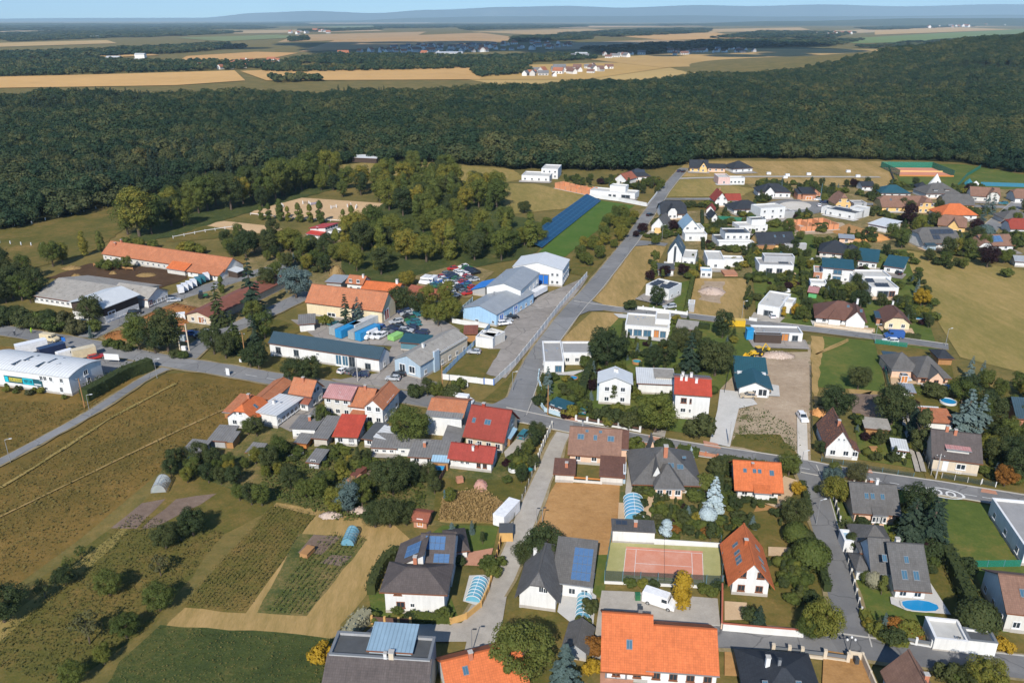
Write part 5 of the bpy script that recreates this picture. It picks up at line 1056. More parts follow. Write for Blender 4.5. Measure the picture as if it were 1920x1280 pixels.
# ------------------------------------------------------------------ new estate, north
B('white house with glazed teal shed roof facing the street', 'the teal shed roofed house', (1607, 502), (1642, 506), 12, 3.0, 'mf', 1.8, 'white', 'm_blue', (3, 1), group=NEW)
B('white house with teal roof and parked car below', 'the teal roof house with the carport', (1656, 512), (1690, 517), 11, 3.0, 'mf', 1.4, 'white', 'm_blue', (2, 1), group=NEW)
B('two storey white house with teal roof band and brick annex', 'the two storey teal roofed house', (1540, 527), (1595, 532), 9, 5.4, 'mf', 1.0, 'white', 'm_blue', (0, 0), group=NEW, win=(('f', .5, .4, 3.0, 2.0, 'frame_grey', 'glass_blue'), ('f', .5, 3.2, 3.0, 1.6, 'frame_grey', 'glass_blue'), ('f', .8, 1, .9, .9)), wings=((-.3, 0, -.05, .9, 3.0, 'flat', 0, 'brickwall', 'f_grey', (1, 1)),))
B('white flat roofed house with rows of roof panels', 'the roof panel villa', (1631, 558), (1682, 559), 12, 3.4, 'flat', 0, 'white', 'f_light', (0, 0), group=NEW, win=(('f', .45, .4, 4, 2.2, 'frame_grey'), ('f', .78, .4, 2, 2.2, 'frame_brown')), sp=((.25, .75, .1, .4, 4, 1, 'solar_dark'), (.1, .4, .55, .85, 3, 1, 'solar_dark')), wings=((-.25, 1.2, 1.0, 1.7, 3.6, 'flat', 0, 'white', 'f_light', (3, 1)),))
B('bungalow with black hipped roof and brick porch', 'the black hipped bungalow', (1536, 483), (1588, 488), 13, 2.8, 'hip', 3.4, 'offwhite', 't_dark', (3, 1), group=NEW, o=.7, wings=((.9, 1.35, .2, .9, 2.7, 'hip', 2.2, 'brickwall', 't_dark'),))
B('brick garden hut with grey roof', 'the brick garden hut', (1573, 457), (1599, 459), 5, 2.6, 'mf', .4, 'peach', 'm_grey', (1, 1), name='hut', cat='hut', group=NEW)
B('open sided barn with pale sheet roof', 'the pale sheet barn', (1627, 431), (1660, 438), 12, 3.0, 'mf', .9, 'white', 'm_light', name='barn', cat='barn', group=NEW)
B('grey roofed house with dark solar panels facing south', 'the dark solar panel house', (1730, 468), (1797, 466), 13, 3.0, 'hx', 4.8, 'white', 't_grey', (3, 1), group=NEW, o=.7, sp=((.3, .95, .25, .42, 5, 1, 'solar_dark'), (.3, .5, .08, .24, 2, 1, 'solar_dark')), wings=((.0, .25, -.2, .0, 2.4, 'mf', .5, 'greyblue', 'm_slate'),))
B('house with glowing orange hipped roof among gardens', 'the orange hipped house', (1764, 413), (1830, 413), 12, 2.8, 'hip', 4.0, 'white', 't_orange', (3, 1), group=NEW)
B('yellow house with brown roof and timber balcony', 'the yellow balcony house', (1757, 435), (1807, 440), 10, 3.6, 'hx', 3.6, 'yellow', 't_brownlight', (3, 1), group=NEW, wings=((.35, .75, -.2, .4, 3.6, 'gy', 2.8, 'yellow', 't_brownlight', (2, 1)),))
B('wide yellow house with brown roof and paired gables', 'the wide yellow house', (1653, 398), (1747, 399), 12, 3.0, 'hx', 4.2, 'yellow', 't_brownlight', (5, 1), group=NEW, sk=((.2, .3),), wings=((.68, 1.0, -.15, .6, 3.6, 'hy', 3.4, 'yellow', 't_brownlight', (3, 2)), (.45, .6, -.05, .4, 3.2, 'gy', 1.8, 'yellow', 't_brownlight')))
B('white house with grey hipped roof and small dormers', 'the grey hipped dormer house', (1735, 373), (1797, 372), 13, 3.0, 'hip', 4.2, 'white', 't_grey', (5, 1), group=NEW, wings=((.25, .37, .1, .4, 4.6, 'mf', .3, 'white', 't_grey', (1, 1)), (.6, .72, .1, .4, 4.6, 'mf', .3, 'white', 't_grey', (1, 1))))
B('house with slate coloured roof and yellow gable behind the orange roof', 'the slate roofed yellow house', (1768, 393), (1824, 395), 11, 3.0, 'hx', 4.2, 'yellow', 't_grey', (3, 1), group=NEW)
B('house with brown roof and arched gable', 'the arched gable house', (1819, 378), (1872, 381), 11, 3.4, 'gx', 3.6, 'offwhite', 't_brownlight', (3, 1), group=NEW, wings=((.55, .98, -.1, .6, 4.0, 'hy', 3.0, 'offwhite', 't_brownlight', (2, 1)),))
B('white house with brown roof at the eastern street', 'the white house on the eastern street', (1902, 381), (1970, 383), 11, 3.0, 'hx', 3.6, 'white', 't_brownlight', (3, 1), group=NEW)
B('house with navy hipped roof and low white walls', 'the navy hipped house', (1651, 371), (1706, 372), 12, 2.8, 'hip', 3.2, 'white', 'm_blue', (4, 1), group=NEW)
B('little orange walled house with black roof by the sports field', 'the little orange walled house', (1719, 361), (1740, 362), 9, 2.8, 'hip', 2.4, 'orangewood', 't_dark', (2, 1), group=NEW)
B('tall yellow chalet with steep brown roof', 'the yellow chalet', (1566, 392), (1594, 392), 10, 3.0, 'hy', 4.6, 'yellow', 't_brownlight', (2, 2), group=NEW)
B('long white flat house with black roof edge', 'the long white flat house', (1548, 404), (1601, 414), 9, 3.2, 'flat', 0, 'white', 'f_dark', (3, 1), group=NEW, sp=((.1, .7, .3, .7, 6, 1, 'solar_dark'),), wings=((-.25, 0, .2, .8, 3.0, 'flat', 0, 'white', 'f_light'), (.55, 1.0, .8, 1.6, 4.2, 'flat', 0, 'white', 'f_light')))
B('brick house with black roof and garage door', 'the brick garage house', (1504, 376), (1528, 376), 8, 3.6, 'mf', 1.8, 'brickwall', 't_dark', (0, 0), group=NEW, dr=(('f', .5, 3.4, 1.8, 'orangewood'),), wings=((-.3, 0, .2, 1.0, 3.4, 'mf', 1.2, 'brickwall', 't_dark'), (1.0, 1.5, .2, 1.2, 3.6, 'mr', 2.4, 'brickwall', 't_dark', (1, 1))))
B('white house with black hipped roof and pointed porch', 'the pointed porch house', (1421, 371), (1481, 372), 12, 3.4, 'hip', 3.4, 'white', 't_dark', (5, 1), group=NEW, wings=((.2, .48, -.1, .5, 3.6, 'gy', 2.6, 'white', 't_dark', (2, 1)),))
B('white cube house at the turning circle', 'the white cube house', (1424, 414), (1470, 411), 9, 5.6, 'flat', 0, 'white', 'f_light', (3, 2), group=NEW, wings=((1.0, 1.45, .1, .8, 2.8, 'flat', 0, 'greywall', 'f_grey'),))
B('yellow house with black ridge roof and skylights', 'the black ridge roofed house', (1422, 470), (1488, 468), 9, 3.0, 'gx', 3.6, 'yellow', 't_dark', (4, 1), group=NEW, sk=((.5, .3), (.75, .3)), wings=((-.1, .4, -.25, 0, 2.4, 'flat', 0, 'wood', 'f_dark'), (.7, 1.3, -.2, 0, 2.4, 'flat', 0, 'greywall', 'f_grey')))
B('grey and white flat house with tall black windows', 'the tall window flat house', (1422, 514), (1486, 516), 10, 3.4, 'flat', 0, 'white', 'f_grey', (0, 0), group=NEW, win=(('f', .3, .3, 2.4, 2.2, 'frame_grey'), ('f', .6, .3, 2.2, 2.2, 'frame_grey')), sp=((.62, .92, .2, .8, 3, 1, 'solar_dark'),), wings=((.2, 1.1, .5, 1.0, 5.2, 'flat', 0, 'greywall', 'f_grey'),))
B('white flat villa with carport under its front corner', 'the carport villa', (1419, 592), (1460, 599), 16, 3.6, 'flat', 0, 'white', 'f_light', (0, 0), group=NEW, win=(('f', .5, .3, 3.0, 2.2, 'frame_grey'),), wings=((.9, 1.35, .45, .8, 3.4, 'flat', 0, 'white', 'f_light'),), vents=3)
B('white house with brown roof and blue panel facing the field', 'the blue panel field house', (1842, 472), (1898, 471), 10, 2.8, 'gx', 3.2, 'white', 't_brownlight', (2, 1), group=NEW, sp=((.3, .7, .12, .42, 3, 2, 'solar_cell'),), wings=((-.2, .25, -.1, .7, 2.8, 'hy', 2.4, 'white', 't_brownlight', (2, 1)),))
B('white house with red roofs at the eastern edge', 'the red roofed edge house', (1893, 440), (1950, 442), 10, 3.0, 'hx', 3.4, 'white', 't_darkred', (3, 1), group=NEW)
B('grey roofed garden shed at the field edge', 'the field edge shed', (1902, 500), (1935, 502), 6, 2.4, 'gx', 1.4, 'white', 'm_grey', name='garden_shed', cat='shed', group=NEW)
# ------------------------------------------------------------------ north road
B('white terraced villa with stacked flat roofs', 'the stacked flat villa', (978, 340), (1030, 342), 14, 3.2, 'flat', 0, 'white', 'f_light', (4, 1), group=NEW, wings=((.6, 1.2, .8, 1.9, 5.6, 'flat', 0, 'white', 'f_light', (3, 2)),))
B('low modern white house with long garden wall', 'the long walled modern house', (1106, 368), (1190, 375), 9, 3.0, 'flat', 0, 'white', 'f_light', (0, 0), group=NEW, win=(('f', .45, .4, 1.6, 1.6, 'frame_grey'), ('f', .55, .4, 1.6, 1.6, 'frame_grey'), ('f', .8, .3, 5, 2.0, 'frame_grey')), wings=((.4, .75, .4, 1.1, 5.6, 'flat', 0, 'white', 'f_light', (2, 1)),))
B('white gabled house with red roof below the wood', 'the red gable house', (1153, 345), (1174, 348), 11, 3.4, 'gy', 3.0, 'white', 't_rust', (1, 1), group=NEW)
B('wide black roofed house with dark panels below the wood', 'the wide black roofed house', (1180, 340), (1219, 339), 12, 3.0, 'hip', 3.6, 'white', 't_dark', (4, 1), group=NEW, sp=((.3, .8, .2, .4, 6, 1, 'solar_dark'),))
B('yellow house with black roof below the wood', 'the yellow black roofed house', (1293, 323), (1326, 324), 11, 3.0, 'gx', 4.0, 'yellow', 't_dark', (3, 1), group=NEW, wings=((.55, .95, -.1, .6, 3.4, 'gy', 3.2, 'yellow', 't_dark', (1, 2)), (1.0, 2.0, .2, .8, 2.8, 'gx', 2.0, 'peach', 't_dark', (3, 1))))
B('grey roofed house with many hips below the wood', 'the many hipped house', (1374, 325), (1410, 323), 12, 3.0, 'hip', 3.4, 'white', 't_dark', (3, 1), group=NEW)
B('half built pinkish flat house', 'the pinkish half built house', (1346, 347), (1368, 347), 11, 4.2, 'flat', 0, 'pinkwall', 'f_light', (1, 1), group=NEW, wings=((1.0, 2.3, .1, .7, 3.4, 'flat', 0, 'white', 'f_light', (4, 1)),))
B('white house with maroon roof and long wing', 'the maroon winged house', (1340, 388), (1363, 388), 11, 3.4, 'gy', 4.0, 'white', 't_darkred', (2, 2), group=NEW, ch=((.5, .5),), wings=((1.0, 2.2, .2, .9, 3.0, 'gx', 2.6, 'white', 't_darkred', (3, 1)),))
B('low black roofed bungalow beside the turning circle', 'the low black bungalow', (1376, 402), (1432, 400), 12, 2.6, 'hip', 3.0, 'white', 't_dark', (4, 1), group=NEW)
B('small cottage with red gable roof', 'the small red cottage', (1324, 402), (1338, 403), 6, 2.6, 'gy', 2.0, 'white', 't_darkred', (1, 1), group=NEW)
B('small black roofed garage with white gable', 'the black roofed garage', (1333, 418), (1346, 418), 9, 2.6, 'gy', 2.0, 'white', 't_dark', (1, 1), name='garage', cat='garage', group=NEW)
B('white house under a deep black mansard roof', 'the black mansard house', (1240, 411), (1286, 411), 12, 2.8, 'hx', 5.0, 'white', 't_dark', (4, 1), group=NEW, wings=((.25, .6, -.08, .5, 4.2, 'hy', 2.6, 'white', 't_dark', (2, 1)),))
B('white gabled house with grey roof and garden', 'the grey roofed garden house', (1221, 436), (1247, 439), 10, 3.4, 'gy', 4.0, 'white', 't_grey', (2, 1), group=NEW, wings=((.3, .95, -.15, 0, 2.4, 'flat', 0, 'yellow', 'f_light'),))
B('white house with steep pale blue roof above a flat garage', 'the pale blue roofed house', (1280, 446), (1310, 446), 11, 4.6, 'gy', 3.8, 'white', 'm_bluegrey', (2, 2), group=NEW, wings=((-.05, 1.3, -.55, 0, 2.8, 'flat', 0, 'white', 'f_light', (2, 1)), (1.0, 1.3, .0, .8, 4.0, 'flat', 0, 'white', 'f_light')))
B('white house with steep dark blue roof and glass gable strip', 'the glass strip gable house', (1251, 495), (1277, 497), 12, 4.8, 'gy', 4.4, 'white', 'm_slate', (0, 0), group=NEW, win=(('f', .5, .5, .9, 7.0, 'frame_grey'),), sk=((.8, .5, 1.2, 2.6),), wings=((1.05, 2.0, -.1, .95, 3.0, 'flat', 0, 'white', 'f_light', (2, 1)),))
B('stepped white house with dark flat roofs and angled panels', 'the stepped panel house', (1343, 464), (1405, 464), 9, 3.0, 'flat', 0, 'white', 'f_dark', (3, 1), group=NEW, wings=((.25, 1.0, .1, 1.1, 5.6, 'flat', 0, 'white', 'f_dark', (4, 2)), (.0, 1.05, -.4, 0, 2.8, 'flat', 0, 'white', 'f_light')), sp=((.4, .9, .4, .8, 2, 1, 'solar_dark', 1),))
B('plain white bungalow with sandy flat roof', 'the sandy flat roofed bungalow', (1325, 505), (1357, 506), 13, 3.6, 'flat', 0, 'white', 'f_light', (1, 1), group=NEW, wings=((1.0, 2.2, .3, .7, 2.8, 'flat', 0, 'white', 'f_light'),))
B('white flat house with rows of black panels on its roof', 'the black panel flat house', (1210, 556), (1253, 566), 9, 4.0, 'flat', 0, 'white', 'f_light', (2, 1), (2, 1), group=NEW, sp=((.04, .36, .15, .85, 3, 3, 'solar_dark'), (.45, .95, .15, .5, 5, 1, 'solar_dark'), (.55, .95, .6, .9, 3, 1, 'solar_dark')))
B('white pool cabin with pale blue roof', 'the white pool cabin', (1313, 522), (1334, 523), 5, 2.5, 'flat', 0, 'white', 'm_sky', (2, 1), name='cabin', cat='cabin', group=NEW)
B('low white garden house with dark roof and purple trees', 'the dark roofed garden house', (1234, 517), (1262, 518), 6, 2.6, 'mf', .4, 'white', 'f_dark', (2, 1), name='garden_house', cat='house', group=NEW)
B('grey flat garden room beside the green shed', 'the grey flat garden room', (1518, 545), (1548, 547), 5, 2.6, 'flat', 0, 'white', 'f_light', (2, 1), name='cabin', cat='cabin', group=NEW)
B('little green shed with brown roof', 'the little green shed', (1515, 558), (1530, 560), 4, 2.2, 'mf', .6, 'leafwall', 'm_pink', name='garden_shed', cat='shed', group=NEW, plinth=False)
B('low brick outbuilding with teal roof beside the pool garden', 'the teal roofed outbuilding', (1642, 610), (1664, 612), 5, 2.6, 'mf', .3, 'brickwall', 'm_slate', name='outbuilding', cat='outbuilding', group=NEW)
B('grey portable cabin standing by the side street', 'the grey portable cabin', (1289, 585), (1301, 586), 4, 2.6, 'flat', 0, 'greywall', 'f_light', name='cabin', cat='cabin', group=NEW, plinth=False)
B('white site cabin on the company lawn', 'the white site cabin', (892, 650), (924, 654), 6, 2.7, 'flat', 0, 'white', 'f_light', name='cabin', cat='cabin', group=WORKS, plinth=False)
B('pale site cabin with rusty patched roof', 'the rusty patched site cabin', (925, 651), (947, 640), 5, 2.7, 'flat', 0, 'offwhite', 'f_grey', (0, 0), (3, 1), name='cabin', cat='cabin', group=WORKS, plinth=False)
B('timber shelter with brown roof in the works yard', 'the brown roofed yard shelter', (563, 622), (590, 620), 6, 2.6, 'mf', .7, 'white', 'm_shed', name='shelter', cat='shelter', group=WORKS, plinth=False)
B('low grey store behind the cream barn', 'the low grey store', (613, 541), (640, 543), 7, 2.6, 'mf', .4, 'greywall', 'm_grey', name='shed', cat='shed', group=WORKS, plinth=False)
B('rusty open shelter beside the white wall of the works yard', 'the rusty yard shelter', (872, 640), (893, 640), 5, 2.6, 'mf', .5, 'wood', 'm_rust', name='shelter', cat='shelter', group=WORKS, plinth=False)
B('white flat house with roof terrace and pergola', 'the pergola house', (1385, 438), (1438, 436), 8, 3.0, 'flat', 0, 'white', 'f_light', (4, 1), group=NEW, wings=((.5, 1.0, .3, 1.0, 5.2, 'flat', 0, 'white', 'f_dark', (2, 1)),))
B('small dark roofed cottage below the sports field', 'the small dark cottage', (1616, 358), (1638, 358), 8, 2.6, 'gx', 2.0, 'white', 't_dark', (2, 1), group=NEW)
B('house with slate roof at the head of the eastern meadow', 'the slate roofed meadow house', (1880, 420), (1935, 421), 10, 2.8, 'hip', 2.8, 'offwhite', 't_grey', (3, 1), group=NEW)
B('grey garage block beside the yellow chalet', 'the grey garage block', (1600, 392), (1624, 392), 7, 2.6, 'flat', 0, 'greywall', 'f_grey', name='garage', cat='garage', group=NEW)
# ------------------------------------------------------------------ planting: kind, leaf, photo x, photo y of the foot, height in metres, width factor
KC = dict(b='broad', w='wide', t='tall', u='bush', a='ball', c='column', s='spruce', f='fatspruce', l='willow', p='sparse')
LC = dict(g='leaf_green', d='leaf_dark', y='leaf_autumn', Y='leaf_yellow', o='leaf_orange', p='leaf_purple', s='leaf_spruce', b='leaf_blue', v='leaf_silver', e='leaf_olive', F='leaf_flower')
LIST = '''
by 262 444 22 1.1|bg 285 440 19|bg 240 440 15|uy 240 464 5|uy 262 463 4.5|uy 288 466 4|uy 345 473 5|uy 362 474 5.5|uy 378 476 4|bd 462 486 12|bg 432 480 8|by 100 500 11|by 118 494 9|ty 160 480 10|tg 190 472 9|bd 8 527 13|bd 32 545 10|bd -20 540 12
bd 12 568 10|bg 42 564 10|bd 70 561 12|bg 58 568 9|bd 176 612 10.5|ug 192 504 4|uy 205 507 4.5|bg 222 507 5|bg 240 506 6|by 262 657 11|bd 292 664 11|bd 316 660 13|by 303 650 9|ug 205 652 3|ug 222 655 3.4|ud 240 660 3|ud 330 672 3.2|ug 345 673 3
sd 412 612 14|ss 476 592 19|sd 442 662 13|bd 402 664 9|bd 424 672 8|ty 416 550 7|bd 486 694 9|bd 470 690 7|sb 172 634 4.5|bg 250 648 7
wb 556 560 13|bg 520 534 9|bd 500 548 9|wy 545 474 12|bd 505 480 10|bd 478 474 9|bd 617 474 8 1.2|ud 575 505 4|bg 590 498 6|bd 540 505 7|bg 560 495 6|sb 552 500 6|bd 610 512 7|bg 605 500 6
wy 765 538 8|ss 650 616 12|sb 672 608 9|wd 750 584 10|bd 782 590 8|by 803 582 9|by 836 574 10|wy 845 604 10|by 822 612 8|by 800 602 6|uy 612 610 4|uy 870 630 2.6
wd 983 400 8 1.1|ud 1180 582 4|bd 1231 576 8|cy 1311 507 5|uy 1300 522 4|wp 1218 527 5|wp 1246 520 6|wp 1280 518 6|wp 1262 434 6|wp 1205 438 6|wp 1192 446 4|wy 1229 460 5|bg 1245 440 5|ug 1250 446 3|cd 1318 470 4|bg 1376 455 5
sg 1226 516 9|cg 1242 523 4|ug 1290 523 3|cY 1312 512 4|ug 1278 442 4|ug 1330 440 3|wp 1328 463 4|ug 1362 462 3|bg 1478 445 8|wg 1500 450 5
sb 1838 432 12|sb 1858 402 11|sb 1850 392 9|ab 1842 456 8|wp 1850 502 10|bp 1703 424 11|wp 1815 362 6|wp 1600 352 6|wp 1828 436 8|cY 1468 598 5|wY 1493 594 5|wY 1726 574 7|wy 1882 494 7|bd 1705 400 7|by 1722 445 9|bd 1748 430 8|bd 1470 480 5
bd 1760 398 6|sb 1800 408 6|sd 1692 442 8|bg 1690 466 9|bg 1670 450 8|bd 1740 490 6|bg 1770 500 6|bd 1660 478 5|bd 1540 350 5|bd 1586 352 5|bd 1625 352 6|bd 1640 365 6|bd 1560 358 5|ud 1670 355 4|bd 1498 360 5|bd 1715 350 6|bd 1690 395 7
bd 1775 480 8|by 1790 478 7|bg 1815 482 8|bd 1830 462 9|by 1845 470 7|bg 1806 505 5|bd 1780 506 4|ug 1885 520 4|bg 1900 470 6|by 1905 420 6|bd 1880 410 5|bg 1895 405 5|bd 1920 395 6|bg 1530 468 6|bd 1512 488 5|bg 1500 505 5|bd 1490 470 5|by 1518 505 4
bd 1600 500 7|bg 1588 495 6|bd 1605 540 6|bd 1612 560 7|bp 1610 522 5|bg 1590 560 6|bd 1575 572 5|bd 1560 562 4|by 1548 582 4|wd 1612 580 8|bd 1510 590 6|bg 1500 600 5|bd 1650 575 5|sb 1718 555 6|cd 1720 540 5|bd 1480 525 4|bg 1445 560 5|bd 1740 615 4|bd 1700 600 4|wb 1755 600 3|bg 1738 602 3
bd 330 876 5|bd 345 868 4|bd 322 895 4.4|bd 378 876 6|bd 400 880 5|bd 392 905 5|bg 362 895 5|by 352 905 3.6|bd 415 908 4|by 432 895 4|bd 440 912 5|bg 410 893 4
wd 556 722 9|bd 585 718 8|wy 768 834 11|bd 482 818 5|bg 466 815 4|bg 525 864 6|bd 508 882 6|wd 545 916 5.5|wg 574 934 5|bg 600 934 5|bb 652 962 7|by 630 966 6.5|wd 738 928 9.5|bd 708 900 5|bd 770 912 6|wd 704 988 6.5|wd 732 988 7.5|bd 762 985 4|bg 450 938 4|bd 472 946 5|bg 492 948 5
by 522 890 3|by 640 890 4|bg 618 912 4|bd 690 865 3|by 500 895 3|bg 665 935 5|bg 680 950 5.5|bg 430 880 4|bg 460 880 3|by 480 870 4|bd 805 905 5|bd 815 925 4|by 845 945 4|bd 538 850 3|ug 560 850 2
bd 802 744 5|ud 845 752 4.4|bg 820 748 5|ud 780 746 4|ug 860 730 3.5|ud 630 800 3|ud 618 795 3.5|ug 690 808 2.6|ud 600 800 4|bg 605 795 5
wd 1137 688 13|bd 1118 684 7|fs 1292 700 13|wd 1340 705 12|bd 1322 690 9|bd 1225 695 8|bd 1246 690 9|bd 1262 660 6|wd 1278 655 8|bd 1354 634 9|bd 1300 655 6|wy 1228 812 11|wd 1205 805 7|ud 1130 790 4.5|ud 1152 796 4.5|ud 1178 802 4.5|bp 1110 735 4|ud 1310 820 6|ud 1240 805 4|ug 1088 775 3
cd 1150 757 6|sb 1112 705 5|fb 1108 750 3|sb 1027 738 8|Ya 0 0 0|uy 1068 782 4|up 1060 785 2.5|ug 1100 690 4|ug 1145 700 3|by 1165 700 4|aY 1243 658 3|cd 1200 700 4|cg 1195 650 3|cd 1217 652 4|cd 1263 640 5|cd 1304 640 5|sb 1195 662 3.5|ud 1210 670 3|sb 1211 600 3
wd 1608 730 8|wd 1564 785 11|wd 1670 796 12|td 1722 848 11|ts 1708 830 9|fb 1805 814 12.5|fb 1836 800 9|lg 1802 756 7|ly 1795 742 5.5|wd 1880 845 7|sb 1816 712 7|sb 1838 716 6.5|bd 1892 876 7|bd 1905 905 8|wo 1882 912 6|bd 1860 870 6|by 1850 862 6|bd 1925 900 8|bd 1915 870 7
bd 1735 690 4|ud 1752 745 4 1.4|cd 1540 855 4|ct 1 1 1|ug 1615 800 3|bd 1650 835 4|bd 1533 848 3|bg 1560 900 4
wd 10 1165 8 1.1|wd 124 1097 4.6|pg 153 1046 3|pd 86 1120 4|wg 207 1116 5.6|pe 302 1079 4.6|wg 301 1144 6|pe 169 1206 6.5|wg 238 1195 5|by 197 1245 3.6|wy 140 1282 4.5|wd 312 1028 6|wd 363 1004 6.6|bd 340 1014 4.5|pg 130 1070 3
fb 848 1010 3.6 1.2|ug 915 1068 3|ug 925 1082 2.6|ud 770 1165 2|ug 745 1150 1.8|uY 608 1242 3.5|ud 862 1060 2|ug 830 1160 2.5|cd 905 1020 3|ug 940 1060 2|sb 885 1000 3|ug 700 1165 2
wg 976 1268 11 1.05|wd 1018 1058 9|wd 985 1062 6|fb 1058 1296 9.5|cY 1277 1138 7 1.5|ug 1180 1100 2|uy 1205 1102 1.8|ud 1225 1106 2|uy 1320 1112 2|ug 1335 1118 2|ud 1345 1105 2|fs 1420 1178 5|ud 1105 1150 3|ug 1092 1180 2.5|uY 1108 1262 2.5|uo 1112 1225 3
wy 1535 1198 8|wg 1518 1198 5.5|ag 1518 1062 5 1.25|ad 1505 1055 4 1.2|wd 1490 985 7.5|ag 1490 1020 4.5|ad 1508 1025 3.4|fs 1702 1022 10|fs 1738 1030 12|ss 1752 1022 10|ad 1826 1185 5.4 1.1|uo 1672 1188 3|uy 1698 1192 3.4|ud 1672 1205 3.6|sb 1655 1185 4|sd 1645 1182 3|uo 1710 1196 2.6|uY 1880 1220 2.8
wy 1842 1298 6.5|wd 1812 1292 5|ud 1775 1278 3.6|ug 1795 1285 3|aF 1636 1100 3|cg 1652 1115 4.5|ag 1625 1094 2.4|ad 1600 1030 3.6|ab 1612 1010 2.6|ud 1740 1045 4|up 1738 1040 3|ud 1805 1075 3.4|ud 1812 1120 3|uy 1640 1190 2.5|uy 1628 1178 2
fv 1337 956 8 .9|av 1326 980 3.2|cv 1247 1014 5 1.3|cd 1332 1014 4.6 1.4|wd 1378 958 4|ad 1243 858 4.8|uy 1192 846 3.6|fv 1295 856 2.5|ue 1232 985 2.6|uo 1325 1005 2|uo 1265 1000 2|uy 1300 940 3|ud 1285 920 3|ug 1320 920 4|ub 1310 935 2|uy 1240 955 2|ud 1345 890 4
wb 1560 912 5.5|wy 1566 945 7|we 1604 906 6|wd 1718 972 8.5|ws 1735 965 5|wg 1478 892 6.5|wY 1494 928 3.6|bd 1530 925 2|pd 1580 1005 4|pd 1595 1000 3|ud 1410 1165 3|bd 1440 910 3|ud 1468 1100 2
ud 1010 760 3|bg 1015 750 4|bd 1020 720 3|ug 1075 735 3|bg 1085 750 4|bd 1000 880 3.6|bd 978 905 4|bd 1012 822 4|bd 1000 840 5|bg 990 855 4|ug 950 905 2|bg 960 885 2.5|bd 1000 812 3
'''
for row in LIST.strip().replace('\n', '|').split('|'):
    q = row.split(); k, l_ = q[0][0], q[0][1]
    if k in KC and l_ in LC and float(q[3]) > 1.2: plant(KC[k], LC[l_], float(q[1]), float(q[2]), float(q[3]), float(q[4]) if len(q) > 4 else 1.0)
GA, GY = ('broad', 'leaf_green'), ('broad', 'leaf_autumn'); WA, WY, BD = ('wide', 'leaf_green'), ('wide', 'leaf_autumn'), ('broad', 'leaf_dark')
scatter([(700, 352), (760, 325), (800, 318), (935, 372), (945, 392), (830, 425), (720, 402)], 10, [GA, GY, BD, GY, ('tall', 'leaf_green')], (9, 16), 'in the copse behind the sand arena', 1)
scatter([(630, 478), (650, 450), (700, 440), (800, 428), (960, 428), (1000, 462), (960, 492), (870, 492), (775, 505), (700, 520), (640, 518)], 10, [GA, GY, GA, BD, WY, ('tall', 'leaf_autumn'), WA], (8, 15), 'in the copse behind the scrapyard', 2)
scatter([(980, 452), (1020, 430), (1052, 418), (1000, 468), (985, 474)], 6.5, [GY, WY], (6, 9), 'along the back of the solar array', 3)
scatter([(1062, 502), (1090, 470), (1120, 440), (1165, 402), (1198, 412), (1150, 470), (1100, 512)], 6.6, [GY, WY, GA, WY], (5, 8.5), 'between the solar meadow and the north road', 4)
scatter([(300, 428), (330, 385), (480, 368), (560, 335), (640, 322), (650, 342), (560, 368), (480, 388), (400, 402), (320, 436)], 11.5, [GA, BD, GA, GY], (13, 20), 'in the belt between the stable and the wood', 5)
scatter([(1800, 745), (1835, 728), (1920, 728), (1990, 780), (1990, 850), (1880, 850), (1850, 815), (1815, 775)], 6.4, [GA, BD, GA, GY], (5, 8), 'in the thicket east of the round pool', 6)
scatter([(1045, 334), (1150, 338), (1150, 352), (1060, 346)], 6.5, [GA, BD], (3, 5), 'in the villa garden below the wood', 7)
scatter([(1178, 350), (1240, 345), (1245, 362), (1200, 368)], 6.5, [GA, BD], (3, 6), 'in the garden by the north road', 8)
scatter([(470, 480), (520, 462), (585, 468), (640, 476), (640, 500), (560, 510), (500, 500)], 10, [GA, BD, GY, GY], (4, 9), 'between the stable and the cream barn', 20)
scatter([(380, 470), (440, 452), (520, 445), (530, 470), (460, 490), (400, 482)], 8.5, [BD, GA, GY], (6, 10), 'behind the long orange roofed stable', 21)
scatter([(640, 440), (660, 425), (720, 408), (740, 425), (690, 445)], 11, [GA, GY], (5, 8), 'beside the clubhouse', 22)
scatter([(480, 395), (560, 355), (650, 340), (720, 345), (715, 375), (560, 366), (490, 380)], 12, [GA, GY, BD], (9, 15), 'behind the sand arena', 23)
scatter([(430, 620), (470, 600), (500, 640), (490, 690), (440, 690), (420, 660)], 8, [BD, ('spruce', 'leaf_spruce'), GA], (7, 12), 'beside the side lane', 24)
scatter([(-40, 545), (60, 520), (70, 560), (20, 590), (-40, 590)], 9, [BD, GA], (8, 12), 'west of the grey cattle barn', 25)
for i, x in enumerate((490, 505, 526, 541, 560, 566, 582, 601, 645, 660, 668, 685, 697, 708)): plant('tall', 'leaf_green' if i % 3 else 'leaf_autumn', x, 413 + (x - 490) * .055, 7 + (i * 7 % 5), 1, 'in the row along the sand arena')
BU = [('bush', 'leaf_dark'), ('bush', 'leaf_green')]
scatter([(-40, 596), (60, 604), (180, 622), (172, 634), (80, 622), (-40, 610)], 3.6, [('bush', 'leaf_dark'), ('broad', 'leaf_dark'), ('bush', 'leaf_green'), ('bush', 'leaf_olive')], (4, 6.4), 'in the thick hedgerow beside the main road', 9, 1.1)
scatter([(0, 722), (60, 733), (138, 750), (130, 756), (0, 734)], 2.4, [('bush', 'leaf_olive'), ('bush', 'leaf_autumn'), ('bush', 'leaf_green')], (1, 2.2), 'in the weeds in front of the white warehouse', 10)
scatter([(1640, 455), (1700, 470), (1760, 500), (1800, 500), (1730, 480), (1660, 462)], 4.2, BU, (2.4, 4), 'along the upper edge of the big meadow', 11)
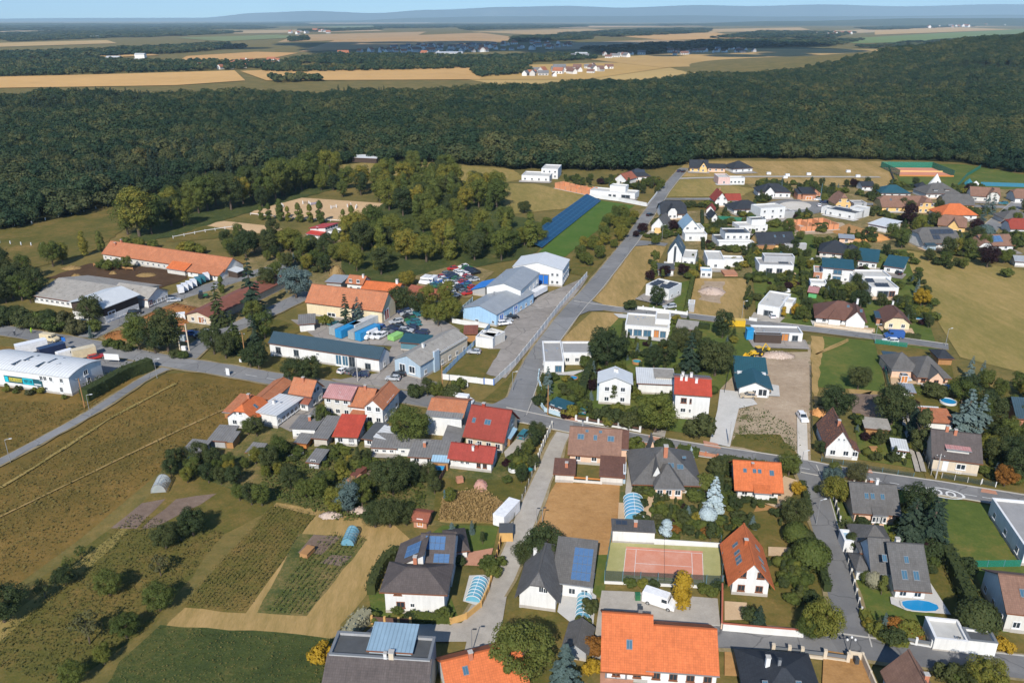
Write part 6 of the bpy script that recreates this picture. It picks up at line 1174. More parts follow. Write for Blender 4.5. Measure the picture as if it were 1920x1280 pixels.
scatter([(1700, 480), (1712, 480), (1775, 640), (1762, 640)], 4.4, BU, (2, 3.2), 'along the garden side of the big meadow', 12)
scatter([(1402, 470), (1412, 470), (1408, 595), (1396, 595)], 3.4, [('column', 'leaf_dark'), ('column', 'leaf_green')], (3, 5), 'in the row between the estate gardens', 13)
scatter([(1195, 440), (1215, 450), (1250, 452), (1248, 446), (1215, 442)], 2.6, BU, (1.6, 2.6), 'in the border of the corner garden', 14)
scatter([(1230, 470), (1238, 470), (1225, 510), (1216, 510)], 3, BU, (2, 3), 'along the edge of the hay plot', 15)
scatter([(1040, 705), (1060, 715), (1050, 755), (1022, 752), (1018, 715)], 4.5, BU, (1.2, 2.4), 'in the garden inside the road bend', 16)
scatter([(1170, 772), (1215, 790), (1225, 812), (1120, 795), (1125, 778)], 4.0, [('bush', 'leaf_dark'), ('bush', 'leaf_green'), ('bush', 'leaf_autumn')], (1.8, 3.6), 'in the front garden of the white house with metal roof', 17)
scatter([(1420, 440), (1480, 440), (1480, 450), (1420, 450)], 4, BU, (1.5, 3), 'in the hedge line of the estate', 18)
scatter([(500, 870), (640, 860), (760, 900), (720, 940), (560, 905)], 6.0, [('bush', 'leaf_dark'), ('bush', 'leaf_green'), ('bush', 'leaf_autumn')], (1.4, 3), 'in the cottage gardens', 19)

def hedge(label, pxs, wd, h, leaf, name='hedge', seed=1, dens=26):
    c = smooth_line([P(*p) for p in pxs], 1.5); r = random.Random(seed); v = []; f = []
    for a, b in zip(c, c[1:]):
        d = (b - a); L = d.length; d.normalize(); nn = Vector((-d.y, d.x, 0))
        for _ in range(max(4, int(L * dens))):
            t = r.random(); s = r.choice((-1, 1, 0)); bulge = 1 + .12 * math.sin(t * 9 + a.x)
            if s: p = a + d * L * t + nn * s * wd / 2 * bulge + Vector((0, 0, r.uniform(.1, h))); n = nn * s
            else: p = a + d * L * t + nn * r.uniform(-.5, .5) * wd + Vector((0, 0, h * bulge)); n = Vector((0, 0, 1))
            leaf_quad(v, f, p, n + rnd_dir(r) * .6, .2, r)
    o = c[0].copy(); v = [(q[0] - o.x, q[1] - o.y, q[2]) for q in v]
    root = thing(name, label, 'hedge', (o.x, o.y, 0)); cr = link('foliage', new_mesh('hedge_foliage', v, f, leaf), root)
    b = MB()
    for a, e in zip(c, c[1:]):
        d = (e - a).normalized(); nn = Vector((-d.y, d.x, 0)) * wd * .4; A, E_ = a - o, e - o; A.z = E_.z = 0
        z = Vector((0, 0, h * .9)); b.add([A + nn, A - nn, E_ - nn, E_ + nn, A + nn + z, A - nn + z, E_ - nn + z, E_ + nn + z], BOXF)
    link('inner_growth', b.mesh('hedge_core', leaf), root)
    return root
hedge('tall dark cypress hedge along the cycle path beside the warehouse', [(160, 752), (200, 730), (240, 708), (285, 692)], 3.2, 3.6, 'leaf_dark', seed=2)
hedge('thick clipped hedge beside the pool villa garden', [(1770, 1040), (1790, 1080), (1812, 1130), (1822, 1150)], 2.4, 2.8, 'leaf_dark', seed=3)
hedge('clipped green hedge beside the lane opposite the timbered house', [(1532, 1050), (1540, 1080), (1550, 1112)], 1.5, 2, 'leaf_dark', seed=4)
hedge('clipped hedge behind the sandy drive by the lane', [(1502, 912), (1510, 940), (1516, 962)], 1.3, 1.8, 'leaf_dark', seed=5)
hedge('dark hedge between the hipped house and the low eaved orange house', [(1352, 870), (1348, 895), (1345, 930)], 2.4, 2.4, 'leaf_dark', seed=6)
hedge('low dark hedge along the east road above the orange house', [(1355, 865), (1420, 876), (1490, 886)], 1.6, 1.6, 'leaf_dark', seed=7)
hedge('squared yellow green hedge at the roadside of the hipped house', [(1270, 848), (1290, 852), (1310, 856)], 2.2, 1.9, 'leaf_green', seed=8)
hedge('row hedge beside the L shaped bungalow', [(1112, 690), (1100, 715), (1092, 742)], 2.4, 3.4, 'leaf_dark', seed=9)
hedge('low curved hedge in front of the many angled bungalow', [(1690, 732), (1712, 737), (1742, 738)], 2.2, 1.8, 'leaf_green', seed=10)
hedge('flowering cream hedge at the lane end', [(652, 1205), (668, 1180), (690, 1162)], 2.4, 2.4, 'leaf_flower', seed=11)
hedge('long leafy hedge in front of the white solar house', [(770, 1160), (810, 1166), (848, 1168)], 1.4, 1.5, 'leaf_green', seed=12)
hedge('dark hedge along the field side of the white solar house', [(696, 1115), (706, 1085), (722, 1060), (745, 1040)], 1.8, 2.2, 'leaf_dark', seed=13)
hedge('leafy hedge on the terrace of the low eaved orange house', [(1390, 940), (1420, 943), (1456, 946)], 1.0, 1.2, 'leaf_dark', seed=14)
hedge('hedge beside the lower street in front of the pool villa', [(1616, 1155), (1640, 1192), (1665, 1208), (1700, 1212)], 1.6, 1.6, 'leaf_autumn', seed=15)
hedge('hedge under the gravel roofed villa', [(1160, 660), (1168, 640), (1172, 612)], 1.4, 2.2, 'leaf_dark', seed=16)
hedge('hedge in front of the cream half hipped bungalow', [(1655, 626), (1690, 632), (1725, 636)], 1.4, 1.6, 'leaf_dark', seed=17)
for i, (a, b, lb) in enumerate((((1420, 520), (1496, 524), 'behind the tall window flat house'), ((1500, 480), (1512, 600), 'between the two estate garden rows'), ((1600, 470), (1608, 560), 'beside the teal shed roofed house'), ((1300, 520), (1286, 588), 'along the sandy estate plot'), ((1316, 400), (1318, 470), 'between the pale blue roofed house and its neighbours'), ((1415, 380), (1412, 440), 'beside the white cube house'), ((1560, 400), (1640, 404), 'behind the long white flat house'), ((1700, 408), (1760, 412), 'before the wide yellow house'), ((1620, 356), (1720, 358), 'behind the navy hipped house'), ((1520, 575), (1600, 582), 'behind the mauve hipped bungalow'), ((1268, 610), (1330, 618), 'behind the pinkish garden house'), ((1265, 500), (1330, 508), 'below the glass strip gable house'))):
    hedge('clipped garden hedge ' + lb, [a, b], 1.5, 2.0, ('leaf_dark', 'leaf_green')[i % 2], seed=60 + i, dens=18)
# low shrubs, borders and perennials filling the gardens
def shrubs(polys, seed):
    r = random.Random(seed); keys = [('bush', 'leaf_green'), ('bush', 'leaf_dark'), ('bush', 'leaf_autumn'), ('column', 'leaf_dark'), ('ball', 'leaf_green'), ('bush', 'leaf_purple'), ('spruce', 'leaf_blue')]; wt = [7, 8, 3, 4, 2, .6, .8]
    var = [('s', joined(([tuple(v.co) for v in TREE[k][-1][0].vertices], [tuple(f.vertices) for f in TREE[k][-1][0].polygons]), TREE[k][-1][1], l_)) for k, l_ in keys]; pts = []
    roads = [(v.co.x, v.co.y) for o in COL.objects if o.get('kind') == 'structure' and ('street' in o.name or 'road' in o.name or 'lane' in o.name) for v in o.data.vertices]
    bare = [[(v.co.x, v.co.y) for v in o.data.vertices] for o in COL.objects if o.get('kind') == 'structure' and o.name.split('.')[0] in ('terrace', 'driveway', 'parking_court', 'lane_end', 'hay_plot', 'dry_plot', 'ball_court', 'bare_plot', 'company_yard', 'solar_meadow', 'turning_circle')]
    bare += [[P(*q).xy for q in ((1660, 1118), (1790, 1110), (1790, 1160), (1660, 1160))], [P(*q).xy for q in ((1135, 1015), (1352, 1020), (1352, 1105), (1130, 1100))]]
    for poly, n in polys:
        W = [(P(*q).x, P(*q).y) for q in poly]; xs_ = [q[0] for q in W]; ys_ = [q[1] for q in W]; c = []; t = 0
        while len(c) < n and t < n * 30:
            t += 1
            if t % 6 == 1 or not c: q = (r.uniform(min(xs_), max(xs_)), r.uniform(min(ys_), max(ys_)))
            else: q = (c[-1][0] + r.gauss(0, 2.0), c[-1][1] + r.gauss(0, 2.0))
            if not inside(q, W) or any(inside(q, z) for z in bare) or any((b[1].x - q[0]) ** 2 + (b[1].y - q[1]) ** 2 < (.56 * max(b[2], b[3])) ** 2 for b in REFS) or any((a - q[0]) ** 2 + (b - q[1]) ** 2 < 14 for a, b in roads): continue
            c.append(q); k = r.choices(range(len(keys)), wt)[0]; h = r.uniform(.7, 2.2) * max(1, min(1.7, q[1] / 210)) * (1.5 if keys[k][0] in ('column', 'spruce') else 1); s = h * r.uniform(.9, 1.4); pts.append((q[0], q[1], .1, (s, s, h), (0, 0, r.uniform(0, 6.28)), k))
    mass('garden_shrubs', 'low shrubs and borders filling the village gardens', pts, var, None); print('shrubs', len(pts))
shrubs([([(1190, 395), (1330, 378), (1440, 400), (1420, 520), (1260, 520), (1250, 455)], 330), ([(1420, 345), (1700, 347), (1920, 360), (1920, 500), (1700, 468), (1560, 470), (1420, 470)], 800), ([(1400, 470), (1690, 470), (1760, 645), (1400, 605)], 420), ([(1170, 588), (1400, 605), (1340, 740), (1120, 690), (1110, 650)], 130),
 ([(1012, 700), (1120, 690), (1270, 745), (1230, 812), (1060, 782)], 110), ([(1040, 332), (1245, 340), (1235, 362), (1060, 350)], 90), ([(1165, 905), (1350, 915), (1350, 1018), (1225, 1012), (1165, 930)], 110), ([(1352, 885), (1500, 890), (1540, 1080), (1500, 1180), (1354, 1180)], 110), ([(1548, 905), (1760, 930), (1740, 1140), (1610, 1150)], 90), ([(440, 830), (700, 850), (800, 890), (800, 970), (560, 930)], 90), ([(480, 445), (640, 445), (640, 520), (560, 555)], 70), ([(1600, 785), (1690, 780), (1725, 880), (1612, 862)], 40), ([(1690, 740), (1900, 760), (1920, 920), (1840, 905), (1720, 800)], 130), ([(945, 880), (1000, 820), (1030, 810), (960, 960)], 40)], 77)
grow(); label_trees()

# ------------------------------------------------------------------ crops, reeds, weeds (nobody could count them)
def tufts(name, label, poly, n, size, leaf, seed, rows=None, h=(.3, .8)):
    W = [(P(*q).x, P(*q).y) for q in poly]; x0, x1 = min(q[0] for q in W), max(q[0] for q in W); y0, y1 = min(q[1] for q in W), max(q[1] for q in W)
    r = random.Random(seed); v = []; f = []; k = 0; t = 0
    if rows: a = P(*rows[0]); d = (P(*rows[1]) - a).normalized(); nn = Vector((-d.y, d.x, 0))
    while k < n and t < n * 12:
        t += 1; p = Vector((r.uniform(x0, x1), r.uniform(y0, y1), 0))
        if rows: q = (p - a).dot(nn); p += nn * ((round(q / rows[2]) * rows[2] - q) + r.gauss(0, .09))
        if not inside(p, W): continue
        k += 1; hh = r.uniform(*h); p.z = .25 + hh * r.uniform(.3, .9); s = size * r.uniform(.6, 1.3)
        leaf_quad(v, f, p, Vector((r.uniform(-1, 1), r.uniform(-1, 1), r.uniform(.2, .9))), s, r)
    o = link(name, new_mesh(name, v, f, leaf)); o['kind'] = 'stuff'; o['label'] = label; return o
tufts('maize_crop', 'withering crop plants standing in close rows', [(512, 948), (592, 966), (460, 1150), (338, 1138), (395, 1075)], 3600, .11, 'leaf_crop', 31, ((512, 948), (395, 1075), .75), (.2, .8))
tufts('vegetable_crop', 'leafy vegetables in the long garden bed', [(572, 1035), (622, 1003), (690, 1010), (575, 1155), (500, 1150)], 2200, .11, 'leaf_green', 32, ((622, 1003), (500, 1150), .9), (.2, .9))
tufts('reeds', 'tall straw coloured grass behind the white trailer', [(830, 935), (900, 918), (955, 952), (940, 985), (822, 978)], 4200, .15, 'straw', 33, None, (.3, 1.3))
tufts('weeds', 'tangled weeds between the cottage gardens', [(480, 850), (640, 850), (790, 890), (800, 960), (640, 980), (500, 930)], 6000, .17, 'leaf_green', 34, None, (.1, .8))
tufts('field_weeds', 'dark weed clumps scattered over the brown meadow', [(-150, 980), (310, 712), (500, 735), (330, 862), (0, 1110), (-150, 1200)], 7000, .16, 'leaf_crop', 35, None, (.05, .35))
tufts('field_weeds', 'dull weeds in the meadow beside the warehouse', [(-150, 740), (130, 760), (200, 750), (100, 808), (0, 855), (-150, 930)], 3000, .16, 'leaf_crop', 36, None, (.05, .35))
tufts('tall_grass', 'rough green grass in the dark field', [(225, 1245), (300, 1176), (620, 1200), (600, 1340), (160, 1340)], 2200, .09, 'leaf_crop', 37, None, (.05, .3))
tufts('orchard_weeds', 'rough grass between the orchard trees', [(-60, 1240), (250, 965), (420, 1000), (290, 1165), (120, 1290)], 5000, .14, 'leaf_crop', 38, None, (.05, .3))
tufts('verge_weeds', 'sprouting weeds on the bare building plot', [(1385, 760), (1440, 770), (1500, 815), (1500, 850), (1385, 820)], 700, .16, 'leaf_green', 39, None, (.05, .3))
# ------------------------------------------------------------------ vehicles
def paint(name, col, rough=.3):
    m, n, b = nodes(name, rough, .5); b.inputs['Base Color'].default_value = (*col, 1)
    co = nd(n, 'ShaderNodeTexCoord').outputs['Object']
    n.links.new(value(n, col, mapr(n, noise(n, co, 1.5, 3), .3, .7, .88, 1.08)), b.inputs['Base Color']); return m
PAINT = dict(white=(.72, .72, .72), silver=(.4, .42, .44), grey=(.14, .15, .16), black=(.015, .016, .018), blue=(.03, .09, .28), teal=(.03, .15, .18), red=(.4, .03, .025), green=(.03, .14, .06), beige=(.42, .34, .24), navy=(.02, .03, .07), yellow=(.6, .38, .03), cream=(.6, .5, .32))
for k, c in PAINT.items(): paint('paint_' + k, c)
plain('tyre', (.02, .02, .021), .9, .1); plain('lamp_glass', (.6, .6, .58), .2, .02); plain('lamp_red', (.35, .02, .02), .3, .02)
ZC = .33
def extrude_profile(b, prof, w0, w1, m=0):    # closed side profile (x, z) swept across the width, tucked in towards the top
    zs = [p[1] for p in prof]; lo, hi = min(zs), max(zs); n = len(prof)
    half = lambda z: w0 + (w1 - w0) * ((z - lo) / (hi - lo)) ** 2
    v = [(x, -half(z), z) for x, z in prof] + [(x, half(z), z) for x, z in prof]
    f = [tuple(range(n)), tuple(range(2 * n - 1, n - 1, -1))] + [(i, n + i, n + (i + 1) % n, (i + 1) % n) for i in range(n)]
    b.add(v, f, m)
def car_parts(kind):
    b = MB(); g = MB()
    if kind == 'hatchback':
        L = 2.0; extrude_profile(b, [(-2, .35), (-2.02, .75), (-1.9, .95), (.75, .97), (1.75, .8), (1.98, .62), (2.0, .32)], .86, .82)
        base, top, zb, zt = (-1.88, .82, -.78, .78), (-1.5, -.05, -.62, .62), .95, 1.44
    elif kind == 'estate':
        L = 2.25; extrude_profile(b, [(-2.25, .35), (-2.28, .8), (-2.15, .98), (.8, 1.0), (2.0, .84), (2.24, .64), (2.25, .33)], .89, .85)
        base, top, zb, zt = (-2.14, .9, -.8, .8), (-1.95, .1, -.64, .64), .98, 1.5
    else:
        L = 2.75; extrude_profile(b, [(-2.75, .4), (-2.77, 2.2), (-2.7, 2.42), (1.35, 2.42), (1.5, 2.36), (1.55, 2.2), (1.62, 1.5), (2.55, 1.12), (2.75, .8), (2.75, .4)], 1.0, .88)
        base = top = None
    if base:
        g.frustum(base, top, zb, zt - .02)
        b.frustum((top[0] - .03, top[1] + .03, top[2] - .02, top[3] + .02), (top[0] + .08, top[1] - .1, top[2] + .06, top[3] - .06), zt - .05, zt + .03)
        for s in (-1, 1):
            for q in (0.0, .42, 1.0):
                p0 = Vector((base[0] + (base[1] - base[0]) * q, s * base[3] * 1.01, zb - .02)); p1 = Vector((top[0] + (top[1] - top[0]) * q, s * top[3] * 1.02, zt)); b.tube(p0, p1, .045, .04, 4)
    else:
        g.add([(1.5, -.86, 2.14), (1.5, .86, 2.14), (1.68, .9, 1.5), (1.68, -.9, 1.5)], [(0, 3, 2, 1)])
        for s in (-1, 1): g.box(.55, 1.45, s * .955 - .03, s * .955 + .03, 1.45, 2.05)
    out = {'body': b, 'window': g}
    return out, L
CARM = {}
for k in ('hatchback', 'estate', 'van'):
    q, L = car_parts(k); wr = .31 if k != 'van' else .36
    wh = MB(); wh.tube((0, -.11, 0), (0, .11, 0), wr, wr, 12); rim = MB(); rim.tube((0, -.12, 0), (0, .12, 0), wr * .6, wr * .6, 8)
    hl = MB(); hl.box(-.03, .05, -.2, .2, -.08, .08)
    CARM[k] = (q['body'].mesh(k + '_body', 'paint_white'), q['window'].mesh(k + '_glass', 'glass'), wh.mesh('tyre', 'tyre'), rim.mesh('rim', 'metal'), hl.mesh('headlight', 'lamp_glass'), hl.mesh('taillight', 'lamp_red'), L, wr, .78 if k != 'van' else .9)
def car(kind, col, x, y, head, label, group=None, z=ZC, full=True, at=None, name=None):
    bm, gm, wm, rm, hm, tm, L, wr, hw = CARM[kind]; p = at if at is not None else P(x, y)
    o = thing(name or ('parked_van' if kind == 'van' else 'parked_car'), label, 'van' if kind == 'van' else 'car', (p.x, p.y, z), rad(head), group)
    b = link('body', bm, o); b.material_slots[0].link = 'OBJECT'; b.material_slots[0].material = MATS['paint_' + col]
    link('window', gm, o)
    for sx in (-1, 1):
        for sy in (-1, 1):
            w_ = link('wheel', wm, o, (sx * L * .63, sy * hw, wr))
            if full: link('rim', rm, w_)
    if full:
        zz = .68 if kind != 'van' else .85
        for sy in (-1, 1): link('headlight', hm, o, (L - .04, sy * .6, zz)); link('taillight', tm, o, (-L + .0, sy * .62, zz + .1))
    return o
V = [('hatchback', 'white', 645, 699, 60, 'white hatchback parked at the glass doors of the slate blue roofed hall'), ('estate', 'grey', 661, 700, 62, 'dark grey estate car parked beside the white hatchback'), ('estate', 'navy', 677, 707, 175, 'dark estate car standing across the hall forecourt'),
 ('hatchback', 'silver', 737, 714, 172, 'silver saloon on the brick forecourt'), ('hatchback', 'black', 748, 706, 175, 'black saloon in front of the blue grey workshop'), ('van', 'white', 868, 758, -15, 'white panel van on the main road before the junction'),
 ('van', 'cream', 95, 641, -14, 'cream and white van driving on the main road'), ('van', 'white', 128, 672, 50, 'white panel van parked behind the warehouse'), ('estate', 'red', 182, 674, 40, 'red estate car parked behind the warehouse'),
 ('estate', 'black', 254, 590, 20, 'black car parked at the riding hall'), ('estate', 'blue', 363, 630, 10, 'blue car in the yard of the rust roofed shed'), ('hatchback', 'black', 376, 634, 40, 'black car in the yard of the rust roofed shed'), ('hatchback', 'white', 392, 626, 30, 'white car half hidden by a spruce'), ('estate', 'silver', 327, 567, 18, 'silver blue car on the farm road'),
 ('estate', 'teal', 982, 820, 70, 'teal car on the paved strip beside the dark red roofed house'), ('hatchback', 'teal', 1094, 774, 75, 'teal car on the grass behind the pillar fence'), ('hatchback', 'beige', 1401, 747, 175, 'beige car in front of the new teal roofed house'), ('estate', 'white', 1504, 788, -92, 'white car on the gravel drive of the bare plot'),
 ('estate', 'silver', 1694, 712, -82, 'silver car on the tan drive of the bungalow'), ('hatchback', 'navy', 1671, 698, 5, 'dark car under the teal carport'), ('van', 'blue', 1675, 635, 172, 'blue van parked on the side street'), ('estate', 'white', 1668, 644, 174, 'white car parked behind a green fence on the side street'),
 ('van', 'white', 1236, 1136, -28, 'white panel van on the gravel court beside the big stepped orange house'), ('hatchback', 'silver', 889, 664, 170, 'silver green car alone on the company lawn'), ('estate', 'white', 946, 610, 20, 'white car at the front corner of the light blue hall'), ('hatchback', 'silver', 950, 605, 25, 'second pale car beside the light blue hall'), ('estate', 'black', 960, 599, 25, 'black car beside the light blue hall'),
 ('estate', 'black', 1219, 406, 40, 'black car at the kerb of the north road'), ('estate', 'navy', 1273, 323, 60, 'dark car at the top of the north road'), ('estate', 'black', 1281, 324, 60, 'black car at the top of the north road'), ('estate', 'white', 1528, 491, 165, 'white car outside the black hipped bungalow'), ('estate', 'white', 1446, 596, 90, 'white car under the carport villa'),
 ('estate', 'navy', 1890, 403, 110, 'dark car in the eastern street'), ('estate', 'teal', 1880, 384, 170, 'pale teal car at the head of the eastern street'), ('estate', 'black', 1681, 515, 100, 'black car under the teal roof house'), ('van', 'white', 1018, 300 + 82, 0, ''), ('hatchback', 'teal', 1462, 480, 170, 'teal car outside the black ridge roofed house'),
 ('estate', 'silver', 1255, 579, 200, 'silver car under the grey canopy of the black panel flat house'), ('hatchback', 'white', 1532, 377, 175, 'white car beside the turning circle'), ('estate', 'navy', 1545, 382, 170, 'navy car beside the turning circle'), ('hatchback', 'white', 1535, 388, 80, 'small white car on the turning circle'), ('estate', 'navy', 520, 737, 35, 'navy car behind the orange half hipped house')]
for kd, c, x, y, hd, lb in V:
    if lb: car(kd, c, x, y, hd, lb, 'cars parked around the village')
r = random.Random(21); COLS = ['white'] * 5 + ['navy'] * 4 + ['black'] * 4 + ['teal'] * 3 + ['silver'] * 3 + ['grey'] * 2 + ['red'] * 3 + ['green', 'blue', 'blue']
def lot(poly, gx, gy, head, where, group, colours, keep=.92):
    W = [(P(*q).x, P(*q).y) for q in poly]; a = rad(head); u = Vector((math.cos(a), math.sin(a), 0)); n = Vector((-u.y, u.x, 0)); o = Vector((*W[0], 0)); k = 0
    for i in range(-40, 41):
        for j in range(-40, 41):
            p = o + u * (i * gx + r.uniform(-.4, .4)) + n * (j * gy + r.uniform(-.15, .15))
            if inside(p, W) and r.random() < keep:
                c = r.choice(colours); kd = r.choice(('hatchback', 'hatchback', 'estate')); k += 1
                car(kd, c, 0, 0, head + r.choice((0, 180)) + r.uniform(-6, 6), '%s %s %s' % (c, {'hatchback': 'hatchback', 'estate': 'estate car'}[kd], where), group, .26, False, p, 'parked_car')
    return k
print('lot', lot([(806, 548), (812, 532), (850, 503), (885, 499), (896, 512), (893, 545), (872, 560), (835, 560)], 4.9, 2.45, 32, 'packed in the breaker yard among the trees', 'cars packed in the breaker yard', COLS),
 lot([(742, 607), (752, 588), (790, 582), (800, 612), (770, 618)], 5.0, 2.7, 25, 'left beside the red door of the cream barn', 'cars beside the cream barn', COLS),
 lot([(700, 622), (720, 608), (790, 618), (800, 632), (730, 634)], 5.2, 2.6, -18, 'waiting in the works yard behind the containers', 'cars in the works yard', COLS),
 lot([(600, 604), (632, 600), (636, 608), (604, 612)], 5.0, 2.6, 62, 'beside the front wall of the cream barn', 'cars at the wall of the cream barn', ['silver', 'white', 'teal']))
for i, x in enumerate((694, 705, 715)): car('van' if i == 0 else 'estate', 'white', x, 634, 240, ['white delivery van at the end of the blue container', 'white estate car between the van and another white car', 'white estate car standing beside the green skip'][i], 'white cars by the containers', .3)
for i, (x, y) in enumerate(((796, 531), (803, 532), (811, 532))): car('van', 'white', x, y, 250, 'white van in the row at the edge of the breaker yard', 'white vans at the breaker yard', .25, False)
def box_trailer(name, label, cat, x, y, head, L, wd, h, mat, group=None, z=.3, rib=None, lift=.55, wheels=True):
    p = P(x, y); o = thing(name, label, cat, (p.x, p.y, z), rad(head), group); b = MB()
    b.box(-L / 2, L / 2, -wd / 2, wd / 2, lift, h + lift); link('body', b.mesh(name + '_body', mat), o)
    b = MB(); b.box(-L / 2 - .03, L / 2 + .03, -wd / 2 - .03, wd / 2 + .03, h + lift, h + lift + .05); link('roof', b.mesh(name + '_roof', mat), o)
    if rib:
        for i in range(int(L / .6)):
            for s in (-1, 1): box('rib', mat, o, (-L / 2 + .3 + i * .6, s * (wd / 2 + .03), lift + .1), (.12, .06, h - .2))
        for s in (-.26, .26): box('door', mat, o, (-L / 2 - .03, s * wd, lift + .1), (.06, wd * .46, h - .2))
    if wheels:
        for s in (-1, 1): link('wheel', CARM['van'][2], o, (-.2 * L, s * wd * .45, .36))
        box('drawbar', 'darkmetal', o, (L / 2 + .6, 0, .45), (1.3, .1, .08))
    return o
for i in range(7): box_trailer('horse_trailer', ('white' if i not in (4, 5) else 'dark teal') + ' horse trailer in the row beside the farm road', 'trailer', 340 + i * 8, 551 - i * 4.0, -60, 3.2, 1.9, 2.1, 'paint_white' if i not in (4, 5) else 'paint_teal', 'horse trailers beside the farm road')
paint('cont_blue', (.02, .24, .5), .5); paint('cont_grey', (.3, .34, .35), .5); paint('cont_green', (.25, .5, .15), .5); paint('cont_pale', (.5, .52, .52), .5)
for nm, x, y, L, m, lb in (('shipping_container', 654, 627, 9, 'cont_blue', 'blue shipping container at the far end of the works yard row'), ('shipping_container', 690, 632, 9, 'cont_blue', 'blue shipping container beside the white vans'), ('shipping_container', 678, 630, 9, 'cont_grey', 'grey green container against the blue container'), ('shipping_container', 684, 615, 11, 'cont_pale', 'long pale container behind the blue ones'), ('waste_skip', 742, 636, 4.5, 'cont_green', 'light green skip in the works yard'), ('shipping_container', 632, 627, 4, 'cont_grey', 'short grey container beside the hall roof')):
    box_trailer(nm, lb, 'container' if nm != 'waste_skip' else 'skip', x, y, 58, L, 2.45, 2.5 if nm != 'waste_skip' else 1.3, m, 'containers in the works yard', .3, True, .1, False)
box_trailer('truck_body', 'dark box trailer parked behind the warehouse', 'trailer', 100, 668, 48, 7, 2.4, 2.6, 'paint_navy', None); box_trailer('truck_body', 'pale canvas trailer parked behind the warehouse', 'trailer', 160, 672, 40, 6, 2.4, 2.5, 'paint_cream', None); box_trailer('truck_body', 'white coach like trailer at the back of the warehouse', 'trailer', 62, 662, 42, 8, 2.5, 2.7, 'paint_white', None)
box_trailer('box_trailer', 'white box trailer standing beside the gravel lane', 'trailer', 950, 974, 62, 6.5, 2.4, 2.4, 'paint_white', None, .2, None, .3)
box_trailer('tank_trailer', 'long white trailer beside the pale hall', 'trailer', 1006, 557, 58, 11, 2.5, 1.7, 'paint_white', None, .3, None, .8)
box_trailer('caravan', 'small white caravan beside the rust roofed shed', 'caravan', 338, 603, 20, 3.5, 2, 2, 'paint_white', None)
box_trailer('storage_container', 'yellow container beside the side street', 'container', 1376, 612, -6, 6.5, 2.2, 2.0, 'paint_yellow', None, .3, None, .1, False)

D_ = (P(262, 583) - P(200, 608)).length
box('lower_wall', 'white', RH, (7, -.025, 0), (14.1, .05, 2.7)); box('lower_wall', 'white', RH, (14.025, D_ / 2, 0), (.05, D_, 2.7))
# backhoe loader on the bare plot
def digger(x, y, head):
    p = P(x, y); o = thing('backhoe_loader', 'yellow backhoe loader with raised rear arm behind the new teal roofed house', 'digger', (p.x, p.y, .25), rad(head)); Yl, D_ = 'paint_yellow', 'darkmetal'
    b = MB(); b.box(-1.4, 1.9, -.55, .55, .7, 1.3); b.frustum((.5, 2.0, -.5, .5), (.6, 1.9, -.45, .45), 1.3, 1.75); link('chassis', b.mesh('digger_chassis', Yl), o)
    b = MB(); b.frustum((-1.3, .45, -.75, .75), (-1.1, .25, -.65, .65), 1.3, 2.6); c = link('cab', b.mesh('digger_cab', 'glass'), o); b = MB(); b.box(-1.25, .4, -.75, .75, 2.6, 2.75); link('cab_roof', b.mesh('digger_roof', Yl), c)
    for sx, rr_ in ((-1.0, .75), (1.5, .5)):
        for s in (-1, 1):
            b = MB(); b.tube((0, -.22, 0), (0, .22, 0), rr_, rr_, 14); w_ = link('wheel', b.mesh('digger_wheel', 'tyre'), o, (sx, s * .9, rr_)); b = MB(); b.tube((0, -.24, 0), (0, .24, 0), rr_ * .5, rr_ * .5, 10); link('rim', b.mesh('digger_rim', Yl), w_)
    b = MB()
    for s in (-.5, .5): b.tube((1.0, s, 1.4), (3.0, s, .6), .1, .1, 6)
    link('loader_arm', b.mesh('loader_arm', Yl), o); b = MB(); b.add([(3.0, -1.1, .1), (3.9, -1.1, .1), (3.0, -1.1, 1.0), (3.0, 1.1, .1), (3.9, 1.1, .1), (3.0, 1.1, 1.0)], [(0, 1, 2), (3, 5, 4), (0, 3, 4, 1), (0, 2, 5, 3)]); link('bucket', b.mesh('loader_bucket', Yl), o)
    b = MB(); b.tube((-1.5, 0, 1.0), (-2.7, 0, 3.4), .2, .16, 6); link('boom', b.mesh('boom', Yl), o); b = MB(); b.tube((-2.7, 0, 3.4), (-3.9, 0, 2.0), .15, .12, 6); b.box(-4.3, -3.7, -.35, .35, 1.3, 2.0); link('dipper', b.mesh('dipper', Yl), o)
digger(1418, 668, 200)
def tractor(x, y, head):
    p = P(x, y); o = thing('tractor', 'green tractor on the edge of the farm road', 'tractor', (p.x, p.y, .3), rad(head)); b = MB(); b.box(-.8, 1.8, -.4, .4, .7, 1.4); link('body', b.mesh('tractor_body', 'paint_green'), o)
    b = MB(); b.frustum((-1, .4, -.7, .7), (-.9, .3, -.6, .6), 1.3, 2.6); link('cab', b.mesh('tractor_cab', 'glass'), o)
    for sx, q in ((-.6, .8), (1.5, .45)):
        for s in (-1, 1): b = MB(); b.tube((0, -.2, 0), (0, .2, 0), q, q, 12); link('wheel', b.mesh('tractor_wheel', 'tyre'), o, (sx, s * .85, q))
tractor(380, 560, 20)

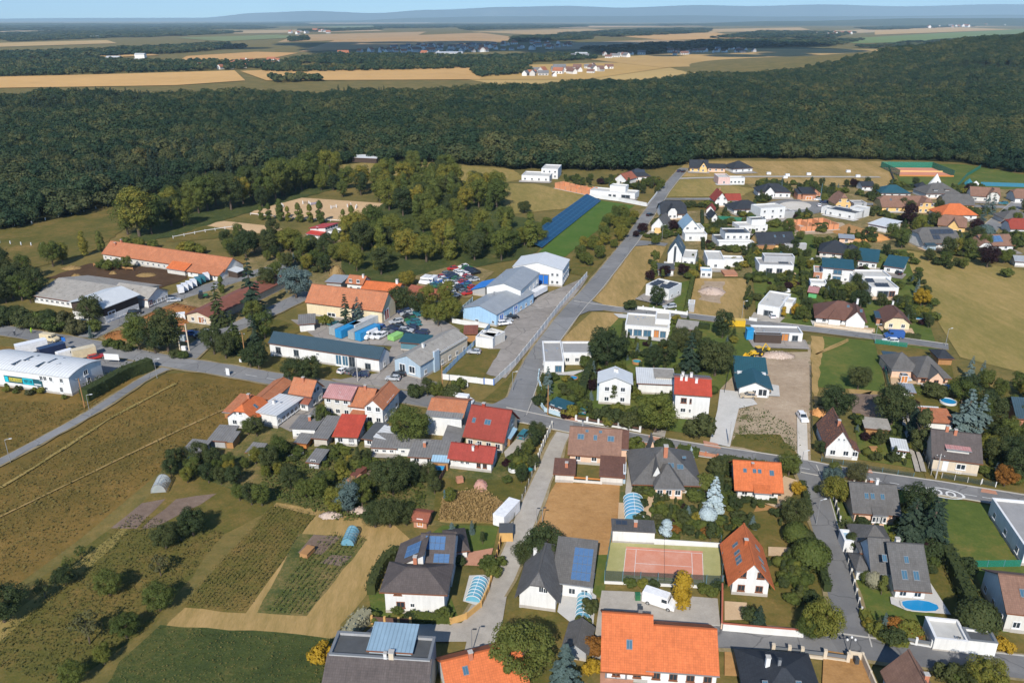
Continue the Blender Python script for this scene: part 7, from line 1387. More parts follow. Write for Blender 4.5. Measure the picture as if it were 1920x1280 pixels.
# ------------------------------------------------------------------ solar array
A, Bq = P(1016, 467), P(1127, 378); d = (Bq - A); L = d.length; d.normalize(); n = Vector((-d.y, d.x, 0)); N = 11
o = thing('solar_array', 'long blue row of ground mounted solar panels in a green meadow', 'solar array', (A.x, A.y, 0), math.atan2(d.y, d.x))
for i in range(N):
    s0 = L / N; wd = 8.0; an = math.atan2(3.0, wd)
    t = link('panel_table', cube('solar_field'), o, (s0 * (i + .5), wd / 2, 2.1), (an, 0, 0), (s0 - .35, math.hypot(wd, 3), .08))
    for k in range(4):
        for y_, h_ in ((.8, .8), (wd - .8, 3.2)): box('post', 'metal', o, (s0 * i + s0 * (k + .5) / 4, y_, 0), (.12, .12, h_ - .05))
# ------------------------------------------------------------------ fences and walls
gauze('net_green', (.02, .2, .13), .62); gauze('net_dark', (.05, .07, .06), .35); gauze('net_blue', (.04, .2, .3), .8); plain('cap_red', (.4, .12, .07), .8, .15); plain('board_dark', (.11, .06, .045), .8, .2, 3); plain('board_grey', (.13, .14, .15), .7, .15); plaster('wallcol_orange', (.55, .33, .12)); plaster('wallcol_blue', (.45, .58, .64))
def fence(label, pxs, h, gap, post, fill, pw=.12, pt=.05, ph=None, base=0.0, group=None, z=.2, name='fence', cap=None, baseh=0.0, curve=False):
    c = [P(*q) for q in pxs]
    if curve: c = smooth_line(c, 4)
    o = thing(name, label, 'wall' if 'wall' in name else 'fence', (c[0].x, c[0].y, z), 0, group)
    for a, b in zip(c, c[1:]):
        L = (b - a).length; n_ = max(1, round(L / gap)); d = (b - a) / n_; az = math.atan2(d.y, d.x); dl = d.length
        for i in range(n_):
            q = a + d * i - c[0]
            if post: box('post', post, o, (q.x, q.y, 0), (pw, pw, ph or h + .1), az)
            m = q + d / 2
            if fill: box('panel', fill, o, (m.x, m.y, base + baseh), (dl - (pw if post else 0) + .001, pt, h - base - baseh), az)
            if baseh: box('plinth', post, o, (m.x, m.y, 0), (dl - pw, pw * .7, baseh), az)
            if cap: box('cap', cap, o, (m.x, m.y, h), (dl - (pw if post else 0), pt + .08, .07), az)
    q = c[-1] - c[0]
    if post: box('post', post, o, (q.x, q.y, 0), (pw, pw, ph or h + .1), az)
    return o
fence('white panel wall along the east side of the company yard', [(927, 722), (966, 685), (1008, 632), (1050, 577), (1100, 519)], 1.7, 4, 'frame_white', 'white', .2, .1, name='yard_wall')
fence('low white wall in front of the company lawn', [(829, 712), (893, 719), (906, 721)], 1.6, 6, 'frame_white', 'white', .2, .15, name='yard_wall')
fence('white sliding gate of the company yard', [(908, 721), (926, 723)], 1.7, 3, 'door_blue', 'frame_white', .25, .08, name='gate_fence')
fence('pale blue barred fence beside the blue grey workshop', [(829, 708), (858, 678), (888, 650), (905, 630), (918, 616)], 1.5, 2.6, 'door_blue', 'wallcol_blue', .12, .05)
fence('white wall behind the site cabins', [(848, 606), (915, 617)], 1.5, 6, None, 'white', .2, .2, name='yard_wall')
fence('pale barred fence beside the breaker yard shelter', [(846, 602), (880, 572), (886, 566)], 1.6, 2.6, 'wallcol_blue', 'wallcol_blue', .2, .06)
fence('white pillar fence with brown boards along the east road', [(1080, 790), (1122, 797), (1160, 803), (1200, 811)], 1.1, 3.0, 'white', 'board_dark', .45, .06, 1.5, .35, baseh=.35)
fence('stepped white concrete fence along the gravel lane', [(1035, 803), (1022, 830), (1012, 855), (1003, 882)], 1.5, 2.2, 'offwhite', 'offwhite', .3, .12, 1.8)
fence('sagging wire fence lower down the gravel lane', [(1003, 882), (985, 925), (966, 970), (960, 992)], 1.4, 3, 'concrete', 'net_dark', .14, .02)
fence('long white garden wall facing the solar meadow', [(1105, 371), (1160, 378), (1212, 388)], 2.0, 12, None, 'white', .2, .25, name='garden_wall')
fence('low white wall along the north road above the meadow', [(1213, 388), (1226, 372), (1240, 352)], 1.2, 4, 'white', 'white', .3, .2, name='garden_wall')
fence('curved pale wall around the garden in the road bend', [(1011, 700), (1009, 715), (1016, 735), (1010, 757), (1022, 773), (1056, 784)], 1.1, 3, 'wallcol_blue', 'wallcol_blue', .3, .15, curve=True, name='garden_wall')
fence('curved orange yellow garden wall along the lane end', [(845, 1172), (875, 1162), (902, 1140), (916, 1110), (926, 1075)], 1.2, 2.6, 'wallcol_orange', 'wallcol_orange', .3, .2, curve=True, name='garden_wall')
fence('brown board fence on orange pillars along the lane', [(926, 1075), (932, 1045), (940, 1015)], 1.4, 2.4, 'wallcol_orange', 'board_dark', .3, .08)
fence('brown gate boards between orange pillars at the lane end', [(698, 1170), (722, 1172), (748, 1174), (770, 1174)], 1.4, 2.4, 'wallcol_orange', 'board_dark', .35, .08, 1.6)
fence('beige pillar fence with grey rails along the lower street', [(1448, 1226), (1478, 1229), (1502, 1232), (1545, 1237), (1588, 1243)], 1.3, 2.6, 'beige', 'board_grey', .5, .08, 1.8, .3, baseh=.4)
fence('beige courtyard wall beside the lower street', [(1590, 1236), (1615, 1240), (1645, 1310)], 1.5, 4, 'beige', 'beige', .3, .25, name='garden_wall')
fence('white boundary wall with red coping below the timbered house', [(1354, 1184), (1430, 1191), (1505, 1197)], 1.5, 8, None, 'white', .2, .25, cap='cap_red', name='boundary_wall')
fence('slim red capped wall between the court and the timbered house', [(1353, 1092), (1353, 1140), (1352, 1182)], 1.3, 8, None, 'peach', .2, .2, cap='cap_red', name='boundary_wall')
fence('white post fence along the lane beside the pool villa', [(1578, 1012), (1590, 1060), (1600, 1100), (1614, 1152)], 1.1, 2.6, 'offwhite', 'board_grey', .3, .08, 1.4, .2)
fence('white post fence beside the peach house drive', [(1556, 915), (1566, 950), (1574, 980)], 1.1, 2.6, 'offwhite', 'board_grey', .3, .08, 1.4)
fence('low wall with grey panels beside the pale flat garage', [(1690, 1206), (1716, 1211), (1745, 1216)], 1.2, 3, 'white', 'board_grey', .35, .1, 1.5, .3, baseh=.35)
fence('green wire fence along the road before the old white house', [(1540, 866), (1580, 873), (1625, 882), (1712, 897)], 1.2, 2.6, 'tealwall', 'net_dark', .08, .02)
fence('wire fence in front of the cream dormer house', [(1765, 897), (1838, 910)], 1.2, 2.6, 'concrete', 'net_dark', .12, .02)
fence('white garden gate by the east road', [(1840, 908), (1866, 914)], 1.1, 2, 'frame_white', 'net_dark', .15, .05)
fence('green screened fence below the long flat block', [(1792, 1064), (1850, 1064), (1912, 1063)], 1.4, 3, 'tealwall', 'net_green', .08, .03)
fence('green screened fence beside the bungalow drive', [(1653, 676), (1660, 705), (1667, 735)], 1.5, 3, 'tealwall', 'net_green', .08, .03)
fence('green screen along the side street', [(1640, 645), (1668, 648), (1700, 652)], 1.4, 3, 'tealwall', 'net_green', .08, .03)
fence('wire fence between bare plot and meadow', [(1520, 690), (1521, 760), (1522, 830)], 1.4, 3, 'darkmetal', 'net_dark', .08, .02)
fence('wire fence on the west side of the bare plot', [(1372, 655), (1366, 700), (1358, 738)], 1.4, 3, 'darkmetal', 'net_dark', .08, .02)
fence('wire fence along the wheel tracks', [(1690, 742), (1712, 810), (1745, 892)], 1.4, 3, 'concrete', 'net_dark', .1, .02)
fence('dark netting fence between the dry field and the sports field', [(1665, 312), (1672, 330), (1680, 349)], 1.6, 4, 'darkmetal', 'board_grey', .12, .05)
fence('green netting fence beside the beach court', [(1838, 316), (1812, 332), (1795, 352)], 2.2, 4, 'tealwall', 'net_green', .1, .03)
fence('blue screen wall behind the eastern gardens', [(1838, 349), (1900, 351), (1990, 354)], 2.2, 6, 'tealwall', 'net_blue', .1, .05, name='screen_wall')
fence('green screen behind the black roofed bungalow', [(1345, 412), (1395, 416), (1420, 410)], 1.8, 5, None, 'net_green', .1, .05)
fence('white pillar wall along the side street below the black panel flat house', [(1186, 580), (1225, 584), (1288, 592)], 1.1, 3.2, 'white', 'white', .4, .12, 1.5, name='garden_wall')
fence('sandstone pillar wall before the mauve bungalow', [(1527, 612), (1570, 618), (1634, 626)], 1.0, 3, 'beige', 'beige', .4, .15, 1.3, name='garden_wall')
fence('white wall before the carport villa', [(1405, 602), (1418, 604)], 1.1, 3, 'white', 'white', .3, .12, name='garden_wall')
fence('wooden post and rail fence across the upper paddock', [(0, 456), (40, 460), (78, 462)], 1.0, 5, 'frame_white', None, .3, .1, 1.3)
fence('white post fence along the wood side of the paddock', [(-40, 436), (60, 420), (180, 392), (225, 382)], 1.0, 7, 'frame_white', None, .3, .1, 1.3)
fence('white rail fence of the small paddock', [(325, 448), (385, 436), (440, 428)], 1.0, 5, 'frame_white', 'frame_white', .2, .06, 1.3, .75)
fence('white rails around the sand arena', [(470, 404), (560, 413), (640, 417), (704, 409)], 1.0, 5, 'frame_white', 'frame_white', .15, .05, 1.1, .75)
fence('plank fence of the muddy yard', [(176, 500), (210, 505), (250, 508)], 1.2, 3, 'wood', 'wood', .15, .06, 1.3, .5)
fence('brown board fence between the cottage gardens', [(842, 870), (830, 895), (815, 925)], 1.3, 2, 'board_dark', 'board_dark', .12, .06)
fence('brick pillar fence before the sprawling grey hipped house', [(1205, 838), (1240, 844), (1300, 853), (1345, 861)], 1.0, 3, 'chimney_brick', 'brickwall', .4, .12, 1.2, name='garden_wall')
fence('white garden wall between the two brown garages', [(1074, 904), (1100, 906), (1127, 908)], 1.2, 2.4, 'offwhite', 'orangewood', .4, .08, 1.5, .4, baseh=.5)
fence('brown board fence along the east road before the peach house', [(1580, 902), (1622, 909), (1640, 912)], 1.1, 2.4, 'offwhite', 'board_dark', .3, .08, 1.3)
# ------------------------------------------------------------------ fenced ball court
RZ[0] += .004
court = sheet('ball_court', [P(*q) for q in ((1143, 1020), (1349, 1030), (1352, 1102), (1133, 1092))], 'court_green', RZ[0])
sheet('playing_surface', [P(*q) for q in ((1174, 1028), (1317, 1037), (1319, 1091), (1168, 1081))], 'court_red', RZ[0] + .005, None, court)
def cl(a, b): dash(*a, *b, .09, court)
RZ[0] += .004
q = [(1174, 1028), (1317, 1037), (1319, 1091), (1168, 1081)]
for a, b in zip(q, q[1:] + q[:1]): cl(a, b)
cl((1193, 1029), (1189, 1082)); cl((1297, 1036), (1299, 1090)); cl((1191, 1055), (1298, 1062))
cn = thing('court_net', 'dark net strung across the red ball court', 'net', P(1245, 1032)); a, b = P(1245, 1022), P(1245, 1093); m = (a + b) / 2 - P(1245, 1032); az = math.atan2((b - a).y, (b - a).x)
box('net', 'net_dark', cn, (m.x, m.y, .35), ((b - a).length, .04, 1.0), az)
for e in (a, b): e = e - P(1245, 1032); box('post', 'darkmetal', cn, (e.x, e.y, 0), (.1, .1, 1.5))
fence('low white wall behind the ball court', [(1226, 1021), (1290, 1025), (1352, 1029)], 1.1, 10, None, 'white', .2, .2, name='court_wall')
fence('tall green mesh fence on the road side of the ball court', [(1133, 1094), (1200, 1097), (1265, 1100), (1352, 1104)], 2.6, 2.6, 'tealwall', 'net_dark', .09, .02, None, .5, name='court_fence')
fence('white plinth wall under the court fence', [(1133, 1095), (1240, 1100), (1352, 1105)], .5, 12, None, 'white', .2, .18, name='court_wall')
fence('green mesh fence on the dry plot side of the ball court', [(1133, 1094), (1140, 1050), (1145, 1020)], 2.6, 2.6, 'tealwall', 'net_green', .09, .02, name='court_fence')
fence('mesh fence between the ball court and the timbered house', [(1354, 1104), (1352, 1060), (1350, 1028)], 2.6, 2.6, 'tealwall', 'net_dark', .09, .02, name='court_fence')
# far beach court
o = thing('beach_court', 'green screened beach court with orange edges by the wood', 'court', P(1686, 331)); a, b, c_ = P(1686, 331), P(1788, 332), P(1783, 317)
W_ = (b - a).length; D_ = (c_ - b).length; az = math.atan2((b - a).y, (b - a).x); o.rotation_euler.z = az
box('surface', 'court_red', o, (W_ / 2, D_ / 2, 0), (W_, D_, .3)); 
for yy, m in ((0, 'orangewood'), (D_ * .5, 'yellow')): box('edge_board', m, o, (W_ / 2, yy, 0), (W_, .3, 1.0))
box('screen', 'net_green', o, (W_ / 2, D_, 0), (W_, .1, 4)); box('screen', 'net_green', o, (0, D_ / 2, 0), (.1, D_, 4)); box('screen', 'net_green', o, (W_, D_ / 2, 0), (.1, D_, 4))
def tent(label, x, y, r_, h, mat, name='tent', n_=10):
    p = P(x, y); b = MB(); b.tube((0, 0, 0), (0, 0, h), r_, .05, n_); o = thing(name, label, 'tent', (p.x, p.y, .2)); link('canvas', b.mesh(name, mat), o); box('pole', 'darkmetal', o, (0, 0, h - .1), (.08, .08, .6))
tent('tall white tepee in front of the beach court', 1753, 349, 4.2, 7, 'white'); tent('small green dome beside the tepee', 1765, 352, 2, 2.4, 'net_green', 'tent'); tent('blue pointed tent in the eastern gardens', 1815, 350, 4, 4.5, 'paint_teal'); tent('white garden tent in the eastern gardens', 1829, 347, 2.5, 2.2, 'white')
def parasol(label, x, y):
    p = P(x, y); o = thing('parasol', label, 'parasol', (p.x, p.y, .2), 0, 'parasols of the clubhouse'); b = MB(); b.tube((0, 0, 2.2), (0, 0, 2.8), 2.6, .05, 4); link('canopy', b.mesh('parasol', 'white'), o); box('pole', 'metal', o, (0, 0, 0), (.08, .08, 2.6))
for x, y in ((618, 445), (628, 446), (636, 440), (644, 437), (650, 433)): parasol('square white parasol on the clubhouse terrace', x, y)
# ------------------------------------------------------------------ pools
def pool(label, x, y, r_, h, rim, water='pool_water', sy=1.0, name='swimming_pool'):
    p = P(x, y); o = thing(name, label, 'pool', (p.x, p.y, .25)); n_ = 24; b = MB()
    R_ = lambda q, z: [(q * math.cos(t * 2 * math.pi / n_), q * sy * math.sin(t * 2 * math.pi / n_), z) for t in range(n_)]
    v = R_(r_, 0) + R_(r_, h) + R_(r_ - .22, h) + R_(r_ - .22, h - .3); f = []
    for i in range(n_):
        j = (i + 1) % n_
        for k in range(3): f.append((k * n_ + i, k * n_ + j, (k + 1) * n_ + j, (k + 1) * n_ + i))
    link('rim', new_mesh('pool_rim', v, f, rim), o); link('water', new_mesh('pool_water', R_(r_ - .22, h - .14), [tuple(range(n_))], water), o)
def rect_pool(label, pxs, rim='pale_paving', water='pool_water'):
    q = [P(*a) for a in pxs]; c = sum(q, Vector()) / len(q); o = thing('swimming_pool', label, 'pool', (c.x, c.y, RZ[0] + .02))
    inn = [(a - c) for a in q]; out = [a * 1.12 for a in inn]; n_ = len(q)
    v = [(a.x, a.y, .0) for a in out] + [(a.x, a.y, .12) for a in out] + [(a.x, a.y, .12) for a in inn] + [(a.x, a.y, -.1) for a in inn]; f = []
    for i in range(n_):
        j = (i + 1) % n_
        for k in range(3): f.append((k * n_ + i, k * n_ + j, (k + 1) * n_ + j, (k + 1) * n_ + i))
    link('edge', new_mesh('pool_edge', v, f, rim), o); link('water', new_mesh('pool_water', [(a.x, a.y, .05) for a in inn], [tuple(range(n_))], water), o)
pool('round blue pool with white rim on the lawn east of the hedge', 1777, 756, 2.0, .5, 'frame_white'); pool('round blue pool with timber side beside the L shaped bungalow', 1074, 715, 1.4, 1.0, 'wood'); pool('round white walled pool of green water beside the gravel lane', 964, 883, 1.3, .9, 'frame_white', 'pool_teal')
pool('dark round spa pool in the leafy middle garden', 1194, 682, 1.4, .7, 'wood', 'pool_teal'); pool('teal paddling pool lying beside the concrete fence', 993, 882, .8, .15, 'paint_teal', 'pool_teal')
rect_pool('small rectangular pool beside the big meadow', [(1715, 590), (1738, 591), (1741, 602), (1718, 601)]); rect_pool('rectangular pool on the bungalow terrace', [(1756, 724), (1786, 725), (1786, 734), (1757, 732)])
K = [(1690, 1132), (1700, 1130), (1720, 1129), (1740, 1132), (1755, 1138), (1759, 1145), (1753, 1150), (1735, 1151), (1710, 1149), (1697, 1145), (1691, 1139)]
rect_pool('kidney shaped blue pool on the terrace of the grey roofed villa', K)
gauze('film', (.75, .85, .9), .3); gauze('film_blue', (.25, .6, .8), .45)
def arch_cover(name, label, cat, p1, p2, D, h, film, rib, n_=7, floor='pool_water', steps=10):
    a, b = P(*p1), P(*p2); d = b - a; W_ = d.length; o = thing(name, label, cat, (a.x, a.y, RZ[0] + .01), math.atan2(d.y, d.x))
    arc = [(W_ / 2 - W_ / 2 * math.cos(math.pi * k / steps), h * math.sin(math.pi * k / steps)) for k in range(steps + 1)]
    if floor: box('pool_floor', floor, o, (W_ / 2, D / 2, 0), (W_ * .86, D * .95, .12))
    for i in range(n_ - 1):
        y0, y1 = D * i / (n_ - 1), D * (i + 1) / (n_ - 1)
        v = [(x, y, z) for y in (y0 + .06, y1 - .06) for x, z in arc]; m = len(arc)
        link('pane', new_mesh('film', v, [(k, k + 1, m + k + 1, m + k) for k in range(m - 1)], film, smooth=True), o)
    for i in range(n_):
        q = MB(); y = D * i / (n_ - 1)
        for k in range(steps): q.tube((arc[k][0], y, arc[k][1]), (arc[k + 1][0], y, arc[k + 1][1]), .07, .07, 4)
        link('rib', q.mesh('rib', rib), o)
    q = MB(); q.tube((W_ / 2, 0, h), (W_ / 2, D, h), .06, .06, 4); link('ridge_bar', q.mesh('bar', rib), o)
    for y in (0, D): link('end_pane', new_mesh('end', [(x, y, z) for x, z in arc], [tuple(range(len(arc)))], film), o)
arch_cover('pool_enclosure', 'arched blue pool enclosure beside the sprawling grey hipped house', 'pool cover', (1171, 976), (1209, 978), 7.0, 1.5, 'film_blue', 'frame_white')
arch_cover('pool_enclosure', 'arched pool enclosure beside the lane house with solar panels', 'pool cover', (1077, 1170), (1107, 1173), 6.0, 1.3, 'film_blue', 'frame_white', floor='pool_teal')
arch_cover('pool_enclosure', 'turquoise pool enclosure inside the orange lane wall', 'pool cover', (872, 1130), (902, 1134), 5.2, 1.2, 'film_blue', 'frame_white', floor='pool_teal')
arch_cover('polytunnel', 'grey polytunnel at the edge of the brown meadow', 'greenhouse', (284, 928), (312, 926), 4.0, 1.9, 'film', 'metal', 6, None)
arch_cover('greenhouse', 'glazed garden greenhouse beside the vegetable bed', 'greenhouse', (640, 1026), (664, 1027), 4.0, 1.6, 'film_blue', 'tealwall', 6, None)
# ------------------------------------------------------------------ poles, lamps, signs
def lamp(label, x, y, h, arm=.9, head='lamp_glass', az=0.0, group='street lamps'):
    p = P(x, y); o = thing('street_lamp', label, 'street lamp', (p.x, p.y, .2), az, group); b = MB(); b.tube((0, 0, 0), (0, 0, h), .09, .05, 7); link('pole', b.mesh('lamp_pole', 'metal'), o)
    b = MB(); b.tube((0, 0, h - .05), (arm, 0, h + .1), .04, .03, 5); b.box(arm - .1, arm + .5, -.12, .12, h + .02, h + .14); link('lamp_head', b.mesh('lamp_head', head), o)
for x, y, lb in ((20, 867, 'slender street lamp at the near end of the cycle path'), (170, 780, 'street lamp on the bend of the cycle path by the warehouse'), (295, 710, 'street lamp where the cycle path meets the main road'), (403, 575, 'lamp beside the manure heap on the farm road'), (1241, 452, 'street lamp at the short side street'), (1640, 642, 'street lamp beside the green screen on the side street'), (1390, 605, 'street lamp beside the yellow container'), (1772, 650, 'street lamp at the end of the side street'), (1500, 890, 'street lamp at the corner of the village lane'), (1530, 985, 'small lamp beside the village lane'), (961, 735, 'street lamp opposite the white sliding gate')):
    lamp(lb, x, y, 5.5 if y > 640 else 7, az=.3)
def globe_lamp(label, x, y):
    p = P(x, y); o = thing('globe_lamp', label, 'street lamp', (p.x, p.y, .3)); b = MB(); b.tube((0, 0, 0), (0, 0, 3.2), .07, .05, 7); b.tube((-.6, 0, 2.8), (.6, 0, 2.8), .04, .04, 5); link('pole', b.mesh('globe_pole', 'darkmetal'), o)
    for q in ((-.6, 0, 2.95), (.6, 0, 2.95), (0, 0, 3.4)):
        b = MB(); b.tube((0, 0, -.2), (0, 0, 0), .1, .22, 8); b.tube((0, 0, 0), (0, 0, .2), .22, .1, 8); link('globe', b.mesh('globe', 'frame_white', True), o, q)
globe_lamp('dark post with three white globe lamps beside the pillar fence', 1590, 1230); 
for x, y, lb in ((987, 1000, 'thin lamp post at the edge of the dry plot'), (976, 1001, 'twin thin lamp post at the gravel lane')): lamp(lb, x + 30, y - 20, 3.2, .2, 'darkmetal')
lamp('dark lamp post beside the lane end', 885, 1225, 4.5, .3, 'darkmetal')
def pole(label, x, y, h, cross=1, mat='concrete'):
    p = P(x, y); o = thing('utility_pole', label, 'pole', (p.x, p.y, .1), rad(-15), 'utility poles'); b = MB(); b.tube((0, 0, 0), (0, 0, h), .16, .1, 7); link('shaft', b.mesh('pole_shaft', mat), o)
    if cross: box('crossarm', 'darkmetal', o, (0, 0, h - .6), (1.6, .1, .12)); [box('insulator', 'frame_white', o, (q, 0, h - .48), (.1, .1, .2)) for q in (-.7, 0, .7)]
pole('wooden pole with crossarm beside the warehouse hedge', 159, 764, 8, 1, 'wood'); pole('concrete pole on the grass of the bare plot', 1366, 836, 6.2, 0); pole('pole in front of the corner hut', 1027, 778, 8, 0, 'wood'); pole('pole at the cream dormer house', 1754, 898, 6, 1); pole('pole beside the low white company wall', 830, 735, 7.5, 0, 'wood'); pole('pole standing at the hall forecourt', 671, 716, 7, 0, 'concrete'); pole('wooden pole at the side lane', 460, 672, 8, 1, 'wood'); pole('tall mast at the upper estate street', 1537, 380, 10, 0, 'tealwall')
p = P(347, 658); o = thing('transformer_tower', 'rusty twin pole transformer beside the main road', 'transformer', (p.x, p.y, .1), rad(-12))
for s in (-1, 1): box('pole', 'beige', o, (s * 1.5, 0, 0), (.3, .3, 8.5))
for z_ in (8.2, 6.2, 3.0): box('crossbar', 'chimney_brick', o, (0, 0, z_), (3.6, .3, .2))
box('transformer_box', 'cont_grey', o, (0, 0, 3.2), (1.6, 1, 1.6)); box('switch_cabinet', 'frame_white', o, (0, -.3, 0), (1.4, .6, 1.6))
for s in (-.8, 0, .8): box('insulator', 'chimney_brick', o, (s, 0, 6.4), (.15, .15, 1.0))
def board(label, x, y, w_, h, lift, mat, head=0, name='sign_board'):
    p = P(x, y); o = thing(name, label, 'sign', (p.x, p.y, .2), rad(head)); box('panel', mat, o, (0, 0, lift), (w_, .12, h)); [box('leg', 'metal', o, (s * w_ * .4, .1, 0), (.1, .1, lift + .1)) for s in (-1, 1)]
board('white hoarding on posts beside the parking lot', 212, 683, 4.5, 1.8, 1.2, 'frame_white', -8); board('white sign block beside the cycle path junction', 428, 705, 1.1, 2.0, .1, 'frame_white', -20); board('blue bus stop sign beside the main road', 122, 650, 1.2, 1.2, 1.6, 'door_blue', -10); board('white meter cabinet at the main road verge', 296, 654, 1.4, 1.1, .05, 'frame_white', -15); board('white cabinet at the verge of the junction', 452, 680, .9, .9, .05, 'frame_white', -15); board('small pale cabinet by the company wall', 875, 728, .8, 1, .4, 'frame_white', -10)
# banner on the warehouse: illegible yellow and turquoise lettering
plain('ban_dark', (.02, .08, .1), .5, .1); plain('ban_teal', (.02, .42, .5), .5, .1); plain('ban_yellow', (.6, .5, .06), .5, .1)
W_ = (P(136, 742) - P(-40, 718)).length; bw = .40 * W_; bx0 = .31 * W_
bn = box('banner', 'ban_dark', WH, (bx0 + bw / 2, -.12, 1.6), (bw, .06, 1.9)); rr = random.Random(4)
def strokes(m, x0, x1, n_):
    for i in range(n_):
        cx = x0 + (x1 - x0) * (i + .5) / n_; w0 = (x1 - x0) / n_ * .7; q = MB(); q.box(-w0 / 2, -w0 / 2 + .2, 0, .04, 0, 1.1); k = rr.randrange(3)
        q.box(-w0 / 2 + .2, w0 / 2, 0, .04, .9, 1.1)
        if k: q.box(w0 / 2 - .2, w0 / 2, 0, .04, .45 if k == 1 else 0, .9)
        if k != 2: q.box(-w0 / 2 + .2, w0 / 2 - .2, 0, .04, .42, .6)
        link('lettering', q.mesh('letter', m), WH, (cx, -.2, 2.0))
box('banner_field', 'ban_teal', WH, (bx0 + .06 * bw, -.17, 1.7), (.09 * bw, .03, 1.6)); box('banner_field', 'ban_teal', WH, (bx0 + .63 * bw, -.17, 1.7), (.27 * bw, .03, 1.7)); strokes('ban_yellow', bx0 + .13 * bw, bx0 + .48 * bw, 10); strokes('ban_dark', bx0 + .52 * bw, bx0 + .75 * bw, 7); box('banner_field', 'frame_white', WH, (bx0 + .88 * bw, -.17, 1.9), (.18 * bw, .03, .3))
for fx, fy in ((.38, .3), (.42, .6), (.44, .75), (.62, .35), (.66, .65), (.70, .8)):   # dark roof lights
    zr, rx, _r = roof_at((0, W_, 0, 20, 6.0, 'arch', 1.6), fx * W_, fy * 20)
    box('roof_light', 'glass', WH, (fx * W_, fy * .9 * (P(197, 709) - P(136, 742)).length * .9, 5.2 + 1.0 * (1 - (2 * fy - 1) ** 2) + .08), (.7, 3.0, .12))
# ------------------------------------------------------------------ heaps and odds and ends
def heap(name, label, x, y, rx, ry, h, leaf, n_=500, seed=1, cat='heap', size=.22, group=None):
    p = P(x, y); r = random.Random(seed); v = []; f = []
    for i in range(n_):
        a = r.uniform(0, 6.283); q = math.sqrt(r.random()); z = h * (1 - q * q) * (.85 + .3 * math.sin(a * 3 + seed)); leaf_quad(v, f, Vector((math.cos(a) * q * rx, math.sin(a) * q * ry, z)), Vector((math.cos(a) * q, math.sin(a) * q, 1)) + rnd_dir(r) * .5, size, r)
    o = thing(name, label, cat, (p.x, p.y, .2), 0, group); link('loose_material', new_mesh(name, v, f, leaf), o)
    b = MB(); n0 = 12; m = 4
    for k in range(m + 1):
        for i in range(n0): t = i * 2 * math.pi / n0; q = 1 - k / m; b.v.append((math.cos(t) * q * rx * .96, math.sin(t) * q * ry * .96, h * (1 - q * q) * .92))
    for k in range(m):
        for i in range(n0): j = (i + 1) % n0; b.f.append((k * n0 + i, k * n0 + j, (k + 1) * n0 + j, (k + 1) * n0 + i)); b.m.append(0)
    link('core', b.mesh(name + '_core', leaf), o)
leafy('manure', [(.24, .1, .03), (.34, .15, .045)], 0); leafy('rubble', [(.4, .3, .24), (.55, .45, .38)], 0); leafy('brickbat', [(.5, .26, .2), (.58, .33, .26)], 0); leafy('logs', [(.45, .2, .07), (.55, .28, .1)], 0)
heap('manure_heap', 'big orange brown manure heap beside the farm road', 304, 605, 9, 7, 3.2, 'manure', 900, 1); heap('manure_heap', 'lower manure heap behind the rust roofed shed', 332, 588, 9, 7, 2.6, 'manure', 900, 2); heap('manure_heap', 'spread orange heap at the yard entrance', 238, 629, 7, 5, 1.2, 'manure', 500, 3)
heap('straw_stack', 'pale straw stack among trees behind the cream barn', 632, 517, 3.2, 3.2, 4, 'straw', 500, 4, 'straw stack')
for i, (x, y, s) in enumerate(((134, 504, 4), (184, 527, 4.5), (143, 519, 2), (274, 517, 4), (212, 514, 1.5))): heap('straw_heap', ['long broken straw bale heap at the back of the muddy yard', 'broken straw bales in the middle of the muddy yard', 'small straw clump in the muddy yard', 'straw bales beside the stable wall', 'lone straw tuft in the muddy yard'][i], x, y, s, s * .6, .9, 'straw', 200, 10 + i, 'straw')
heap('brick_heap', 'long pile of pale bricks in the garden behind the red roofed house', 901, 912, 1.4, 2.6, 1.0, 'brickbat', 350, 20, 'brick pile', .13); heap('rubble_heap', 'pale rubble beside the crop rows', 620, 968, 2.4, 1.2, .7, 'rubble', 250, 21, 'rubble', .18); heap('rubble_heap', 'whitish rubble under the garden trees', 675, 958, 2.4, 1.2, .6, 'rubble', 250, 22, 'rubble', .18)
heap('log_pile', 'orange log pile beside the patched roof house', 1537, 776, 2.4, 2.2, 1.5, 'logs', 300, 23, 'wood pile', .18); heap('log_pile', 'split wood scattered beside the paved strip', 975, 853, 1.8, 1.6, 1.0, 'logs', 300, 24, 'wood pile', .15); heap('gravel_heap', 'white gravel heap beside the digger', 1458, 668, 5, 2.6, 1.2, 'rubble', 500, 25, 'gravel heap', .2); heap('earth_heap', 'grassy earth mound behind the estate gardens', 1622, 446, 12, 7, 2.6, 'logs', 10, 26)
heap('sand_heap', 'pale sand heap on the estate plot', 1335, 548, 5, 4, 1.6, 'rubble', 400, 27)
def small(name, label, cat, x, y, size, mat, head=0, z=.3, lid=None):
    p = P(x, y); o = thing(name, label, cat, (p.x, p.y, z), rad(head)); b = MB(); sx, sy, sz = size; b.frustum((-sx / 2, sx / 2, -sy / 2, sy / 2), (-sx * .46, sx * .46, -sy * .46, sy * .46), 0, sz); link('body', b.mesh(name, mat), o); box('lid', lid or mat, o, (0, 0, sz), (sx * 1.02, sy * 1.02, .08)); return o
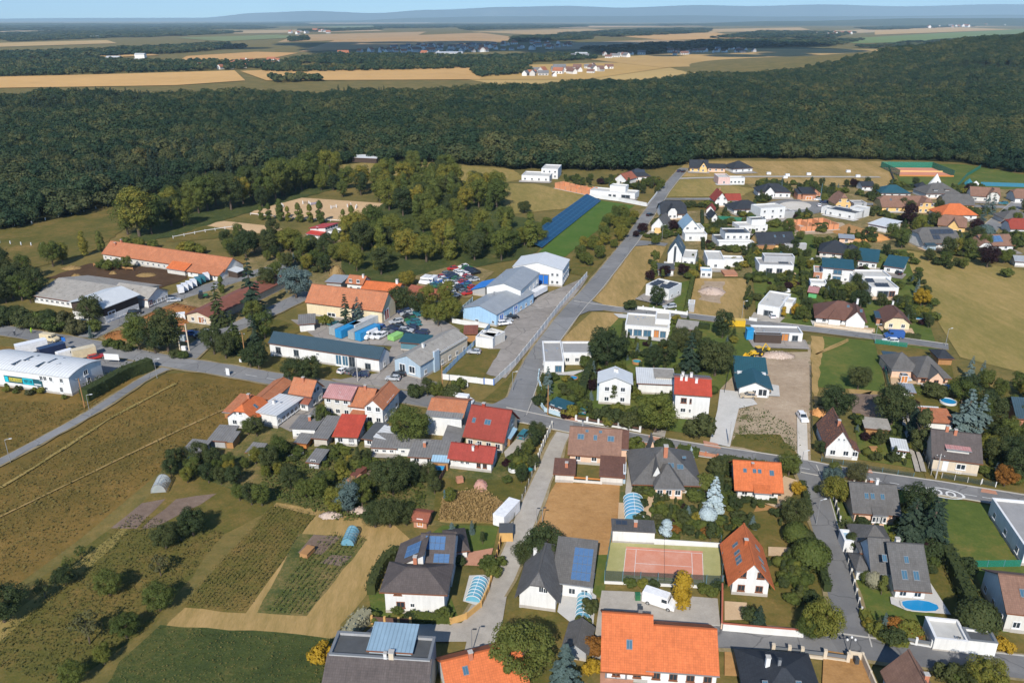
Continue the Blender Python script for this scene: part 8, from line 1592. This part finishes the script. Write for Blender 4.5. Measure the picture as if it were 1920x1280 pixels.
small('covered_crate', 'blue covered crate on the paved yard behind the red roofed house', 'crate', 826, 880, (2.2, 1.4, .8), 'cont_blue'); small('water_tank', 'round blue water tank in the weedy garden', 'tank', 839, 935, (1.4, 1.4, 1.3), 'cont_blue'); small('water_tank', 'blue rain barrel beside the brown board fence', 'tank', 810, 912, (1.1, .9, 1.0), 'cont_blue'); small('building_bags', 'tall blue wrapped building material on the estate lawn', 'material', 1404, 636, (2.2, 2.2, 3.2), 'cont_blue')
small('waste_bin', 'dark wheeled bin in the beige courtyard', 'bin', 1604, 1246, (.6, .7, 1.1), 'darkmetal'); small('waste_bin', 'green round bin on the gravel court', 'bin', 1195, 1126, (.9, .9, 1.1), 'paint_green'); small('pallet', 'pale pallet box on the lawn of the patched roof house', 'box', 1637, 846, (1.8, 1.2, .7), 'wood'); small('seed_frame', 'white cold frame on the long lawn', 'cold frame', 555, 856, (3.5, .6, .3), 'frame_white', 35)
small('brick_shelter', 'orange pillar shelter with black roof beside the gravel lane', 'shelter', 949, 1008, (2.6, 3.0, 2.0), 'wallcol_orange', 0, .2, 'f_dark'); small('garden_cart', 'wooden cart heaped with straw beside the beds', 'cart', 577, 1040, (1.6, 2.6, .8), 'wood', -20); small('foundation_slab', 'concrete slab with blocks on the estate plot', 'slab', 1367, 515, (5, 6, .7), 'brickwall')
small('garden_machine', 'small red machine standing in the weeds', 'machine', 862, 905, (1.4, 1.2, 1.0), 'brickwall', 20); small('rust_container', 'rusty container on the garden path', 'container', 673, 893, (1.6, 4, 1.0), 'm_rust', -25); small('rust_container', 'second rusty container behind the first', 'container', 664, 904, (1.6, 3.4, .9), 'brickwall', -25); small('garden_table', 'white table on the villa lawn', 'table', 1472, 548, (3, 2, .7), 'frame_white')
for i, (x, y) in enumerate(((1472, 335), (1516, 329), (1590, 324), (1608, 333), (1476, 331), (1441, 328))): small('site_trailer', ['white site wagon on the gravel street', 'white site wagon in the dry field', 'white block beside the gravel street end', 'white block at the end of the gravel street', 'pale site wagon near the half built house', 'white delivery box before the dry field'][i], 'wagon', x, y, (2.6, 1.6, 1.3), 'frame_white')
# brick shells under construction
def shell(label, p1, p2, D, h, mat, cuts):
    a, b = P(*p1), P(*p2); d = b - a; W_ = d.length; o = thing('building_shell', label, 'building site', (a.x, a.y, .1), math.atan2(d.y, d.x)); box('slab', 'concrete', o, (W_ / 2, D / 2, 0), (W_ + 1, D + 1, .3)); rr = random.Random(int(W_ * 10))
    def run(x0, y0, x1, y1, n_):
        L = math.hypot(x1 - x0, y1 - y0); az = math.atan2(y1 - y0, x1 - x0)
        for i in range(n_):
            t = (i + .5) / n_; box('masonry_wall', mat, o, (x0 + (x1 - x0) * t, y0 + (y1 - y0) * t, .3), (L / n_ * .86, .4, h * rr.uniform(.7, 1.0)), az)
    run(0, 0, W_, 0, cuts); run(0, D, W_, D, cuts); run(0, 0, 0, D, 2); run(W_, 0, W_, D, 2); run(W_ * .4, 0, W_ * .4, D, 2); run(W_ * .7, 0, W_ * .7, D, 2)
plaster('newbrick', (.6, .26, .13))
shell('long orange brick shell beside the white garden wall', (1040, 354), (1102, 367), 8, 3.0, 'newbrick', 6); shell('orange brick shell of a new house on the sandy plot', (1500, 436), (1572, 431), 12, 2.8, 'newbrick', 7)
# ------------------------------------------------------------------ cyclists on the main road
def skinned(name, joints, edges, mats, parent):
    me = bpy.data.meshes.new(name); me.from_pydata([j[:3] for j in joints], edges, []); me.materials.append(MATS[mats]); o = link(name, me, parent)
    s = o.modifiers.new('skin', 'SKIN'); sv = me.skin_vertices[0].data
    for q, j in zip(sv, joints): q.radius = (j[3], j[3]); q.use_root = False
    sv[0].use_root = True; ss = o.modifiers.new('sub', 'SUBSURF'); ss.levels = ss.render_levels = 1; return o
plain('cloth_dark', (.03, .04, .06), .9, .1); plain('cloth_lime', (.4, .65, .03), .9, .1); plain('skin', (.5, .3, .2), .7, .05)
def cyclist(label, blabel, x, y, head, top, helmet):
    p = P(x, y); bk = thing('bicycle', blabel, 'bicycle', (p.x, p.y, .42), rad(head)); f = MB()
    for sx in (-.52, .52):
        w_ = MB(); n_ = 14
        for i in range(n_): t0, t1 = i * 2 * math.pi / n_, (i + 1) * 2 * math.pi / n_; w_.tube((.33 * math.cos(t0), 0, .33 * math.sin(t0)), (.33 * math.cos(t1), 0, .33 * math.sin(t1)), .02, .02, 4)
        link('wheel', w_.mesh('bicycle_wheel', 'tyre'), bk, (sx, 0, .35))
    for a, b in (((-.52, 0, .35), (-.1, 0, .3)), ((-.1, 0, .3), (.35, 0, .8)), ((-.2, 0, .85), (.35, 0, .85)), ((-.1, 0, .3), (-.22, 0, .9)), ((.35, 0, .9), (.52, 0, .35)), ((-.52, 0, .35), (-.2, 0, .8))): f.tube(a, b, .025, .025, 5)
    link('frame', f.mesh('bicycle_frame', 'darkmetal'), bk); f = MB(); f.tube((.36, -.28, 1.0), (.36, .28, 1.0), .02, .02, 5); f.tube((.36, 0, .88), (.36, 0, 1.0), .02, .02, 5); link('handlebar', f.mesh('handlebar', 'darkmetal'), bk); box('saddle', 'tyre', bk, (-.22, 0, .9), (.26, .14, .06))
    o = thing('person', label, 'person', (p.x, p.y, .42), rad(head))
    J = [(-.2, 0, 1.0, .15), (-.05, 0, 1.25, .16), (.1, 0, 1.45, .15), (.16, 0, 1.58, .07), (.2, 0, 1.72, .11), (.1, .2, 1.46, .07), (.28, .26, 1.22, .05), (.36, .25, 1.04, .045), (.1, -.2, 1.46, .07), (.28, -.26, 1.22, .05), (.36, -.25, 1.04, .045), (-.15, .1, .96, .11), (.15, .12, .8, .08), (-.05, .12, .35, .055), (.1, .12, .3, .045), (-.15, -.1, .96, .11), (.12, -.12, .72, .08), (-.1, -.12, .25, .055), (.05, -.12, .2, .045)]
    E = [(0, 1), (1, 2), (2, 3), (3, 4), (2, 5), (5, 6), (6, 7), (2, 8), (8, 9), (9, 10), (0, 11), (11, 12), (12, 13), (13, 14), (0, 15), (15, 16), (16, 17), (17, 18)]
    skinned('body', J, E, top, o); b = MB(); b.tube((.2, 0, 1.74), (.2, 0, 1.82), .15, .13, 8); b.tube((.2, 0, 1.82), (.2, 0, 1.88), .13, .05, 8); link('helmet', b.mesh('helmet', helmet, True), o)
cyclist('person in dark clothes and white helmet cycling on the main road', 'bicycle under the rider with the white helmet', 29, 632, -14, 'cloth_dark', 'frame_white'); cyclist('person in lime shirt cycling at the edge of the main road', 'bicycle under the rider in the lime shirt', 60, 627, -14, 'cloth_lime', 'cloth_lime')
# jumps on the sand arena
for i, (x, y, m) in enumerate(((574, 383, 'darkmetal'), (588, 385, 'door_blue'), (626, 391, 'frame_white'), (655, 388, 'cap_red'), (668, 391, 'frame_white'), (530, 388, 'frame_white'))):
    p = P(x, y); o = thing('jump_obstacle', ['black', 'blue', 'white', 'red', 'white', 'white'][i] + ' show jump on the sand arena', 'obstacle', (p.x, p.y, .2), .4 * i, 'show jumps on the sand arena')
    for s in (-1.6, 1.6): box('stand', 'frame_white', o, (s, 0, 0), (.4, .4, 1.6))
    for k in range(3): box('pole', m, o, (0, 0, .35 + .4 * k), (3.2, .12, .12))
# ------------------------------------------------------------------ far landscape
print('forest trees', forest())
nb = []
for nm, lb, sd, sz, gp, polys in (
 ('tree_belt', 'dark tree belts between the harvested fields beyond the forest', 1, (9, 15), 13, [
  [(-200, 146), (0, 138), (210, 122), (330, 118), (560, 122), (560, 128), (440, 131), (200, 139), (0, 145)], [(0, 118), (180, 112), (340, 124), (300, 132), (0, 134)], [(470, 134), (560, 131), (900, 116), (1000, 122), (940, 128), (560, 136)],
  [(500, 150), (560, 147), (620, 152), (520, 156)], [(880, 130), (980, 126), (1000, 138), (900, 146)], [(520, 118), (620, 104), (900, 108), (1100, 104), (1120, 112), (900, 122), (640, 122)]]),
 ('distant_wood', 'distant dark woods on the plain', 2, (12, 18), 18, [
  [(-200, 112), (0, 104), (200, 96), (400, 84), (470, 90), (340, 100), (170, 108), (0, 114)], [(-100, 66), (320, 56), (460, 62), (300, 70), (-100, 76)], [(-200, 48), (200, 46), (460, 48), (520, 54), (300, 58), (-200, 60)],
  [(1090, 96), (1240, 84), (1340, 78), (1620, 76), (1560, 86), (1380, 92), (1180, 104)], [(1340, 72), (1430, 60), (1600, 62), (1560, 72)], [(1620, 90), (1860, 70), (1980, 66), (1980, 72), (1760, 92)], [(1050, 64), (1200, 56), (1330, 54), (1320, 62), (1150, 70)],
  [(960, 72), (1100, 66), (1110, 74), (960, 80)], [(700, 48), (1000, 45), (1020, 50), (720, 54)], [(1200, 47), (1450, 42), (1480, 46), (1240, 50)], [(1450, 44), (1990, 40), (1990, 43), (1480, 47)], [(540, 73), (575, 70), (580, 76), (545, 79)], [(560, 57), (700, 53), (720, 56), (580, 61)], [(0, 72), (160, 68), (200, 72), (20, 79)], [(860, 53), (1080, 48), (1100, 51), (880, 57)], [(1600, 53), (1800, 47), (1820, 50), (1640, 57)], [(300, 45), (560, 43), (580, 45), (320, 48)]])):
    nb.append(belt(nm, lb, polys, sd, sz, gp)[1])
print('belts', nb)
# far village houses, each a small gabled block
plaster('far_wall', (.7, .68, .64)); plaster('far_wall_grey', (.5, .48, .45)); tiled('far_orange', (.45, .17, .09), (.4, .15, .08)); tiled('far_brown', (.24, .13, .1), (.2, .11, .09)); tiled('far_grey', (.22, .22, .23), (.2, .2, .2))
FARH = {}
for wl in ('far_wall', 'far_wall_grey'):
    for rf in ('far_orange', 'far_brown', 'far_grey'):
        b = MB(); b.add([(-6, -4, -.5), (6, -4, -.5), (6, 4, -.5), (-6, 4, -.5), (-6, -4, 4.5), (6, -4, 4.5), (6, 4, 4.5), (-6, 4, 4.5), (-6, 0, 8.4), (6, 0, 8.4)], [(0, 1, 5, 4), (1, 2, 6, 9, 5), (2, 3, 7, 6), (3, 0, 4, 8, 7)], 0)
        b.add([(-6.4, -4.6, 4.1), (6.4, -4.6, 4.1), (6.4, 0, 8.7), (-6.4, 0, 8.7), (6.4, 4.6, 4.1), (-6.4, 4.6, 4.1)], [(0, 1, 2, 3), (3, 2, 4, 5)], 1)
        for xx in (-3.6, 0, 3.6): b.box(xx - .7, xx + .7, -4.12, -3.95, 1.2, 3.0, 2)
        FARH[wl, rf] = b.mesh('far_house', [wl, rf, 'glass'])
r = random.Random(3); nf = 0
def village(poly, n, where, group, sc=1.0, roofs=('far_orange', 'far_brown', 'far_grey')):
    global nf
    W = [(P(*q).x, P(*q).y) for q in poly]; k = 0; t = 0
    xs_ = [q[0] for q in W]; ys_ = [q[1] for q in W]
    while k < n and t < 4000:
        t += 1; p = (r.uniform(min(xs_), max(xs_)), r.uniform(min(ys_), max(ys_)))
        if not inside(p, W): continue
        k += 1; nf += 1; wl = r.choice(('far_wall', 'far_wall', 'far_wall_grey')); rf = r.choice(roofs); s = sc * r.uniform(.8, 1.3)
        lb = {'far_orange': 'orange roofed', 'far_brown': 'brown roofed', 'far_grey': 'grey roofed'}[rf]; wc = 'white' if wl == 'far_wall' else 'greyish'
        tag(link('far_house', FARH[wl, rf], None, (p[0], p[1], .3), (0, 0, r.uniform(-.6, .6) + r.choice((0, 1.57))), (s * r.uniform(.8, 1.6), s, s)), '%s far %s house %s' % (lb, wc, where), 'house', group)
village([(960, 144), (1000, 136), (1100, 128), (1150, 130), (1110, 140), (1000, 149)], 34, 'just beyond the forest edge', 'far houses beyond the forest', 1.0, ('far_orange', 'far_brown', 'far_grey'))
village([(340, 128), (420, 120), (470, 114), (540, 116), (520, 124), (400, 133)], 30, 'in the hamlet between wheat fields', 'far houses in the hamlet', .9, ('far_orange',))
village([(620, 106), (760, 88), (1000, 78), (1060, 82), (1100, 86), (980, 96), (800, 104)], 110, 'in the shaded town beyond the fields', 'far houses of the shaded town', 1.2)
village([(1060, 108), (1240, 96), (1400, 92), (1420, 100), (1250, 106), (1090, 113)], 45, 'on the shaded edge of the town', 'far houses on the edge of the town', 1.1, ('far_grey', 'far_brown'))
village([(1520, 66), (1600, 60), (1620, 66), (1560, 70)], 10, 'in the orange village by the distant wood', 'far houses by the distant wood', 1.6, ('far_orange',))
village([(1680, 50), (1900, 46), (1900, 50), (1700, 54)], 14, 'on the far skyline', 'far houses on the skyline', 3, ('far_grey', 'far_orange'))
village([(520, 62), (610, 58), (640, 62), (560, 66)], 10, 'in a village on the plain', 'far houses on the plain', 2, ('far_orange', 'far_grey'))
def shed_far(x, y, w_, d_, h_, label):
    p = P(x, y); b = MB(); b.box(-w_ / 2, w_ / 2, 0, d_, 0, h_, 0); b.frustum((-w_ / 2 - .5, w_ / 2 + .5, -.5, d_ + .5), (-w_ / 2, w_ / 2, d_ * .4, d_ * .6), h_, h_ + 3, 1)
    tag(link('far_hall', b.mesh('far_hall', ['far_wall', 'm_white']), None, (p.x, p.y, .2)), label, 'hall')
shed_far(842, 106, 70, 40, 8, 'broad white hall at the edge of the shaded town'); shed_far(212, 116, 30, 14, 9, 'white block among the western tree belts'); shed_far(262, 110, 24, 14, 9, 'small white block behind the western tree belts')
shed_far(245, 117, 40, 12, 4, 'low pale shed among the western tree belts'); shed_far(1090, 109, 30, 20, 10, 'white building beside the shaded estate'); shed_far(172, 72, 60, 30, 8, 'white far works on the western plain')
# blue hills on the horizon
def ridge(name, dist, x0, x1, prof, mat):
    n = 160; v = []; f = []; rr = random.Random(len(name) + int(dist)); ph = [rr.uniform(0, 6.28) for _ in range(8)]
    for i in range(n + 1):
        t = i / n; X = (x0 + (x1 - x0) * t); xx = (X - 960) / F * dist / _c
        hgt = 0
        for k, (a, b) in enumerate(zip(prof, prof[1:])):
            if a[0] <= X <= b[0]: q = (X - a[0]) / (b[0] - a[0]); q = q * q * (3 - 2 * q); hgt = a[1] + (b[1] - a[1]) * q
        hgt *= 1 + .07 * sum(math.sin(t * (9 + 7 * k) + ph[k]) / (1 + .4 * k) for k in range(8))
        hm = max(5, hgt / F * dist)
        for kx, kz in ((-.25, 0), (-.12, .55), (0, 1), (.2, 0)): v.append((xx, dist + kx * 9000 + 400 * math.sin(t * 30), hm * kz - 3 * (kz == 0)))
    for i in range(n):
        for k in range(3): a = i * 4 + k; f.append((a, a + 4, a + 5, a + 1))
    tag(link(name, new_mesh(name, v, f, mat, smooth=True)), kind='structure')
ground('hill_wood', [(0, (.03, .045, .025)), (.6, (.05, .065, .03)), (1, (.16, .13, .07))], .0004, .003, .02, bmp=0)
ridge('hills', 40000, -200, 2200, [(-200, 2.9), (200, 4.3), (450, 5.0), (560, 13.0), (640, 15.8), (740, 12.2), (830, 17.3), (960, 23.0), (1040, 24.5), (1140, 20.2), (1300, 25.9), (1430, 27.4), (1560, 24.5), (1700, 28.8), (1900, 25.9), (2200, 21.6)], 'hill_wood')
ridge('hills', 27000, 500, 2200, [(500, 0.0), (700, 2.8), (820, 7.2), (960, 8.8), (1100, 8.2), (1300, 11.0), (1500, 9.4), (1750, 12.1), (1920, 9.9), (2200, 7.7)], 'hill_wood')
ridge('hills', 14000, -300, 2200, [(-300, 3), (0, 2), (200, 3), (420, 2), (800, 2), (1200, 2), (1420, 6), (1600, 10), (1780, 12), (1920, 10), (2200, 9)], 'hill_wood')
# cumulus high over the village: out of the picture, its shadow lies on the far town
plain('cloud', (.85, .85, .86), 1, .03, .002)
def cloud(label, cx, cy, cz, sx, sy, n, seed):
    rr = random.Random(seed); b = MB()
    for _ in range(n):
        a = rr.uniform(0, 6.28); q = math.sqrt(rr.random()); p = Vector((cx + math.cos(a) * q * sx, cy + math.sin(a) * q * sy, cz + rr.uniform(0, 60) * (1.3 - q))); R_ = rr.uniform(.16, .3) * min(sx, sy) * (1.25 - .5 * q)
        k = len(b.v); m, s_ = 6, 10
        for i in range(m + 1):
            for j in range(s_):
                th = math.pi * i / m; b.v.append((p.x + R_ * math.sin(th) * math.cos(j * .6283), p.y + R_ * math.sin(th) * math.sin(j * .6283), p.z + R_ * .55 * math.cos(th)))
        for i in range(m):
            for j in range(s_): b.f.append((k + i * s_ + j, k + (i + 1) * s_ + j, k + (i + 1) * s_ + (j + 1) % s_, k + i * s_ + (j + 1) % s_)); b.m.append(0)
    tag(link('cloud', b.mesh('cloud', 'cloud', True)), label, None, None, 'stuff')
CZ = 1450; off = CZ / math.tan(rad(SUN_EL)); ox, oy = off * math.sin(rad(SHADOW_AZ)), off * math.cos(rad(SHADOW_AZ))
c1 = P(1000, 88); cloud('flat bottomed cumulus cloud drifting above the far town', c1.x - ox, c1.y - oy, CZ, 1050, 720, 60, 4)
c1 = P(1330, 96); cloud('smaller cumulus cloud drifting beside the first', c1.x - ox, c1.y - oy, CZ, 520, 380, 26, 5)
# haze: one closed box of even air round camera and land, below the clouds
b = MB(); b.box(-48000, 48000, -1500, 46500, -6, 1000)
m_ = bpy.data.materials.new('haze'); m_.use_nodes = True; n_ = m_.node_tree; n_.nodes.remove(n_.nodes['Principled BSDF'])
pv = n_.nodes.new('ShaderNodeVolumePrincipled'); pv.inputs['Color'].default_value = (.62, .86, 1, 1); pv.inputs['Density'].default_value = HAZE; pv.inputs['Anisotropy'].default_value = .0
n_.links.new(pv.outputs[0], n_.nodes['Material Output'].inputs['Volume'])
tag(link('haze', b.mesh('haze', m_)), 'thin blue haze over the whole plain', None, None, 'stuff')
